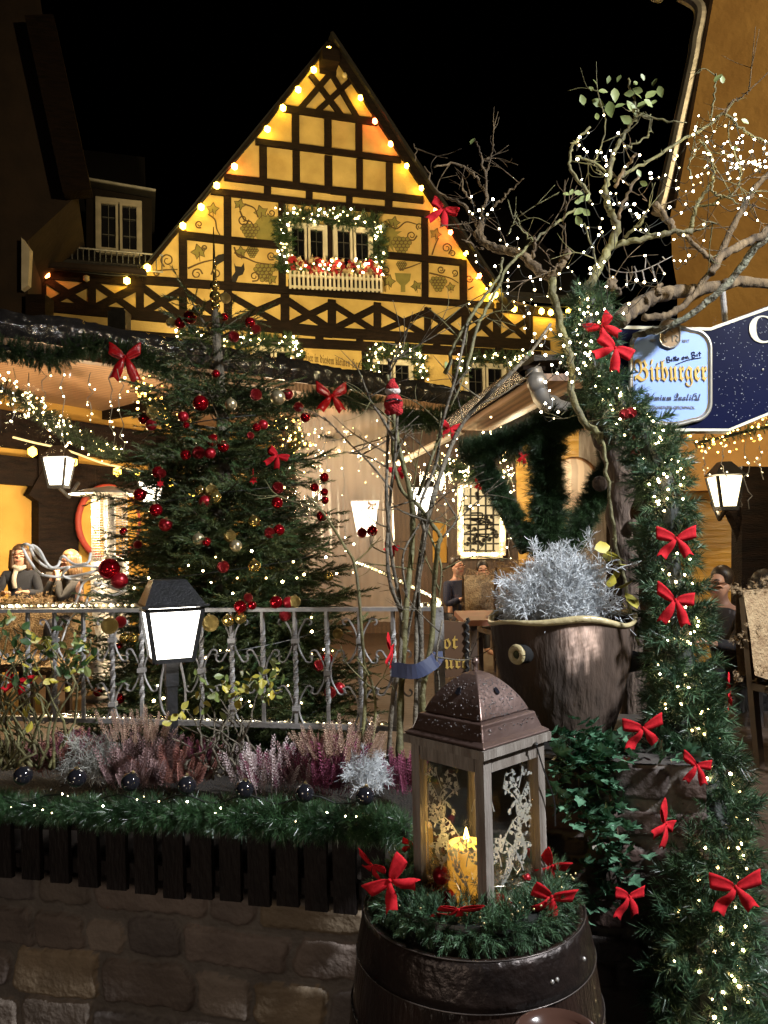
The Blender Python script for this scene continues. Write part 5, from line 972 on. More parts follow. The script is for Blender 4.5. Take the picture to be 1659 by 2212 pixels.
# glass and etched sprays
LG = glassy('lantern_glass', (.93, .95, .94), .03, .02); ETCH = mat('etched_white', (.34, .36, .34), (.22, .24, .22), .7); tr_ = ETCH.node_tree.nodes.new('ShaderNodeBsdfTranslucent'); tr_.inputs[0].default_value = (.75, .75, .7, 1); mx_ = ETCH.node_tree.nodes.new('ShaderNodeMixShader'); ETCH.node_tree.links.new(ETCH.node_tree.nodes['Principled BSDF'].outputs[0], mx_.inputs[1]); ETCH.node_tree.links.new(tr_.outputs[0], mx_.inputs[2]); mx_.inputs[0].default_value = .3; ETCH.node_tree.links.new(mx_.outputs[0], ETCH.node_tree.nodes['Material Output'].inputs[0])
def etched(n_ax, s, o_ax):
    c = lambda u, z: lc + n_ax * s * (hw - .003) + o_ax * u + UP * z
    q = MB(); q.prism([c(-hw + .016, .05), c(hw - .016, .05), c(hw - .016, LZ - .04), c(-hw + .016, LZ - .04)], n_ax * s * -.003); g = part(q, 'glass_pane', LG, lt)
    q = MB(); r = np.random.default_rng(3); off = n_ax * s * .001
    def vine_(p, a, l, w, dep, bend):
        pts = [p]; 
        for i in range(9): a += bend * (.5 + i * .12); p = p + np.array((math.cos(a), math.sin(a))) * l / 9; pts.append(p)
        pts = [k for k in pts if abs(k[0]) < hw - .03 and .06 < k[1] < LZ - .06]
        if len(pts) > 2:
            q.strip([c(*k) + off for k in pts], np.linspace(w, w * .4, len(pts)), n_ax * s)
            for k in pts[2::2]:
                aa = a + r.uniform(-1.6, 1.6); ll = r.uniform(.01, .018); t_ = np.array((math.cos(aa), math.sin(aa))); n_ = np.array((-t_[1], t_[0])) * ll * .3; q.add([c(*k) + off * 1.2, c(*(k + t_ * ll * .5 + n_)) + off * 1.2, c(*(k + t_ * ll)) + off * 1.2, c(*(k + t_ * ll * .5 - n_)) + off * 1.2], [(0, 1, 2, 3)])
        if dep:
            for k in pts[2::3]: vine_(k, a + r.uniform(-1.8, 1.8), l * .55, w * .7, dep - 1, r.choice([-1, 1]) * r.uniform(.2, .42))
    for k in range(9): vine_(np.array((r.uniform(-.07, .07), .1 + .036 * k)), math.pi / 2 + r.uniform(-.5, .5), .16, .0032, 2, r.choice([-1, 1]) * r.uniform(.03, .2))
    part(q, 'etched_vine', ETCH, g)
etched(u1, -1, u2); etched(u2, -1, u1)
for ax, o_ in ((u1, u2), (u2, u1)):
    q = MB(); c = lambda u, z: lc + ax * (hw - .003) + o_ * u + UP * z; q.prism([c(-hw + .016, .05), c(hw - .016, .05), c(hw - .016, LZ - .04), c(-hw + .016, LZ - .04)], ax * .003); part(q, 'glass_pane', LG, lt)
q = MB(); e0 = lp_(hw * .55, -hw - .036, LZ + .004); q.sphere(e0, .006, 8); q.tube(spline([e0, e0 + u1 * .03 - UP * .07, e0 + u1 * .072 - UP * .16, e0 + u1 * .075 - UP * .23], 6), .0022, 6); part(q, 'handle', BLACKMETAL, lt)
# candle, tinsel, baubles within
cc = lc + np.array((-.038, -.02, .022)); cd = thing('candle', 'lit thick cream candle inside the lantern', 'candle', cc); CH_ = .175
WAX = D.materials.new('glowing_wax'); WAX.use_nodes = True; bb = WAX.node_tree.nodes['Principled BSDF']; bb.inputs['Base Color'].default_value = (.8, .55, .2, 1); bb.inputs['Roughness'].default_value = .45; bb.inputs['Subsurface Weight'].default_value = .6; bb.inputs['Subsurface Radius'].default_value = (.05, .025, .01); bb.inputs['Emission Color'].default_value = (1, .42, .04, 1); bb.inputs['Emission Strength'].default_value = .6  # emission stands in for the flame's light glowing through the wax
q = MB(); q.lathe([(.051, 0), (.052, CH_ - .02), (.05, CH_), (.044, CH_ + .002), (.038, CH_ - .012), (.002, CH_ - .016)], cc, 28, True); part(q, 'wax', WAX, cd, True)
q = MB(); q.tube([cc + UP * (CH_ - .016), cc + UP * (CH_ + .002)], .0015, 5); part(q, 'wick', CABLE, cd)
q = MB(); q.lathe([(.001, CH_ + .001), (.006, CH_ + .008), (.0075, CH_ + .016), (.004, CH_ + .03), (.001, CH_ + .042)], cc, 12); part(q, 'flame', emit('flame', (1.0, .62, .12), 45), cd, True)
tn = MB(); P = np.array([lp_(*RNG.uniform(-.11, .11, 2), .04 + RNG.uniform(0, .10)) for _ in range(280)]); P = P[np.hypot(*(P - cc)[:, :2].T) > .052]; tn.scatter(T_BRUSH, P, rdirs(len(P), .5), .62); single(tn, 'tinsel', 'silver-gold tinsel heaped around the candle in the lantern', 'tinsel', mat('tinsel', (.75, .68, .5), (.5, .48, .4), .2, metal=.8), kind='thing')
tn = MB(); P = np.array([lp_(*RNG.uniform(-.11, .11, 2), .03 + RNG.uniform(0, .05)) for _ in range(70)]); tn.scatter(T_GAR, P, rdirs(70, .3), .55); single(tn, 'fir_sprigs', 'green fir sprigs at the foot of the candle in the lantern', 'fir sprigs', PVC)
for a, b, z, r, k, lab in ((-.06, -.105, .085, .024, RS, 'red bauble in the lantern behind its right pane, upper of two'), (-.02, -.105, .065, .02, RS, 'red bauble in the lantern behind its right pane, lower of two'), (-.1, .05, .12, .024, RMt, 'dark red bauble in the lantern at the left post'), (-.1, .03, .065, .026, RS, 'red bauble in the lantern low behind its left pane'), (-.1, .075, .075, .02, RS, 'small red bauble in the lantern corner by the left post'), (.06, -.105, .11, .013, RMt, 'tiny red bauble in the lantern beside the right post')): bauble_at(lp_(a, b, z), r, k, lab, 'baubles inside the lantern')
# ------------------------------------------------------------------ garland on the planting bed, dark baubles, heathers
gp = [S_((x, y), .12) for x, y in ((-60, 1710), (0, 1712), (130, 1722), (260, 1728), (400, 1732), (540, 1738), (660, 1745), (780, 1752), (900, 1765))]
garland(gp, [.08, .09, .08, .095, .09, .105, .1, .105], 1000, 'tinsel_garland', 'bushy green tinsel garland along the top of the slatted apron', PVCGRASS, T_BRUSH, (.55, .95), .1)
for i, (x, y) in enumerate(((50, 1675), (166, 1680), (282, 1689), (403, 1696), (528, 1705), (658, 1713), (788, 1719))):
    Y = S_((x, y), .14)[1]; bauble_at(at(x, y, Y), 20 * Y / F, 'black', ['leftmost ', 'second from left ', 'third from left ', 'middle ', 'third from right ', 'second from right ', 'rightmost '][i] + 'black bauble in the row along the tinsel garland', 'dark baubles along the tinsel garland')
tl = thing('bed_lights', 'few white and blue lights in the tinsel garland of the planting bed', 'string lights', S_((200, 1700), .1)); leds(tl, [S_(p, .2) for p in [y2(x, y) for x, y in ((50, 1337), (215, 1335), (237, 1312), (145, 1420), (213, 1418), (78, 1447), (312, 1433), (450, 1422), (500, 1447), (555, 1465), (860, 1422), (1103, 1365), (1358, 1393), (1192, 1393), (1062, 1383), (617, 1353), (650, 1365))] + [y3(x, y) for x, y in ((372, 1430), (340, 1458), (1108, 1472), (1172, 1474), (175, 1393), (815, 1505), (1000, 1450))]], .0023, E_COOL); q = MB(); q.tube([S_((x, 1700 + 10 * math.sin(x)), .13) for x in range(0, 860, 30)], .003, 4); part(q, 'cable', CABLE, tl)
def spike_tmpl(seed, L=.16, n=70):
    r = np.random.default_rng(seed); V, Fs = [], []
    for i in range(n):
        t = i / n; a = i * 2.4; rad = .0085 * (1 - .6 * t) + .0015; b = np.array((math.cos(a) * rad, math.sin(a) * rad, L * (.25 + .75 * t))); s = .0048 * (1 - .4 * t)
        d = unit(b * (1, 1, 0) + (0, 0, .004)); x = unit(np.cross(UP, d)); k = len(V); V += [b - x * s, b + x * s, b + d * s * 1.3 + UP * s * 1.5, b + UP * s * .2 + d * s * 1.6]; Fs += [(k, k + 1, k + 2), (k, k + 3, k + 1)]
    k = len(V); V += [(-.001, 0, 0), (.001, 0, 0), (0, 0, L * .9)]; Fs.append((k, k + 1, k + 2)); return np.array(V, float), np.array(Fs)
T_SP = [spike_tmpl(k) for k in range(2)]
HEA = {k: mat('heather_' + k, a, b, .8, scale=26) for k, a, b in (('magenta', (.3, .07, .14), (.16, .035, .07)), ('pink', (.38, .26, .25), (.2, .11, .11)), ('white', (.66, .58, .56), (.42, .3, .32)), ('rust', (.34, .16, .12), (.2, .07, .06)), ('tan', (.5, .36, .26), (.3, .18, .14)), ('purple', (.26, .07, .12), (.14, .03, .06)))}
def heather(x, y, w, hpx, n, col, label, Y=None, lean=(0, 0), spread=.45):
    Y = Y or S_((x, y))[1] + .22; c = at(x, y, Y); q = MB(); th = RNG.uniform(0, 6.28, n); r = np.sqrt(RNG.uniform(0, 1, n)); wr = w * Y / F / 2; b = c + np.stack([r * np.cos(th) * wr, r * np.sin(th) * min(wr, .14) * .8, np.zeros(n)], 1)
    d = np.stack([np.cos(th) * r * spread + lean[0], np.sin(th) * r * spread + lean[1], np.ones(n)], 1) + RNG.normal(0, .15, (n, 3)); s = .88 * hpx * Y / F / .16 * RNG.uniform(.5, 1.15, n)
    for k in range(2): q.scatter(T_SP[k], b[k::2], d[k::2], s[k::2])
    return single(q, 'heather', label, 'heather', HEA[col], 'heathers in the planting bed')
heather(128, 1668, 105, 95, 80, 'rust', 'rusty pink heather at the left end of the bed under the rose leaves'); heather(150, 1640, 120, 60, 50, 'purple', 'low purple heather behind the rusty one at the left end of the bed', None); heather(300, 1600, 150, 75, 40, 'tan', 'tall pale heather spikes standing behind the lamp post left side')
heather(315, 1690, 150, 110, 110, 'pink', 'wide pinkish heather clump below the garden lamp', None, (.25, -.35)); heather(400, 1690, 110, 95, 70, 'rust', 'rust brown heather right of the garden lamp post', None, (.25, -.3)); heather(440, 1645, 60, 60, 30, 'purple', 'small purple heather behind the rose stems right of the lamp')
heather(575, 1705, 125, 105, 55, 'white', 'white heather with upright spikes in the middle of the bed'); heather(590, 1700, 110, 90, 26, 'magenta', 'magenta spikes mixed into the white heather'); heather(658, 1700, 70, 100, 45, 'pink', 'pink heather between white and magenta heathers')
heather(715, 1712, 85, 125, 80, 'magenta', 'tall magenta heather beside the silver cushion plant'); heather(740, 1640, 150, 85, 55, 'tan', 'tall cream heather spikes below the railing end'); heather(690, 1640, 70, 60, 36, 'rust', 'rusty heather behind the pink one'); heather(875, 1715, 70, 95, 55, 'magenta', 'magenta heather half hidden by the lantern')
s1_ = at(195, 1678, S_((195, 1678))[1] + .2); silver_bush(s1_, .1, .08, .14, 90, 'silver_cushion', 'greyish silver cushion plant left of the lamp post', .75, mat('grey_silver', (.36, .36, .32), (.22, .22, .2), .8, scale=10))
s2_ = at(795, 1705, S_((795, 1705))[1] + .14); silver_bush(s2_, .07, .06, .115, 100, 'silver_cushion', 'bright white silver cushion plant beside the lantern', .5)
# ------------------------------------------------------------------ rose bushes in the bed
def shrub(name, label, stems, leaves, m_st=GREENSTEM, m_lf=LEAFG, ls=(.028, .05), rad=.006):
    b = stems[0][0]; t = thing(name, label, 'rose bush', b); q = MB()
    for s in stems: p = spline(s, 4); p = p + RNG.normal(0, .004, p.shape); q.tube(p, np.linspace(rad * RNG.uniform(.8, 1.3), rad * .4, len(p)), 5)
    part(q, 'stems', m_st, t, True)
    for nm, mm, L in (leaves if isinstance(leaves, list) else [('leaves', m_lf, leaves)]):
        L = np.array(L); q = MB(); q.scatter(T_LEAF, L, rdirs(len(L)) + (0, -.5, -.2), RNG.uniform(*ls, len(L))); part(q, nm, mm, t)
    return t
def rnd_stems(n, x0, x1, yb, y0, y1_, Y, wob=30): return [[at(x, yb, Y + RNG.uniform(-.08, .08)), at(x + RNG.uniform(-wob, wob), (yb * 2 + ye) / 3, Y + RNG.uniform(-.1, .1)), at(x + RNG.uniform(-wob, wob), (yb + ye * 2) / 3, Y + RNG.uniform(-.1, .1)), at(x + RNG.uniform(-wob * 1.4, wob * 1.4), ye, Y + RNG.uniform(-.12, .12))] for x, ye in zip(RNG.uniform(x0, x1, n), RNG.uniform(y0, y1_, n))]
def clus(cs, n, sp, Y): return [at(x + RNG.normal(0, sp), y + RNG.normal(0, sp), Y + RNG.uniform(-.08, .08)) for x, y in cs for _ in range(n)]
shrub('rose_bush', 'tangled rose bush with green and yellow leaves at the left edge before the railing', rnd_stems(26, -20, 130, 1660, 1340, 1520, 3.02, 60), [('green_leaves', LEAFD, clus(((20, 1345), (60, 1350), (120, 1360), (170, 1370), (100, 1400), (190, 1395), (160, 1420), (30, 1420), (60, 1460), (150, 1440)), 7, 18, 2.98)), ('yellow_leaves', LEAFY, clus(((95, 1375), (110, 1385), (160, 1420), (125, 1480), (80, 1450), (70, 1535), (165, 1425)), 4, 12, 2.94)), ('olive_leaves', LEAFG, clus(((170, 1380), (175, 1435), (150, 1400), (90, 1390), (20, 1340)), 6, 14, 2.95))])  # third leaf group in a lighter olive green
shrub('rose_bush', 'rose bush with yellow-green leaves in front of the railing right of the lamp', rnd_stems(18, 420, 540, 1680, 1470, 1600, 2.98, 45), [('green_leaves', LEAFG, clus(((430, 1480), (470, 1500), (500, 1460), (550, 1460), (600, 1460), (560, 1490), (440, 1500), (590, 1480)), 6, 14, 2.95)), ('yellow_leaves', LEAFY, clus(((490, 1460), (505, 1480), (545, 1485), (575, 1500), (600, 1450), (412, 1530), (372, 1555), (495, 1490), (560, 1460), (415, 1500)), 4, 11, 2.92))], m_st=GREYSTEM)
# bare climbing stems in the middle
BS = [([(862, 1640), (865, 1500), (872, 1400), (880, 1280), (888, 1180), (886, 1080), (860, 960), (845, 880), (838, 810)], 13, 3.02), ([(838, 1650), (850, 1520), (862, 1420), (868, 1320), (846, 1200), (838, 1080), (836, 980), (838, 880)], 9, 3.0), ([(868, 1320), (840, 1260), (835, 1180), (842, 1080), (852, 960), (862, 860)], 8, 2.98),
      ([(920, 1640), (915, 1500), (930, 1380), (938, 1260), (945, 1180), (952, 1160), (930, 1130), (900, 1090), (870, 1060), (850, 1000), (848, 930)], 11, 3.05), ([(892, 1650), (896, 1500), (900, 1300), (920, 1160), (905, 1100), (940, 1000), (955, 920), (985, 800), (1010, 700)], 8, 3.08), ([(905, 1600), (912, 1400), (905, 1250), (930, 1100), (968, 980), (1010, 900), (1080, 830), (1140, 770), (1190, 700)], 11, 3.15),
      ([(780, 1650), (790, 1500), (785, 1380), (770, 1230), (745, 1180), (700, 1110), (665, 1070)], 7, 2.96), ([(930, 1640), (950, 1500), (945, 1420), (955, 1340)], 6, 3.0), ([(875, 1420), (905, 1250), (925, 1100)], 6, 3.05), ([(905, 1070), (930, 1000), (950, 940), (955, 890)], 7, 3.1), ([(848, 1060), (800, 1000), (760, 960), (720, 920), (700, 900)], 4, 3.0), ([(850, 950), (825, 900), (800, 868), (790, 840)], 6, 3.0),
      ([(905, 1092), (925, 1150), (950, 1220), (948, 1290)], 5, 3.1), ([(836, 1010), (790, 985), (740, 975)], 3, 3.05), ([(838, 850), (842, 800), (838, 775)], 9, 3.02), ([(955, 905), (980, 870), (1000, 810), (1010, 720), (1020, 690)], 4, 3.1), ([(880, 1290), (870, 1200), (905, 1130)], 5, 3.0), ([(960, 1160), (985, 1120), (1000, 1060)], 4, 3.1), ([(800, 1640), (812, 1540), (800, 1470), (770, 1420)], 6, 2.95)]
bs = thing('climbing_rose', 'bare thorny climbing rose stems rising in the centre between railing and planter', 'rose', at(870, 1660, 3.02)); 
for k, (pts, r, Y) in enumerate(BS):
    p = spline([at(x + RNG.uniform(-3, 3), y, Y + .05 * math.sin(i * 2 + k)) for i, (x, y) in enumerate(pts)], 6); rr = np.linspace(r, r * .55, len(p)) * Y / F * .6 * (1 + .2 * np.sin(np.arange(len(p)) * 1.7) * RNG.uniform(.3, 1, len(p))); q = MB(); q.tube(p, rr, 8)
    for _ in range(14): i = RNG.integers(1, len(p) - 1); d = rdirs(1)[0] * (1, 1, .3) + (0, 0, -.2); q.tube([p[i] + d * rr[i] * .7, p[i] + d * (rr[i] + .012)], [.0035, .0006], 4)
    for _ in range(2 + int(r > 8) * 2):
        i = RNG.integers(len(p) // 3, len(p) - 1); d = unit(rdirs(1)[0] * (1, .5, .6) + (0, 0, .55)); l = RNG.uniform(.1, .34); e = p[i] + d * l; mid = p[i] + d * l * .5 + RNG.normal(0, .02, 3); q.tube(spline([p[i], mid, e], 4), np.linspace(.0035, .0012, 9), 4)
        for _ in range(2): d2 = unit(d + RNG.normal(0, .7, 3)); q.tube(spline([mid, mid + d2 * l * .25 + RNG.normal(0, .008, 3), mid + d2 * l * .5], 3), np.linspace(.002, .0009, 7), 4)
    part(q, 'stem', GREYSTEM if k % 3 else GREENSTEM, bs, True)
L = np.array(clus(((730, 868), (760, 835), (990, 720), (1140, 768)), 1, 8, 3.0)); q = MB(); q.scatter(T_LEAF, L, rdirs(len(L)), .035); part(q, 'leaves', LEAFD, bs)
q = MB(); st = at(900, 1440, 2.93); q.strip(spline([at(846, 1446, 2.93), at(900, 1450, 2.9), at(942, 1425, 2.95), at(940, 1408, 3.1)], 5), .055, UP * .0 + np.array((0, -1, .0)), 0); q.V[0] = q.V[0]; o = single(q, 'blue_strap', 'dark blue strap tying the bare rose stems to the railing post', 'strap', mat('navy_strap', (.03, .04, .09), None, .5)); m_ = o.modifiers.new('t', 'SOLIDIFY'); m_.thickness = .004
# plush red figure on the stem, seen from behind
pf = thing('plush_figure', 'small red plush winter figure with pointed cap clinging to the top of the bare stem', 'plush toy', at(850, 895, 2.93)); y = 2.93; k = y / F; PLR = mat('red_plush', (.5, .015, .02), (.36, .008, .012), .9, scale=60, bump=.8, bscale=150); PLW = mat('white_plush', (.7, .62, .58), (.55, .48, .44), .95, scale=60, bump=.8, bscale=150)
q = MB(); q.sphere(at(850, 872, y), 21 * k, 16, (1, .8, 1.12)); q.sphere(at(840, 888, y), 10 * k, 10); q.sphere(at(861, 888, y), 10 * k, 10); part(q, 'body', PLR, pf, True); q = MB(); q.sphere(at(848, 845, y), 16.5 * k, 14, (1.05, .9, .62)); part(q, 'fur_trim', PLW, pf, True)
q = MB(); q.tube([at(848, 842, y), at(847, 832, y), at(848, 822, y), at(852, 818, y)], [15 * k, 12.5 * k, 6 * k, 1.5 * k], 12); part(q, 'cap', PLR, pf, True); q = MB(); q.tube([at(833, 867, y - .028), at(850, 862, y - .042), at(868, 866, y - .028)], 2.2 * k, 6); q.sphere(at(838, 895, y), 4.5 * k, 8); q.sphere(at(864, 893, y), 4.5 * k, 8); part(q, 'belt_and_boots', DARKBALL, pf, True)
# ------------------------------------------------------------------ big old climbing rose on the right with fairy lights
rt = thing('old_rose_tree', 'old gnarled rose tree with twisted limbs and fairy lights spreading over the right side', 'tree', at(1355, 1500, 3.3) * (1, 1, 0))
K4 = .57143 / 1.23448
BR = [ # points in the survey frame, radii at both ends (survey px), depth at both ends, material
 ([(740, 1260), (770, 1180), (825, 1070), (880, 960), (925, 880), (955, 800), (930, 740), (910, 680), (905, 600), (925, 520), (945, 450), (975, 390), (1010, 330), (1050, 268), (1030, 190), (1008, 105)], 30, 5, 3.3, 3.2, 0),
 ([(650, 1030), (662, 1130), (688, 1260), (722, 1350), (745, 1480), (738, 1560), (790, 1690), (860, 1760), (880, 1800)], 24, 17, 3.25, 3.05, 0), ([(885, 1770), (900, 1900), (930, 2150), (960, 2320), (1010, 2550), (1060, 2750)], 11, 9, 3.05, 2.95, 0),
 ([(650, 1045), (590, 1000), (520, 935), (430, 910), (355, 885), (312, 835), (318, 780)], 26, 24, 3.3, 3.5, 1), ([(312, 800), (270, 740), (235, 690), (160, 660), (100, 610), (55, 515)], 10, 4, 3.5, 3.7, 1), ([(322, 780), (325, 720), (345, 650), (320, 600), (290, 560), (240, 520), (180, 500), (100, 518)], 9, 4, 3.5, 3.4, 1),
 ([(345, 660), (345, 560), (360, 490), (380, 410)], 7, 3, 3.45, 3.4, 1), ([(345, 560), (325, 480), (312, 420), (290, 385)], 6, 3, 3.43, 3.4, 1), ([(372, 705), (420, 670), (440, 640), (480, 605), (520, 572)], 7, 3, 3.5, 3.45, 1), ([(300, 860), (260, 800), (228, 770)], 6, 3, 3.5, 3.5, 1), ([(330, 900), (290, 885), (230, 855)], 6, 3, 3.5, 3.4, 1), ([(290, 700), (255, 650), (232, 570)], 5, 3, 3.5, 3.45, 1),
 ([(10, 490), (15, 440), (5, 408)], 3, 2, 3.6, 3.6, 1), ([(150, 1480), (200, 1340), (260, 1230), (330, 1130), (400, 1040), (420, 940)], 12, 8, 3.1, 3.2, 0), ([(250, 1480), (290, 1300), (340, 1180), (450, 980), (515, 905), (600, 835), (690, 765), (760, 712)], 9, 6, 3.1, 3.3, 0), ([(560, 860), (520, 820), (495, 770), (490, 740)], 5, 2, 3.2, 3.2, 0), ([(440, 840), (470, 780), (485, 725)], 4, 2, 3.2, 3.2, 0), ([(560, 940), (568, 890), (565, 845)], 9, 7, 3.25, 3.2, 1), ([(610, 1010), (635, 1010), (640, 985)], 4, 2, 3.25, 3.2, 1),
 ([(645, 1040), (690, 980), (712, 940), (722, 912)], 24, 20, 3.25, 3.2, 1), ([(928, 890), (1000, 865), (1100, 845), (1200, 825), (1305, 818)], 19, 14, 3.3, 3.25, 0), ([(1305, 818), (1370, 800), (1420, 780)], 6, 3, 3.25, 3.2, 0), ([(1222, 805), (1180, 750), (1130, 690)], 18, 20, 3.27, 3.2, 1), ([(1240, 828), (1310, 870), (1370, 930), (1392, 950)], 12, 16, 3.3, 3.4, 1),
 ([(960, 1240), (1010, 1190), (1090, 1140), (1180, 1105), (1290, 1095), (1400, 1080), (1520, 1055), (1700, 1065)], 46, 28, 3.35, 3.9, 1), ([(1150, 1110), (1145, 1080), (1160, 1070)], 22, 9, 3.4, 3.4, 1), ([(1075, 1215), (1150, 1218), (1220, 1195), (1310, 1120), (1395, 1000), (1470, 850), (1545, 700), (1620, 590), (1700, 520)], 20, 17, 3.6, 3.7, 1), ([(1395, 1010), (1440, 940), (1520, 890), (1600, 850), (1720, 770)], 24, 24, 3.5, 3.6, 1),
 ([(1035, 1305), (1100, 1290), (1180, 1275), (1280, 1215), (1400, 1125), (1520, 1005), (1600, 900), (1720, 780)], 17, 20, 4.0, 3.55, 2), ([(940, 585), (1020, 535), (1110, 485), (1250, 400), (1390, 320), (1452, 268), (1520, 325), (1600, 380), (1690, 425)], 8, 6, 3.25, 3.3, 0), ([(1395, 290), (1402, 230), (1412, 150), (1415, 80)], 5, 4, 3.25, 3.2, 0), ([(1455, 268), (1490, 215), (1540, 185), (1580, 150)], 5, 3, 3.25, 3.2, 1), ([(1560, 180), (1572, 160), (1570, 140)], 2, 2, 3.2, 3.2, 1),
 ([(985, 432), (1040, 405), (1090, 375), (1115, 335), (1112, 270)], 5, 3, 3.2, 3.2, 0), ([(1050, 272), (1110, 290), (1180, 300), (1280, 310)], 5, 3, 3.2, 3.15, 0), ([(895, 560), (850, 500), (880, 420), (900, 330), (895, 270)], 4, 3, 3.2, 3.2, 0), ([(830, 330), (770, 390), (735, 450), (740, 530), (780, 585), (812, 618), (830, 680)], 6, 9, 3.15, 3.2, 0), ([(760, 470), (840, 490), (900, 540)], 7, 6, 3.2, 3.2, 0), ([(945, 610), (985, 530), (1020, 490), (1042, 452)], 9, 7, 3.25, 3.2, 1), ([(960, 760), (985, 690), (1020, 610), (1062, 540)], 9, 6, 3.2, 3.2, 1),
 ([(1295, 810), (1310, 740), (1335, 670), (1390, 595), (1402, 500), (1370, 420), (1330, 390)], 14, 4, 3.3, 3.2, 0), ([(1390, 590), (1410, 640), (1450, 660), (1500, 640), (1530, 560), (1520, 480), (1480, 380), (1480, 300)], 6, 3, 3.25, 3.2, 0), ([(1340, 700), (1400, 690), (1450, 655), (1520, 690)], 6, 4, 3.3, 3.2, 0), ([(1300, 560), (1290, 500), (1340, 430)], 4, 3, 3.2, 3.2, 0), ([(990, 845), (1040, 800), (1090, 745)], 9, 5, 3.25, 3.2, 0), ([(690, 925), (700, 800), (712, 700), (712, 620)], 3, 2, 3.2, 3.2, 1), ([(800, 780), (840, 900), (850, 1000)], 4, 4, 3.2, 3.2, 0), ([(900, 1080), (930, 1060), (930, 1040)], 26, 20, 3.3, 3.3, 1), ([(935, 1045), (945, 1085), (960, 1110)], 18, 22, 3.3, 3.3, 1), ([(1540, 690), (1600, 700), (1660, 720)], 4, 2, 3.6, 3.5, 1), ([(1500, 640), (1560, 580), (1600, 560)], 3, 2, 3.2, 3.2, 1)]
LICH = mat('lichen_bark', (.27, .28, .2), (.11, .09, .065), .9, scale=18, bump=1, bscale=45)
BM_ = [GREENSTEM, BARK, LICH]; paths = []
for k, (pts, r0, r1, ya, yb, mi) in enumerate(BR):
    n = len(pts); P = [at(*z4(*p), ya + (yb - ya) * i / max(n - 1, 1)) for i, p in enumerate(pts)]; p = spline(P, 5); p[1:-1] += RNG.normal(0, .0035, p[1:-1].shape); rr = np.linspace(r0, r1, len(p)) * (.84 if r0 > 10 else 1.0) * K4 * (ya + yb) / 2 / F
    big = r0 > 15; rr = rr * (1 + (.13 if big else .1) * np.sin(np.arange(len(p)) * 1.9 + k) * RNG.uniform(.2, 1, len(p))); q = MB(); q.tube(p, rr, 12 if big else 7)
    if big:
        V = q.V[0]; q.V[0] = V + .12 * rr.max() * np.stack([vnoise(V[:, 0] * 30, V[:, 2] * 30, 1.6, k), vnoise(V[:, 2] * 28, V[:, 0] * 34, 1.6, k + 1), vnoise(V[:, 0] * 26, V[:, 2] * 31, 1.7, k + 2)], 1)
    elif mi == 0 or k % 2:
        for _ in range(int(len(p) * .35)): i = RNG.integers(1, len(p) - 1); d = rdirs(1)[0]; q.tube([p[i] + d * rr[i] * .6, p[i] + d * (rr[i] + .011)], [.0032, .0006], 4)
    for _ in range((2 if k % 2 else 1) if r0 < 30 else 0):
        i = RNG.integers(len(p) // 3, len(p) - 1); d = unit(rdirs(1)[0] * (1, .5, .8) + (0, 0, .35)); l = RNG.uniform(.08, .26); e = p[i] + d * l; mid = p[i] + d * l * .5 + RNG.normal(0, .02, 3); q.tube(spline([p[i], mid, e], 4), np.linspace(.0032, .0011, 9), 4)
        for _ in range(2): d2 = unit(d + RNG.normal(0, .7, 3)); q.tube(spline([mid, mid + d2 * l * .25 + RNG.normal(0, .01, 3), mid + d2 * l * .55], 3), np.linspace(.0019, .0009, 7), 4)
    part(q, 'limb', BM_[mi], rt, True); paths.append(p)
# gnarled trunk
tk = spline([at(1284, 665, 3.35), at(1294, 800, 3.4), at(1308, 935, 3.4), at(1332, 1000, 3.4), at(1342, 1060, 3.38), at(1338, 1120, 3.4), at(1352, 1210, 3.4), at(1356, 1320, 3.42), at(1366, 1500, 3.45), at(1380, 1700, 3.45)], 8); rr = np.interp(np.linspace(0, 1, len(tk)), [0, .3, .6, 1], [.07, .06, .05, .06]); q = MB(); q.tube(tk, rr, 16); V = q.V[0]
q.V[0] = V + .012 * np.stack([vnoise(V[:, 0] * 16, V[:, 2] * 9, 1.6, 71), vnoise(V[:, 2] * 11, V[:, 0] * 14, 1.6, 72), 0 * V[:, 2]], 1); q.sphere(at(1305, 952, 3.3), .05, 12, (1, .7, 1)); q.sphere(at(1296, 1045, 3.34), .035, 10); q.sphere(at(1368, 1135, 3.34), .03, 10); part(q, 'trunk', mat('old_bark', (.13, .09, .065), (.05, .034, .026), .95, scale=12, bump=1.0, bscale=34, stretch=(1.6, 1.6, .35)), rt, True)
q = MB(); L, dd, ss = [], [], []
for x, y, s in ((790, 180, 40), (858, 122, 30), (830, 140, 22), (912, 110, 26), (960, 103, 28), (945, 182, 50), (880, 212, 50), (925, 248, 58), (900, 155, 36), (860, 265, 28), (1000, 165, 36), (1045, 115, 28), (1078, 98, 26), (1135, 102, 34), (1125, 155, 52), (1160, 165, 42), (1030, 240, 60), (985, 275, 46), (1080, 205, 44), (1110, 215, 44), (980, 215, 40), (1060, 180, 34), (1130, 200, 30), (1040, 145, 36)): L.append(at(*z4(x, y + s * .3), 3.18 + RNG.uniform(-.05, .05))); dd.append((RNG.normal(0, .6), -.1, RNG.normal(.2, .8))); ss.append(s)
for x, y, s in ((730, 635, 30), (745, 620, 24), (785, 630, 34), (800, 650, 32), (820, 640, 30), (765, 720, 40), (800, 710, 36), (770, 745, 40), (780, 670, 26), (1060, 545, 28), (1070, 580, 30), (1435, 80, 42), (1445, 90, 30), (285, 380, 34), (1560, 300, 30), (160, 1450, 40), (1500, 420, 20)): L.append(at(*z4(x, y + s * .3), 3.15)); dd.append((RNG.normal(0, .6), -.1, RNG.normal(.1, .8))); ss.append(s)
V0, F0 = T_LEAF
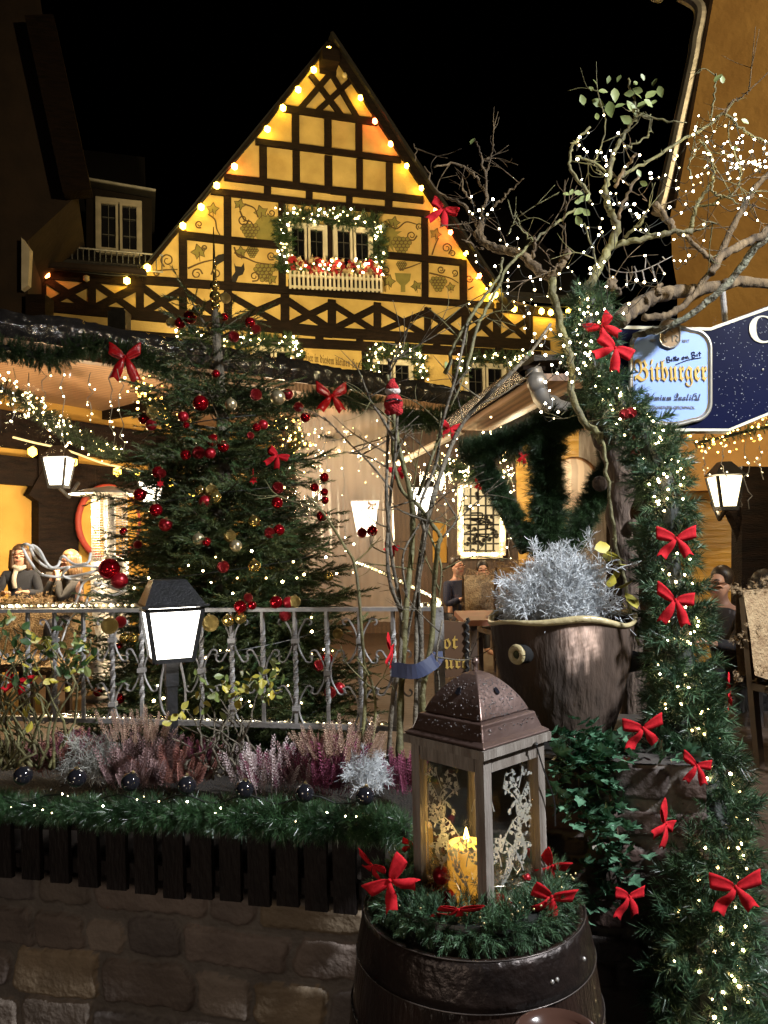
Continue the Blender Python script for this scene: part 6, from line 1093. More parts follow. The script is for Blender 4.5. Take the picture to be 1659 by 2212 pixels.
for p, d, s in zip(L, dd, ss):
    y_ = unit(d); n_ = unit(np.array((RNG.normal(0, .5), -1, RNG.normal(.1, .5)))); n_ = unit(n_ - y_ * n_.dot(y_)); x_ = np.cross(y_, n_); q.add(p - y_ * s * .4 * K4 * 3.2 / F + (V0 @ np.stack([x_, n_, y_])) * s * 1.4 * K4 * 3.2 / F, F0)
part(q, 'leaves', mat('pale_rose_leaf', (.22, .26, .09), (.12, .16, .05), .5, scale=14), rt, True)
q = MB(); L = [at(x, y, 2.95) for x, y in ((1310, 1195), (1322, 1215), (1335, 1200), (1300, 1190), (1325, 1240), (1340, 1225), (1350, 1280), (1330, 1270), (1345, 1300), (1318, 1180))]; q.scatter(T_LEAF, L, rdirs(len(L)) + (0, -.3, -.4), RNG.uniform(.06, .1, len(L))); part(q, 'yellow_leaves', LEAFY, rt, True)
# fairy lights in four strings
FA = [[(275, 655), (375, 668), (265, 725), (280, 735), (310, 718), (330, 712), (315, 755), (350, 738), (372, 715), (405, 805), (410, 858), (440, 880), (490, 850), (497, 898), (295, 930), (298, 960), (385, 980), (300, 1035), (495, 980), (445, 1010), (445, 1045), (445, 1075), (445, 1108), (345, 1085), (375, 1110), (370, 1140), (550, 1030), (598, 1042), (560, 1050), (570, 1090), (630, 1120), (475, 1145), (520, 1150), (528, 1165), (555, 1135), (575, 1162), (545, 1200), (520, 1215), (525, 1270), (265, 1155)],
      [(893, 275), (820, 358), (780, 378), (770, 395), (778, 415), (800, 432), (815, 445), (770, 480), (960, 358), (925, 440), (900, 470), (905, 485), (905, 510), (905, 555), (880, 450), (860, 445), (940, 455), (990, 420), (992, 515), (985, 585), (1060, 462), (790, 575), (880, 632), (925, 640), (950, 640), (915, 680), (940, 690), (965, 685), (840, 690), (1000, 690), (1035, 690), (1015, 720), (1045, 735), (1055, 750), (1080, 730), (1100, 720), (1060, 745), (885, 758), (875, 800), (885, 820), (870, 835), (790, 790), (820, 800), (940, 800), (800, 915), (840, 890), (860, 970), (870, 985), (895, 960), (830, 990), (685, 1015), (725, 985), (745, 1005), (780, 1060), (830, 1015), (690, 1085), (935, 1030), (905, 1075), (895, 1180)],
      [(1335, 278), (1405, 295), (1505, 272), (1508, 295), (1492, 335), (1460, 325), (1322, 330), (1408, 352), (1370, 375), (1375, 400), (1320, 345), (1310, 365), (1285, 408), (1320, 440), (1410, 420), (1455, 408), (1450, 448), (1380, 455), (1390, 460), (1360, 450), (1205, 440), (1235, 465), (1225, 480), (1245, 520), (1230, 580), (1240, 615), (1232, 618), (1275, 630), (1310, 600), (1310, 630), (1300, 565), (1330, 560), (1350, 550), (1365, 520), (1375, 510), (1380, 545), (1345, 590), (1400, 485), (1455, 485), (1470, 545), (1485, 520), (1492, 500), (1510, 505), (1525, 520), (1540, 500), (1570, 495), (1600, 490), (1620, 485), (1640, 430), (1655, 455), (1645, 490), (1480, 570), (1520, 570), (1520, 435), (1540, 400), (1540, 370), (1475, 465), (1110, 545), (1115, 570), (1150, 565), (1180, 555), (1090, 810), (1065, 810), (1040, 808), (1275, 690), (1255, 730), (1200, 705), (1150, 830), (1425, 685), (1520, 710), (1555, 735), (1530, 665), (1565, 660), (1625, 650), (1610, 765), (1585, 620), (1360, 785), (1360, 860), (1265, 835), (1220, 855), (1290, 930), (1275, 955), (1250, 955), (1220, 955)],
      [(1085, 930), (1045, 1045), (1082, 1055), (1130, 1045), (1175, 1015), (1000, 1065), (1010, 1155), (985, 1200), (645, 1275), (770, 1300), (800, 1200), (820, 1170), (860, 1200), (780, 1250), (570, 1295), (620, 1310), (560, 1330), (515, 1370), (560, 1385), (620, 1395), (735, 1335), (760, 1390), (700, 1400), (650, 1440), (690, 1430), (770, 1460), (800, 1430), (780, 1480), (830, 1380), (835, 1330), (805, 1385), (820, 1395), (690, 1300), (600, 1350), (675, 1480), (620, 1520), (640, 1560), (655, 1600), (620, 1620), (640, 1640), (600, 1660), (680, 1660), (660, 1690), (720, 1480), (745, 1520), (705, 1350)]]
for pts, lab, Yc in zip(FA, ('fairy lights on the left limb of the rose tree before the gable edge', 'fairy lights winding up the middle stem of the rose tree', 'fairy lights clustered on the rose twigs before the ochre house', 'fairy lights hanging from the rose tree over the downpipe'), (3.35, 3.12, 3.2, 3.05)):
    if 'ochre' in lab: pts = pts + [(RNG.uniform(1440, 1660), RNG.uniform(380, 540)) for _ in range(26)]
    P = [at(*z4(x, y), Yc + RNG.uniform(-.1, .1)) for x, y in pts]; t = thing('fairy_lights', lab, 'string lights', P[0]); leds(t, P, .0046, E_COOL, 100); q = MB(); left = list(range(len(P))); cur = left.pop(0)
    while left:
        d = [np.linalg.norm(P[cur] - P[j]) for j in left]; j = left[int(np.argmin(d))]
        if min(d) < 1.2: mid = (P[cur] + P[j]) / 2 + (0, 0, -.02) + RNG.normal(0, .01, 3); q.tube(spline([P[cur], mid, P[j]], 3), .0016, 4)
        left.remove(j); cur = j
    part(q, 'cable', CABLE, t)
dk = thing('fairy_lights', 'unlit dark light string sagging between rose limbs left of the ochre house', 'string lights', at(*z4(1080, 1000), 3.3)); q = MB(); p = spline([at(*z4(x, y), 3.3) for x, y in ((920, 992), (980, 1008), (1050, 1005), (1120, 980), (1215, 932))], 6); q.tube(p, .0022, 5)
for x, y, x2, y2_ in ((1085, 990, 1090, 930), (1045, 1003, 1035, 980), (1040, 1008, 1048, 1045), (1072, 1000, 1085, 1058), (1118, 982, 1132, 1045), (1145, 970, 1180, 1020), (1000, 1010, 1000, 1080), (1180, 950, 1165, 935)): q.tube([at(*z4(x, y), 3.3), at(*z4(x2, y2_), 3.3)], .003, 5)
part(q, 'cable', GREYWOOD, dk)
# ------------------------------------------------------------------ fir column winding down the right
CP = [(1272, 640, 34, 3.3), (1272, 745, 40, 3.25), (1310, 850, 42, 3.2), (1392, 945, 52, 3.1), (1436, 1060, 56, 3.02), (1440, 1200, 60, 3.0), (1457, 1330, 66, 2.95), (1468, 1450, 72, 2.9), (1480, 1560, 76, 2.82), (1512, 1680, 92, 2.72), (1535, 1800, 102, 2.62), (1532, 1930, 110, 2.55), (1520, 2060, 112, 2.48), (1530, 2200, 118, 2.42), (1530, 2300, 118, 2.4)]
cp = spline([at(x, y, Y) for x, y, r, Y in CP], 5); cr_ = np.interp(np.linspace(0, 1, len(cp)), np.linspace(0, 1, len(CP)), [r * Y / F for x, y, r, Y in CP])
fc = thing('fir_column', 'tall column of artificial fir greenery with red bows and lights down the right side', 'garland', at(1530, 2250, 2.42))
T_TIP = needle_tmpl(.07, 50, .05, .0036, 1.15, 9)
n = 1250; qq, d, r = garland_pts(cp, cr_, n, .05); hf = len(cp) // 2; q2_, d2_, r2_ = garland_pts(cp[hf:], cr_[hf:], 750, .05); qq, d, r = np.concatenate([qq, q2_]), np.concatenate([d, d2_]), np.concatenate([r, r2_]); n += 750; k = RNG.uniform(.15, .95, n) ** .6; pos = qq + d * (r * k * .82)[:, None]; dd = d + RNG.normal(0, .5, (n, 3)); q = MB(); h = RNG.uniform(0, 1, n) < .5
q.scatter(T_TIP, pos[h], dd[h], RNG.uniform(.8, 1.35, h.sum())); part(q, 'greenery', PVC, fc); q = MB(); q.scatter(T_TIP, pos[~h], dd[~h], RNG.uniform(.75, 1.15, (~h).sum())); part(q, 'darker_greenery', PVCDARK, fc); q = MB(); q.tube(cp, cr_ * .45, 10); part(q, 'core', mat('dark_core', (.012, .016, .012)), fc)
lt_ = thing('column_lights', 'warm fairy lights wound through the fir column', 'string lights', at(1500, 1700, 2.6)); qq, d, r = garland_pts(cp, cr_, 260, 0); d[:, 1] = -np.abs(d[:, 1]) - .35; d /= np.linalg.norm(d, axis=1)[:, None]; w_ = qq + d * (r * .78)[:, None]; w_ = w_[(RNG.uniform(0, 1, 260) < np.interp(w_[:, 2], [0, .9, 2.4], [1, .62, .55]))]; leds(lt_, w_, .0044, E_WARM, 100)
s = np.linspace(0, 1, 90); ii = (s * (len(cp) - 1)).astype(int); q = MB(); q.tube(cp[ii] + np.stack([np.cos(s * 60), np.sin(s * 60), 0 * s], 1) * cr_[ii][:, None] * .7, .0025, 4); part(q, 'cable', CABLE, lt_)
for x, y, r, lab in ((1349, 895, 12, 'left one of the twin red baubles below the beer sign'), (1363, 892, 12, 'right one of the twin red baubles below the beer sign')): bauble_at(at(x, y, 2.98), r * 2.98 / F, RG, lab, 'baubles on the fir column')
# ------------------------------------------------------------------ hanging sign
SY = 4.15
sg = thing('pub_sign', 'navy pub sign with pale blue beer panel and gold lettering hanging at the right edge', 'sign', at(1500, 930, SY))
def Sg(x, y, o=0.0): return vpl(x, y, (0, SY, 0), (1, -.06, 0), o)
NAVY = mat('navy_enamel', (.004, .006, .03), (.003, .004, .02), .3, scale=3, spec=.08); CREAM = mat('cream_line', (.7, .66, .5), None, .5); PALEB = mat('pale_blue_panel', (.25, .38, .74), (.2, .33, .68), .5, scale=2); GOLDP = mat('gold_lettering', (.62, .42, .12), (.5, .33, .08), .3, metal=.35); INK = mat('dark_ink', (.02, .025, .07), None, .5); SILV = mat('silver_edge', (.5, .48, .42), None, .3, metal=.6); GREY_ = mat('grey_letters', (.22, .22, .26), None, .5)
sn = np.array((-.06, -1, 0)); sn = unit(sn)
op = [z5(500, 458), z5(1235, 478), z5(1660, 318), z5(2150, 130), z5(2150, 1000), z5(1660, 1130), z5(1375, 1250), z5(505, 1250)]
q = MB(); q.prism([Sg(*p) for p in op][::-1], -sn * .07); part(q, 'board', NAVY, sg)
def border(pts, w, m, nm, off=.004, par=None):
    q = MB(); P = [Sg(*p, off) for p in pts]
    for i in range(len(P) - 1): q.beam(P[i], P[i + 1] + unit(P[i + 1] - P[i]) * w * .3, w, .003 + .0005 * (i % 2), sn)
    return part(q, nm, m, par or sg)
border([z5(518, 1232), z5(512, 478), z5(1232, 492), z5(1660, 338), z5(2150, 150)], .016, CREAM, 'border_line'); border([z5(518, 1232), z5(1368, 1236), z5(1660, 1116), z5(2150, 980)], .014, CREAM, 'border_line')
def rrect(x0, y0, x1, y1, bow_, rad, f=z5, arch=0):
    P = []
    for i in range(13): t = i / 12; P.append((x0 + rad + (x1 - x0 - 2 * rad) * t, y0 - arch * math.sin(math.pi * t)))
    for i in range(1, 7): a = i / 7 * math.pi / 2; P.append((x1 - rad + rad * math.sin(a), y0 + rad - rad * math.cos(a)))
    for i in range(5): P.append((x1, y0 + rad + (y1 - y0 - 2 * rad) * i / 4))
    for i in range(1, 7): a = i / 7 * math.pi / 2; P.append((x1 - rad + rad * math.cos(a), y1 - rad + rad * math.sin(a)))
    for i in range(13): t = i / 12; P.append((x1 - rad - (x1 - x0 - 2 * rad) * t, y1 + arch * math.sin(math.pi * t)))
    for i in range(1, 7): a = i / 7 * math.pi / 2; P.append((x0 + rad - rad * math.sin(a), y1 - rad + rad * math.cos(a)))
    for i in range(5): P.append((x0, y1 - rad - (y1 - y0 - 2 * rad) * i / 4))
    for i in range(1, 7): a = i / 7 * math.pi / 2; P.append((x0 + rad - rad * math.cos(a), y0 + rad - rad * math.sin(a)))
    return [f(*p) for p in P]
pp_ = rrect(640, 505, 1228, 1170, 0, 130, arch=32)
q = MB(); q.prism([Sg(*p, .012) for p in pp_], -sn * .012); bp = part(q, 'beer_panel', PALEB, sg); pts = [Sg(*p, .014) for p in pp_]; q = MB(); q.tube(np.array(pts + pts[:1]), .010, 8, False); part(q, 'panel_rim', SILV, bp, True)
q = MB(); q.tube(np.array([Sg(*p, .0135) for p in rrect(656, 522, 1212, 1153, 0, 120, arch=30)] + [Sg(*rrect(656, 522, 1212, 1153, 0, 120, arch=30)[0], .0135)]), .002, 4, False); part(q, 'inner_line', GOLDP, bp)
cr__ = rrect(853, 425, 1000, 632, 0, 60, arch=6); q = MB(); q.prism([Sg(*p, .022) for p in cr__], -sn * .01); cm = part(q, 'crest', mat('bronze_crest', (.32, .22, .12), (.22, .14, .08), .3, metal=.4), bp); P = [Sg(*p, .023) for p in cr__]; q = MB(); q.tube(np.array(P + P[:1]), .004, 6, False); part(q, 'crest_rim', SILV, cm)
ux = unit(Sg(1600, 800) - Sg(1300, 800)); 
def sgt(txt, x, y, size, m, nm='lettering', wide=None, shear=0, ext=.0015, off=.0145, rot=0.0):
    u_ = ux * math.cos(rot) + UP * math.sin(rot); v_ = -ux * math.sin(rot) + UP * math.cos(rot); o = text_part(txt, nm, m, bp if off < .02 or True else sg, Sg(*z5(x, y), off), u_, v_, size, ext, shear=shear)
    if wide:
        w = max(np.dot(np.array(v.co), u_) for v in o.data.vertices) - min(np.dot(np.array(v.co), u_) for v in o.data.vertices); k = wide * .36166 / 1.23448 * SY / F / w; c = Vector((Sg(*z5(x, y), off) - wloc(bp)).tolist()); B = Matrix(np.stack([u_, v_, np.cross(u_, v_)], 1).tolist()).to_4x4(); o.data.transform(Matrix.Translation(c) @ B @ Matrix.Diagonal((k, 1, 1, 1)) @ B.inverted() @ Matrix.Translation(-c))
    return o
sgt('𝕭𝖎𝖙𝖇𝖚𝖗𝖌𝖊𝖗', 934, 812, .155, GOLDP, wide=515, ext=.003); sgt('𝕭𝖎𝖙𝖇𝖚𝖗𝖌𝖊𝖗', 930, 817, .155, INK, wide=515, ext=.001)
sgt('𝓟𝓻𝓮𝓶𝓲𝓾𝓶 𝓠𝓾𝓪𝓵𝓲𝓽ä𝓽', 945, 995, .062, INK, wide=400); sgt('SEIT', 810, 583, .022, GREY_, wide=46); sgt('1817', 1045, 585, .022, GREY_, wide=50); sgt('EINZIGARTIGER GESCHMACK', 935, 1074, .022, GREY_, wide=340)
# handwriting
HW = [[(907, 702), (912, 742)], [(907, 702), (925, 700), (922, 718), (912, 720), (932, 724), (928, 738), (912, 742)], [(943, 715), (946, 734)], [(943, 707), (944, 708)], [(960, 698), (962, 732)], [(972, 696), (974, 730)], [(955, 708), (980, 705)], [(982, 720), (996, 715), (992, 708), (983, 715), (985, 726), (998, 722)], [(1020, 712), (1034, 706), (1028, 700), (1020, 708), (1022, 720), (1036, 714)], [(1044, 698), (1047, 714)], [(1056, 714), (1054, 698), (1060, 698), (1066, 712), (1072, 708)], [(1090, 668), (1096, 708)], [(1090, 668), (1108, 666), (1106, 684), (1096, 688), (1116, 690), (1112, 704), (1096, 708)], [(1130, 680), (1132, 698)], [(1129, 670), (1130, 671)], [(1148, 662), (1150, 694)], [(1140, 676), (1160, 673)], [(972, 758), (1060, 725), (1160, 706)]]
q = MB()
for s_ in HW: q.tube(spline([Sg(*z5(*p), .0145) for p in s_], 4), .0024, 5)
part(q, 'handwriting', INK, bp)
q = MB()       # entwined initials on the crest
for s_ in ([(880, 545), (885, 590), (905, 590)], [(880, 560), (900, 555)], [(945, 545), (945, 590)], [(945, 560), (965, 545), (985, 560), (970, 580), (990, 600)], [(900, 520), (925, 505), (950, 520)], [(860, 600), (925, 640), (990, 600)]): q.tube(spline([Sg(*z5(*p), .0235) for p in s_], 4), .0028, 5)
part(q, 'crest_initials', SILV, cm)
text_part('𝐂𝐎', 'big_letters', CREAM, sg, Sg(*z5(1725, 505), .004), ux, UP, .205, .002)
q = MB(); rr = np.random.default_rng(5)
for _ in range(230): q.sphere(Sg(*z5(rr.uniform(1255, 1680), rr.uniform(400, 1180)), .002), rr.uniform(.0012, .003), 5, (1, .5, 1))
part(q, 'rain_drops', mat('sign_drops', (.6, .65, .75), None, .1, metal=.4), sg, kind='stuff')
q = MB(); q.sphere(Sg(*z5(1620, 790), .004), .006, 8, (1, .5, 1)); part(q, 'screw', SILV, sg)
q = MB(); a = Sg(*z5(1362, 420), -.035); b = Sg(*z5(1338, 150), -.035); q.tube([a, b], .016, 10); q.tube([b, Y_((1560, 610), .0)], .016, 10); part(q, 'hanger', IRON, sg)
# ------------------------------------------------------------------ garland-wrapped post behind the planter
gpst = thing('braced_post', 'post with two raking braces and a cross beam wrapped in dark fir behind the planter', 'post', at(1190, 1500, 4.7)); GY = 4.7
q = MB(); q.beam(at(1190, 1450, GY), at(1180, 900, GY), .14, .14, (0, 1, 0)); part(q, 'post', TIMBER, gpst)
for a, b in (((1140, 1190), (1032, 985)), ((1225, 1190), (1325, 1000))): q = MB(); q.beam(at(*a, GY), at(*b, GY), .09, .1, (0, 1, 0)); part(q, 'brace', TIMBER, gpst)
q = MB(); q.beam(at(995, 985, GY), at(1330, 880, GY - .1), .09, .1, UP); part(q, 'beam', TIMBER, gpst)
for pts, r, lab in (([(1188, 1200), (1184, 1080), (1180, 970), (1182, 900)], .155, 'thick dark fir garland round the upright post behind the silver bush'), ([(1145, 1185), (1105, 1110), (1062, 1040), (1030, 975)], .1, 'dark fir garland on the left raking brace of the post'), ([(1222, 1180), (1262, 1120), (1300, 1050), (1325, 985)], .12, 'dark fir garland on the right raking brace of the post'), ([(1000, 978), (1060, 965), (1140, 940), (1230, 910), (1320, 880)], .115, 'dark fir garland along the beam on top of the braced post')):
    garland([at(x, y, GY - .13) for x, y in pts], r * 1.15, 900, 'fir_garland', lab, PVCDARK, T_BRUSH, (.6, 1.0), 0)
# ------------------------------------------------------------------ rope light reindeer head
ropem = mat('unlit_rope', (.8, .77, .72), (.7, .67, .62), .3); dz = thing('rope_figure', 'unlit white rope light animal head with antlers left of the Christmas tree', 'rope light figure', at(200, 1320, 4.0))
for pts, w_ in (([(258, 1262), (235, 1250), (205, 1246), (180, 1260), (170, 1285), (160, 1310)], 5), ([(272, 1272), (262, 1255), (240, 1236), (210, 1226), (185, 1222), (150, 1225), (110, 1228), (80, 1210), (66, 1185), (70, 1178), (85, 1188), (100, 1215), (112, 1226), (125, 1222), (132, 1205), (138, 1202), (150, 1212), (165, 1220), (190, 1215), (196, 1195)], 6), ([(215, 1230), (190, 1238), (150, 1246), (110, 1245), (85, 1238), (60, 1205), (50, 1185), (48, 1178), (60, 1176), (78, 1190), (108, 1225)], 6), ([(272, 1275), (250, 1285), (220, 1285), (200, 1275), (190, 1290), (185, 1310)], 5), ([(262, 1290), (235, 1300), (200, 1298), (180, 1312)], 5), ([(268, 1280), (240, 1268), (215, 1260), (200, 1262)], 4), ([(204, 1258), (212, 1252), (220, 1258), (214, 1266), (205, 1262)], 4), ([(150, 1225), (135, 1240), (150, 1250), (190, 1252), (225, 1240)], 5), ([(175, 1312), (150, 1340), (135, 1380), (120, 1420)], 4), ([(190, 1312), (180, 1350), (175, 1400)], 4)):
    q = MB(); q.tube(spline([at(x, y, 4.0 + RNG.uniform(-.04, .04)) for x, y in pts], 5), w_ * .5 * 4 / F, 8); part(q, 'rope', ropem, dz, True)
# ------------------------------------------------------------------ chalk board with gold lettering, chairs with fleeces
cb_ = thing('menu_board', 'brown board with gold blackletter words half hidden behind the rose stems', 'sign board', at(985, 1470, 4.6)); q = MB(); y = 4.6; q.prism([at(952, 1340, y), at(1008, 1345, y), at(1010, 1460, y), at(952, 1465, y)], (0, .03, 0)); part(q, 'board', mat('board_brown', (.09, .045, .02), (.06, .03, .015), .5), cb_)
text_part('𝖔𝖙', 'lettering', GOLDP, cb_, at(972, 1388, y - .004), (1, 0, 0), UP, .12, .002); text_part('𝖋𝖚𝖗𝖙', 'lettering', GOLDP, cb_, at(978, 1432, y - .004), (1, 0, 0), UP, .11, .002)
q = MB()
for x in (951, 1009): q.tube(np.array([at(x + 3 * math.sin(k * 2.2), 1335 + k * 6, y - .01) for k in range(23)]), .012, 6)
part(q, 'chain_border', BLACKMETAL, cb_)
FLEECE = mat('fleece', (.45, .33, .19), (.3, .2, .11), .95, scale=22, bump=1, bscale=70); T_FUR = needle_tmpl(.02, 14, .03, .004, 1.2, 21); CHW = mat('chair_wood', (.07, .045, .03), (.04, .025, .018), .5)
def chair(c, rz, label, s=1.0, fur=True):
    t = thing('terrace_chair', label, 'chair', c, rz, 'fleece-covered terrace chairs'); q = MB()
    for a, b in ((-1, 1), (1, 1)): q = MB(); q.box((a * .21, b * .2, .22), (.04, .04, .44)); lpart(q, 'leg', CHW, t)
    for a in (-1, 1): q = MB(); q.beam((a * .21, -.2, 0), (a * .21, -.26, .95), .04, .04, (0, 1, 0)); lpart(q, 'leg', CHW, t)
    q = MB(); q.box((0, 0, .45), (.46, .44, .04)); lpart(q, 'seat', CHW, t); q = MB(); q.box((0, -.245, .72), (.42, .03, .4)); lpart(q, 'backrest', CHW, t)
    if fur: q = MB(); q.sheet([[(x, yy, zz) for x in np.linspace(-.24, .24, 8)] for yy, zz in ((.2, .49), (0, .5), (-.18, .52), (-.2, .75), (-.24, .99), (-.29, .99), (-.31, .7), (-.3, .5))]); g = q.V[0]; i = RNG.integers(0, len(g), 420); q.scatter(T_FUR, g[i] + RNG.normal(0, .03, (420, 3)), rdirs(420), 1.0); lpart(q, 'fleece', FLEECE, t)
    return t
chair((1.06, 6.6, FZ + .1), R(15), 'fleece-covered chair left of the silver bush behind the planter'); chair((1.5, 7.2, FZ + .1), R(-20), 'second fleece-covered chair further back behind the planter'); chair((2.35, 4.3, FZ), R(200), 'shaggy chair back right of the fir column'); chair((.92, 7.6, FZ - .0), R(10), 'dark chair with a fleece edge in front of the brown wall')
def table(c, label):
    t = thing('terrace_table', label, 'table', c, 0, 'terrace tables'); q = MB(); q.box((0, 0, .73), (.9, .8, .04)); lpart(q, 'tabletop', mat('table_red', (.3, .12, .08), (.2, .08, .05), .5), t)
    for a in (-1, 1):
        for b in (-1, 1): q = MB(); q.box((a * .38, b * .33, .355), (.05, .05, .71)); lpart(q, 'leg', CHW, t)
table((1.0, 5.9, FZ), 'reddish table in front of the fleece chairs behind the planter'); table((2.9, 5.0, FZ), 'reddish table by the seated man at the right edge')
# ------------------------------------------------------------------ people
SKIN = mat('skin', (.55, .31, .22), (.48, .26, .18), .5); 
def skin_obj(nm, verts, edges, m, parent, sub=2):
    me = D.meshes.new(nm); me.from_pydata([v[:3] for v in verts], edges, []); o = link(nm, me, None, parent); o.modifiers.new('skin', 'SKIN'); o.modifiers.new('smooth', 'SUBSURF').levels = sub; o.modifiers[-1].render_levels = sub
    if not me.skin_vertices: me.skin_vertices.new()
    for v, s in zip(me.skin_vertices[0].data, verts): v.radius = (s[3], s[4] if len(s) > 4 else s[3]); v.use_root = False
    me.skin_vertices[0].data[0].use_root = True; o.modifiers['skin'].use_smooth_shade = True; me.materials.append(m); return o
def person(c, rz, label, top, hair_c, long_hair=True, pose='sit', scale=1.0, trousers=(.02, .02, .03), glasses=False, lean=0.0, arms='table', turn=0.0, scarf=None):
    t = thing('person', label, 'person', c, rz); t.scale = (scale,) * 3; hip = .5 if pose == 'sit' else .92; L = lean
    sh = hip + .5; hd = (0, .02 + L, sh + .2)
    V = [(0, 0, hip, .13, .1), (0, .01 + L * .4, hip + .22, .13, .1), (0, .0 + L * .8, sh - .06, .14, .1), (0, .0 + L, sh + .05, .055, .055), (0, .02 + L, sh + .1, .058, .062), (0, .045 + L, sh + .16, .066, .078), (0, .03 + L, sh + .24, .078, .095), (0, .02 + L, sh + .31, .05, .06)]
    E_ = [(i, i + 1) for i in range(7)]; T = [(0, 0, hip - .03, .145, .11), (0, .01 + L * .4, hip + .22, .145, .115), (0, L * .8, sh - .07, .155, .12), (0, L, sh + .02, .075, .075)]; TE = [(0, 1), (1, 2), (2, 3)]; G = [(0, 0, hip, .14, .11)]; GE = []
    for s in (-1, 1):
        if arms == 'table': el, wr = (s * .25, .12 + L, sh - .28), (s * .12, .36 + L, sh - .24)
        elif arms == 'chin': el, wr = (s * .2, .25 + L, sh - .26), (s * .06, .2 + L, sh + .02)
        else: el, wr = (s * .23, .05 + L, sh - .3), (s * .1, .22 + L, sh - .22)
        k = len(V); V += [(s * .17, L, sh - .03, .055), (*el, .042), (*wr, .027)]; E_ += [(2, k), (k, k + 1), (k + 1, k + 2)]; d = unit(np.array(wr) - np.array(el)); pm = np.array(wr) + d * .06; V.append((*pm, .03, .016)); E_.append((k + 2, k + 3)); x_ = unit(np.cross(d, UP) + 1e-3)
        for j, (o_, ln) in enumerate(((-.026, .07), (-.009, .08), (.009, .075), (.026, .06))):
            a_ = pm + x_ * o_ + d * .03; b_ = a_ + d * ln * .55 - UP * .008; c_ = b_ + d * ln * .4 - UP * .02; n_ = len(V); V += [(*a_, .0095), (*b_, .0085), (*c_, .007)]; E_ += [(k + 3, n_), (n_, n_ + 1), (n_ + 1, n_ + 2)]
        a_ = np.array(wr) + d * .03 + x_ * -s * .03; b_ = a_ + d * .035 + x_ * -s * .02; n_ = len(V); V += [(*a_, .01), (*b_, .009)]; E_ += [(k + 2, n_), (n_, n_ + 1)]
        n_ = len(T); T += [(s * .17, L, sh - .035, .07), (*el, .056), (*(np.array(wr) * .9 + np.array(el) * .1), .042)]; TE += [(2, n_), (n_, n_ + 1), (n_ + 1, n_ + 2)]
        kn, an, toe = ((s * .12, .42, hip - .02), (s * .12, .44, .09), (s * .12, .58, .05)) if pose == 'sit' else ((s * .1, .03, .5), (s * .1, 0, .09), (s * .11, .14, .04)); k = len(V); V += [(s * .09, .03, hip - .02, .085), (*kn, .06), (*an, .038), (*toe, .035)]; E_ += [(0, k), (k, k + 1), (k + 1, k + 2), (k + 2, k + 3)]; n_ = len(G); G += [(s * .09, .03, hip - .02, .1), (*kn, .072), (*an, .052)]; GE += [(0, n_), (n_, n_ + 1), (n_ + 1, n_ + 2)]
    k = len(V); V += [(0, .135 + L, sh + .19, .014), (0, .07 + L, sh + .21, .03)]; E_ += [(6, k + 1), (k + 1, k)]
    for s in (-1, 1): k = len(V); V.append((s * .088, .02 + L, sh + .2, .018, .02)); E_.append((5, k))
    skin_obj('body', V, E_, SKIN, t); skin_obj('top', T, TE, mat('cloth_top', top, tuple(q_ * .7 for q_ in top), .85, scale=14), t); skin_obj('trousers', G, GE, mat('cloth_trousers', trousers), t)
    HM = mat('hair', hair_c, tuple(q_ * .5 for q_ in hair_c), .45, scale=60, stretch=(1, 1, .2)); hc_ = np.array((0, .0 + L, sh + .25)); q = MB(); q.sphere(hc_ + (0, 0, 0) if long_hair else hc_ + (0, -.022, .02), .112 if long_hair else .1, 16, (.92, 1.0, 1.0)); V_ = q.V[0]; f = V_[:, 1] > L + .045; V_[f & (V_[:, 2] < sh + .29), 1] = L + .04
    if long_hair:
        for a_ in np.linspace(math.pi * .78, math.pi * 2.22, 17): b_ = hc_ + np.array((math.cos(a_) * .098, math.sin(a_) * .09, .0)); q.tube(spline([b_ + UP * .03, b_ - UP * .1 + (math.cos(a_) * .012, math.sin(a_) * .02, 0), b_ - UP * .24 + (math.cos(a_) * .02, -.01, 0)], 3), [.03] * 6 + [.012], 6)
    lpart(q, 'hair', HM, t, True)
    if scarf: a_ = np.linspace(0, 2 * math.pi, 25); q = MB(); q.tube(np.stack([.078 * np.cos(a_), L + .015 + .085 * np.sin(a_), sh + .055 + .012 * np.sin(a_ * 3)], 1), .034 + .006 * np.sin(a_ * 5), 8, False); q.tube(spline([(.03, L + .09, sh + .04), (.05, L + .14, sh - .08), (.04, L + .135, sh - .2)], 4), .03, 6); lpart(q, 'scarf', mat('scarf', scarf, tuple(k_ * .6 for k_ in scarf), .95, scale=30, bump=.5), t, True)
    q = MB()
    for s in (-1, 1): q.sphere((s * .034, .118 + L, sh + .225), .0105, 8, (1.3, .6, .8)); q.tube([(s * .018, .124 + L, sh + .248), (s * .036, .127 + L, sh + .253), (s * .055, .11 + L, sh + .246)], .005, 5)
    lpart(q, 'eyes_and_brows', DARKBALL, t); q = MB(); q.tube([(-.026, .106 + L, sh + .148), (0, .118 + L, sh + .143), (.026, .106 + L, sh + .148)], .007, 6); lpart(q, 'mouth', mat('lips', (.4, .12, .1)), t)
    if glasses:
        q = MB()
        for s in (-1, 1): q.tube(np.array([(s * .036 + .026 * math.cos(k), .133 + L, sh + .224 + .02 * math.sin(k)) for k in np.linspace(0, 6.28, 15)]), .0035, 5, False); q.tube([(s * .062, .13 + L, sh + .226), (s * .09, .02 + L, sh + .226)], .0035, 5)
        lpart(q, 'glasses', BLACKMETAL, t)
    return t
def seat(px_, py_, Y, rz, label, *a, scale=.8, **k):
    p = at(px_, py_, Y); person((p[0], p[1], p[2] - 1.22 * scale), rz, label, *a, scale=scale, **k)
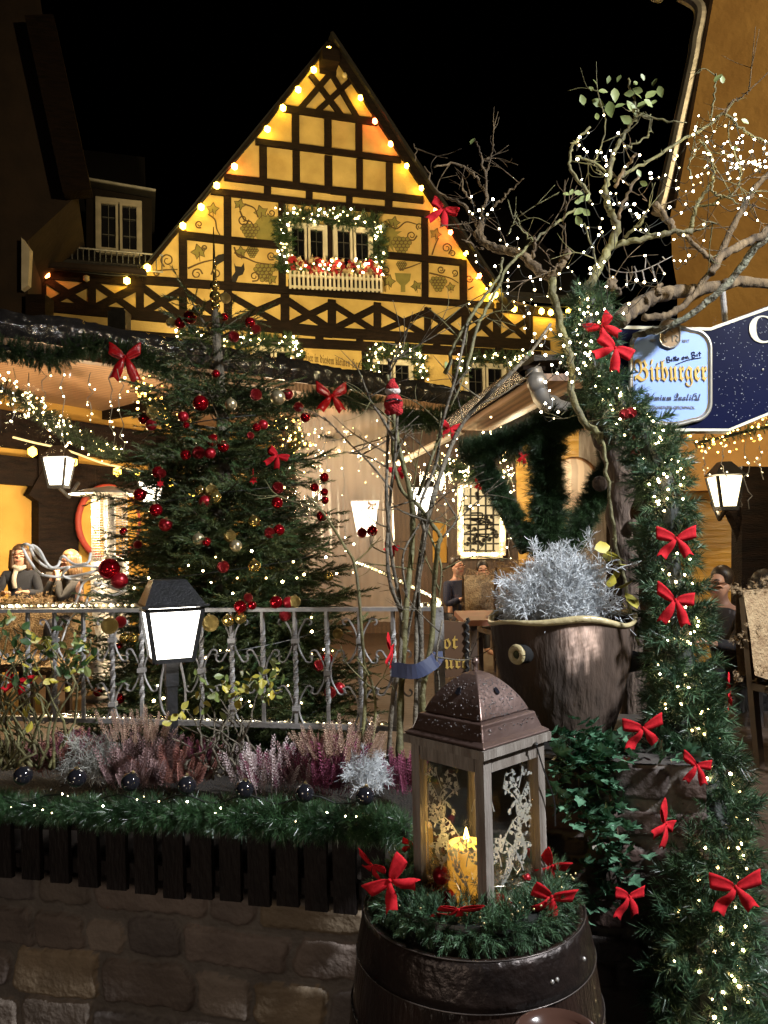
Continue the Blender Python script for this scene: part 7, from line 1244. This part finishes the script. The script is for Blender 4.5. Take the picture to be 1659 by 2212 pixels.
seat(44, 1198, 7.3, R(195), 'smiling woman with long brown hair in a dark coat seated at the far left', (.014, .016, .026), (.07, .035, .02), arms='table', scale=.74, scarf=(.5, .45, .38))
seat(166, 1210, 7.0, R(140), 'woman with a light brown fringe leaning over a table left of the tree', (.035, .033, .036), (.2, .11, .05), arms='chin', lean=.08, scale=.72, scarf=(.3, .22, .14))
seat(986, 1222, 8.6, R(215), 'woman in a dark blue top with pulled-back hair in front of the brown wall', (.02, .025, .06), (.05, .03, .02), False, arms='front', scale=.8)
seat(1040, 1232, 8.2, R(180), 'person in black bending over beside the woman in blue below the lattice window', (.012, .012, .014), (.03, .02, .015), False, arms='chin', lean=.12, scale=.76)
seat(1567, 1258, 5.6, R(124), 'man with glasses and short hair in a dark jacket seated at the right edge', (.02, .02, .026), (.035, .022, .015), False, arms='table', lean=.06, glasses=True, scale=.86)
seat(1652, 1266, 5.4, R(20), 'dark-haired person seen from behind cut off by the right picture edge', (.02, .016, .014), (.02, .015, .012), True, arms='table', scale=.86)
c_ = at(30, 1300, 6.5); chair((c_[0], c_[1], c_[2] - .98), R(185), 'golden fleece-covered chair back at the far left edge below the smiling woman'); c_ = at(128, 1308, 6.6); chair((c_[0], c_[1], c_[2] - .98), R(170), 'fleece-covered chair back behind the rope light antlers')
# ------------------------------------------------------------------ light and render
w = D.worlds.new('World'); SC.world = w; w.use_nodes = True; nt = w.node_tree; bg = nt.nodes['Background']
sk = nt.nodes.new('ShaderNodeTexSky'); sk.sky_type = 'NISHITA'; sk.sun_disc = False; sk.sun_elevation = R(-6); sk.sun_rotation = R(150); nt.links.new(sk.outputs[0], bg.inputs[0]); bg.inputs[1].default_value = .05
def lamp(kind, name, loc, aim, energy, col, size=.1, angle=90, blend=.5):
    l = D.lights.new(name, kind); l.energy = energy; l.color = col; o = D.objects.new(name, l); COL.objects.link(o); o.location = [float(q) for q in loc]
    if kind == 'SPOT': l.spot_size = R(angle); l.spot_blend = blend; l.shadow_soft_size = size
    elif kind == 'POINT': l.shadow_soft_size = size
    elif kind == 'AREA': l.size = size
    v = Vector([float(q) for q in aim]) - o.location; o.rotation_euler = v.to_track_quat('-Z', 'Y').to_euler(); return o
lamp('SPOT', 'street_lamp', (4.0, .45, 4.9), (1.0, 3.1, 1.4), 2500, (.93, .96, 1.0), .2, 66, .9)
lamp('SPOT', 'house_floodlight', at(470, 730, 7.6) + (0, 0, .1), H((725, 490)), 2450, (1.0, .77, .34), .15, 74, .75)
lamp('SPOT', 'ochre_house_spot', (9.0, -1.0, 6.5), Y_((1600, 350)), 3300, (1.0, .75, .38), .2, 70, .9)  # unseen warm spot added to light the ochre house
lamp('POINT', 'wall_fill', (-1.5, -.7, 1.5), (0, 0, 0), 82, (1.0, .82, .66), .5)  # unseen fill light added in front of the stone wall
for p, e in ((at(150, 1100, 6.7), 140), (at(330, 1150, 7.4), 115), (at(600, 1000, 8.6), 80), (at(820, 1050, 8.6), 55), (at(1120, 1020, 8.2), 30), (at(1560, 1000, 6.2), 45)): lamp('POINT', 'terrace_lamp', p, (0, 0, 0), e, (1.0, .78, .48), .12)
lamp('POINT', 'candle_light', cc + UP * (CH_ + .05), (0, 0, 0), .9, (1.0, .6, .2), .012)
SC.render.engine = 'CYCLES'; cy = SC.cycles
cy.use_denoising = True; cy.denoiser = 'OPENIMAGEDENOISE'; cy.max_bounces = 6; cy.diffuse_bounces = 3; cy.glossy_bounces = 3; cy.transmission_bounces = 4; cy.transparent_max_bounces = 16
cy.sample_clamp_indirect = 4; cy.sample_clamp_direct = 0; cy.caustics_reflective = False; cy.caustics_refractive = False; cy.use_light_tree = True
SC.view_settings.view_transform = 'Standard'; SC.view_settings.look = 'None'; SC.view_settings.exposure = .25; SC.view_settings.gamma = 1; SC.view_settings.use_curve_mapping = False
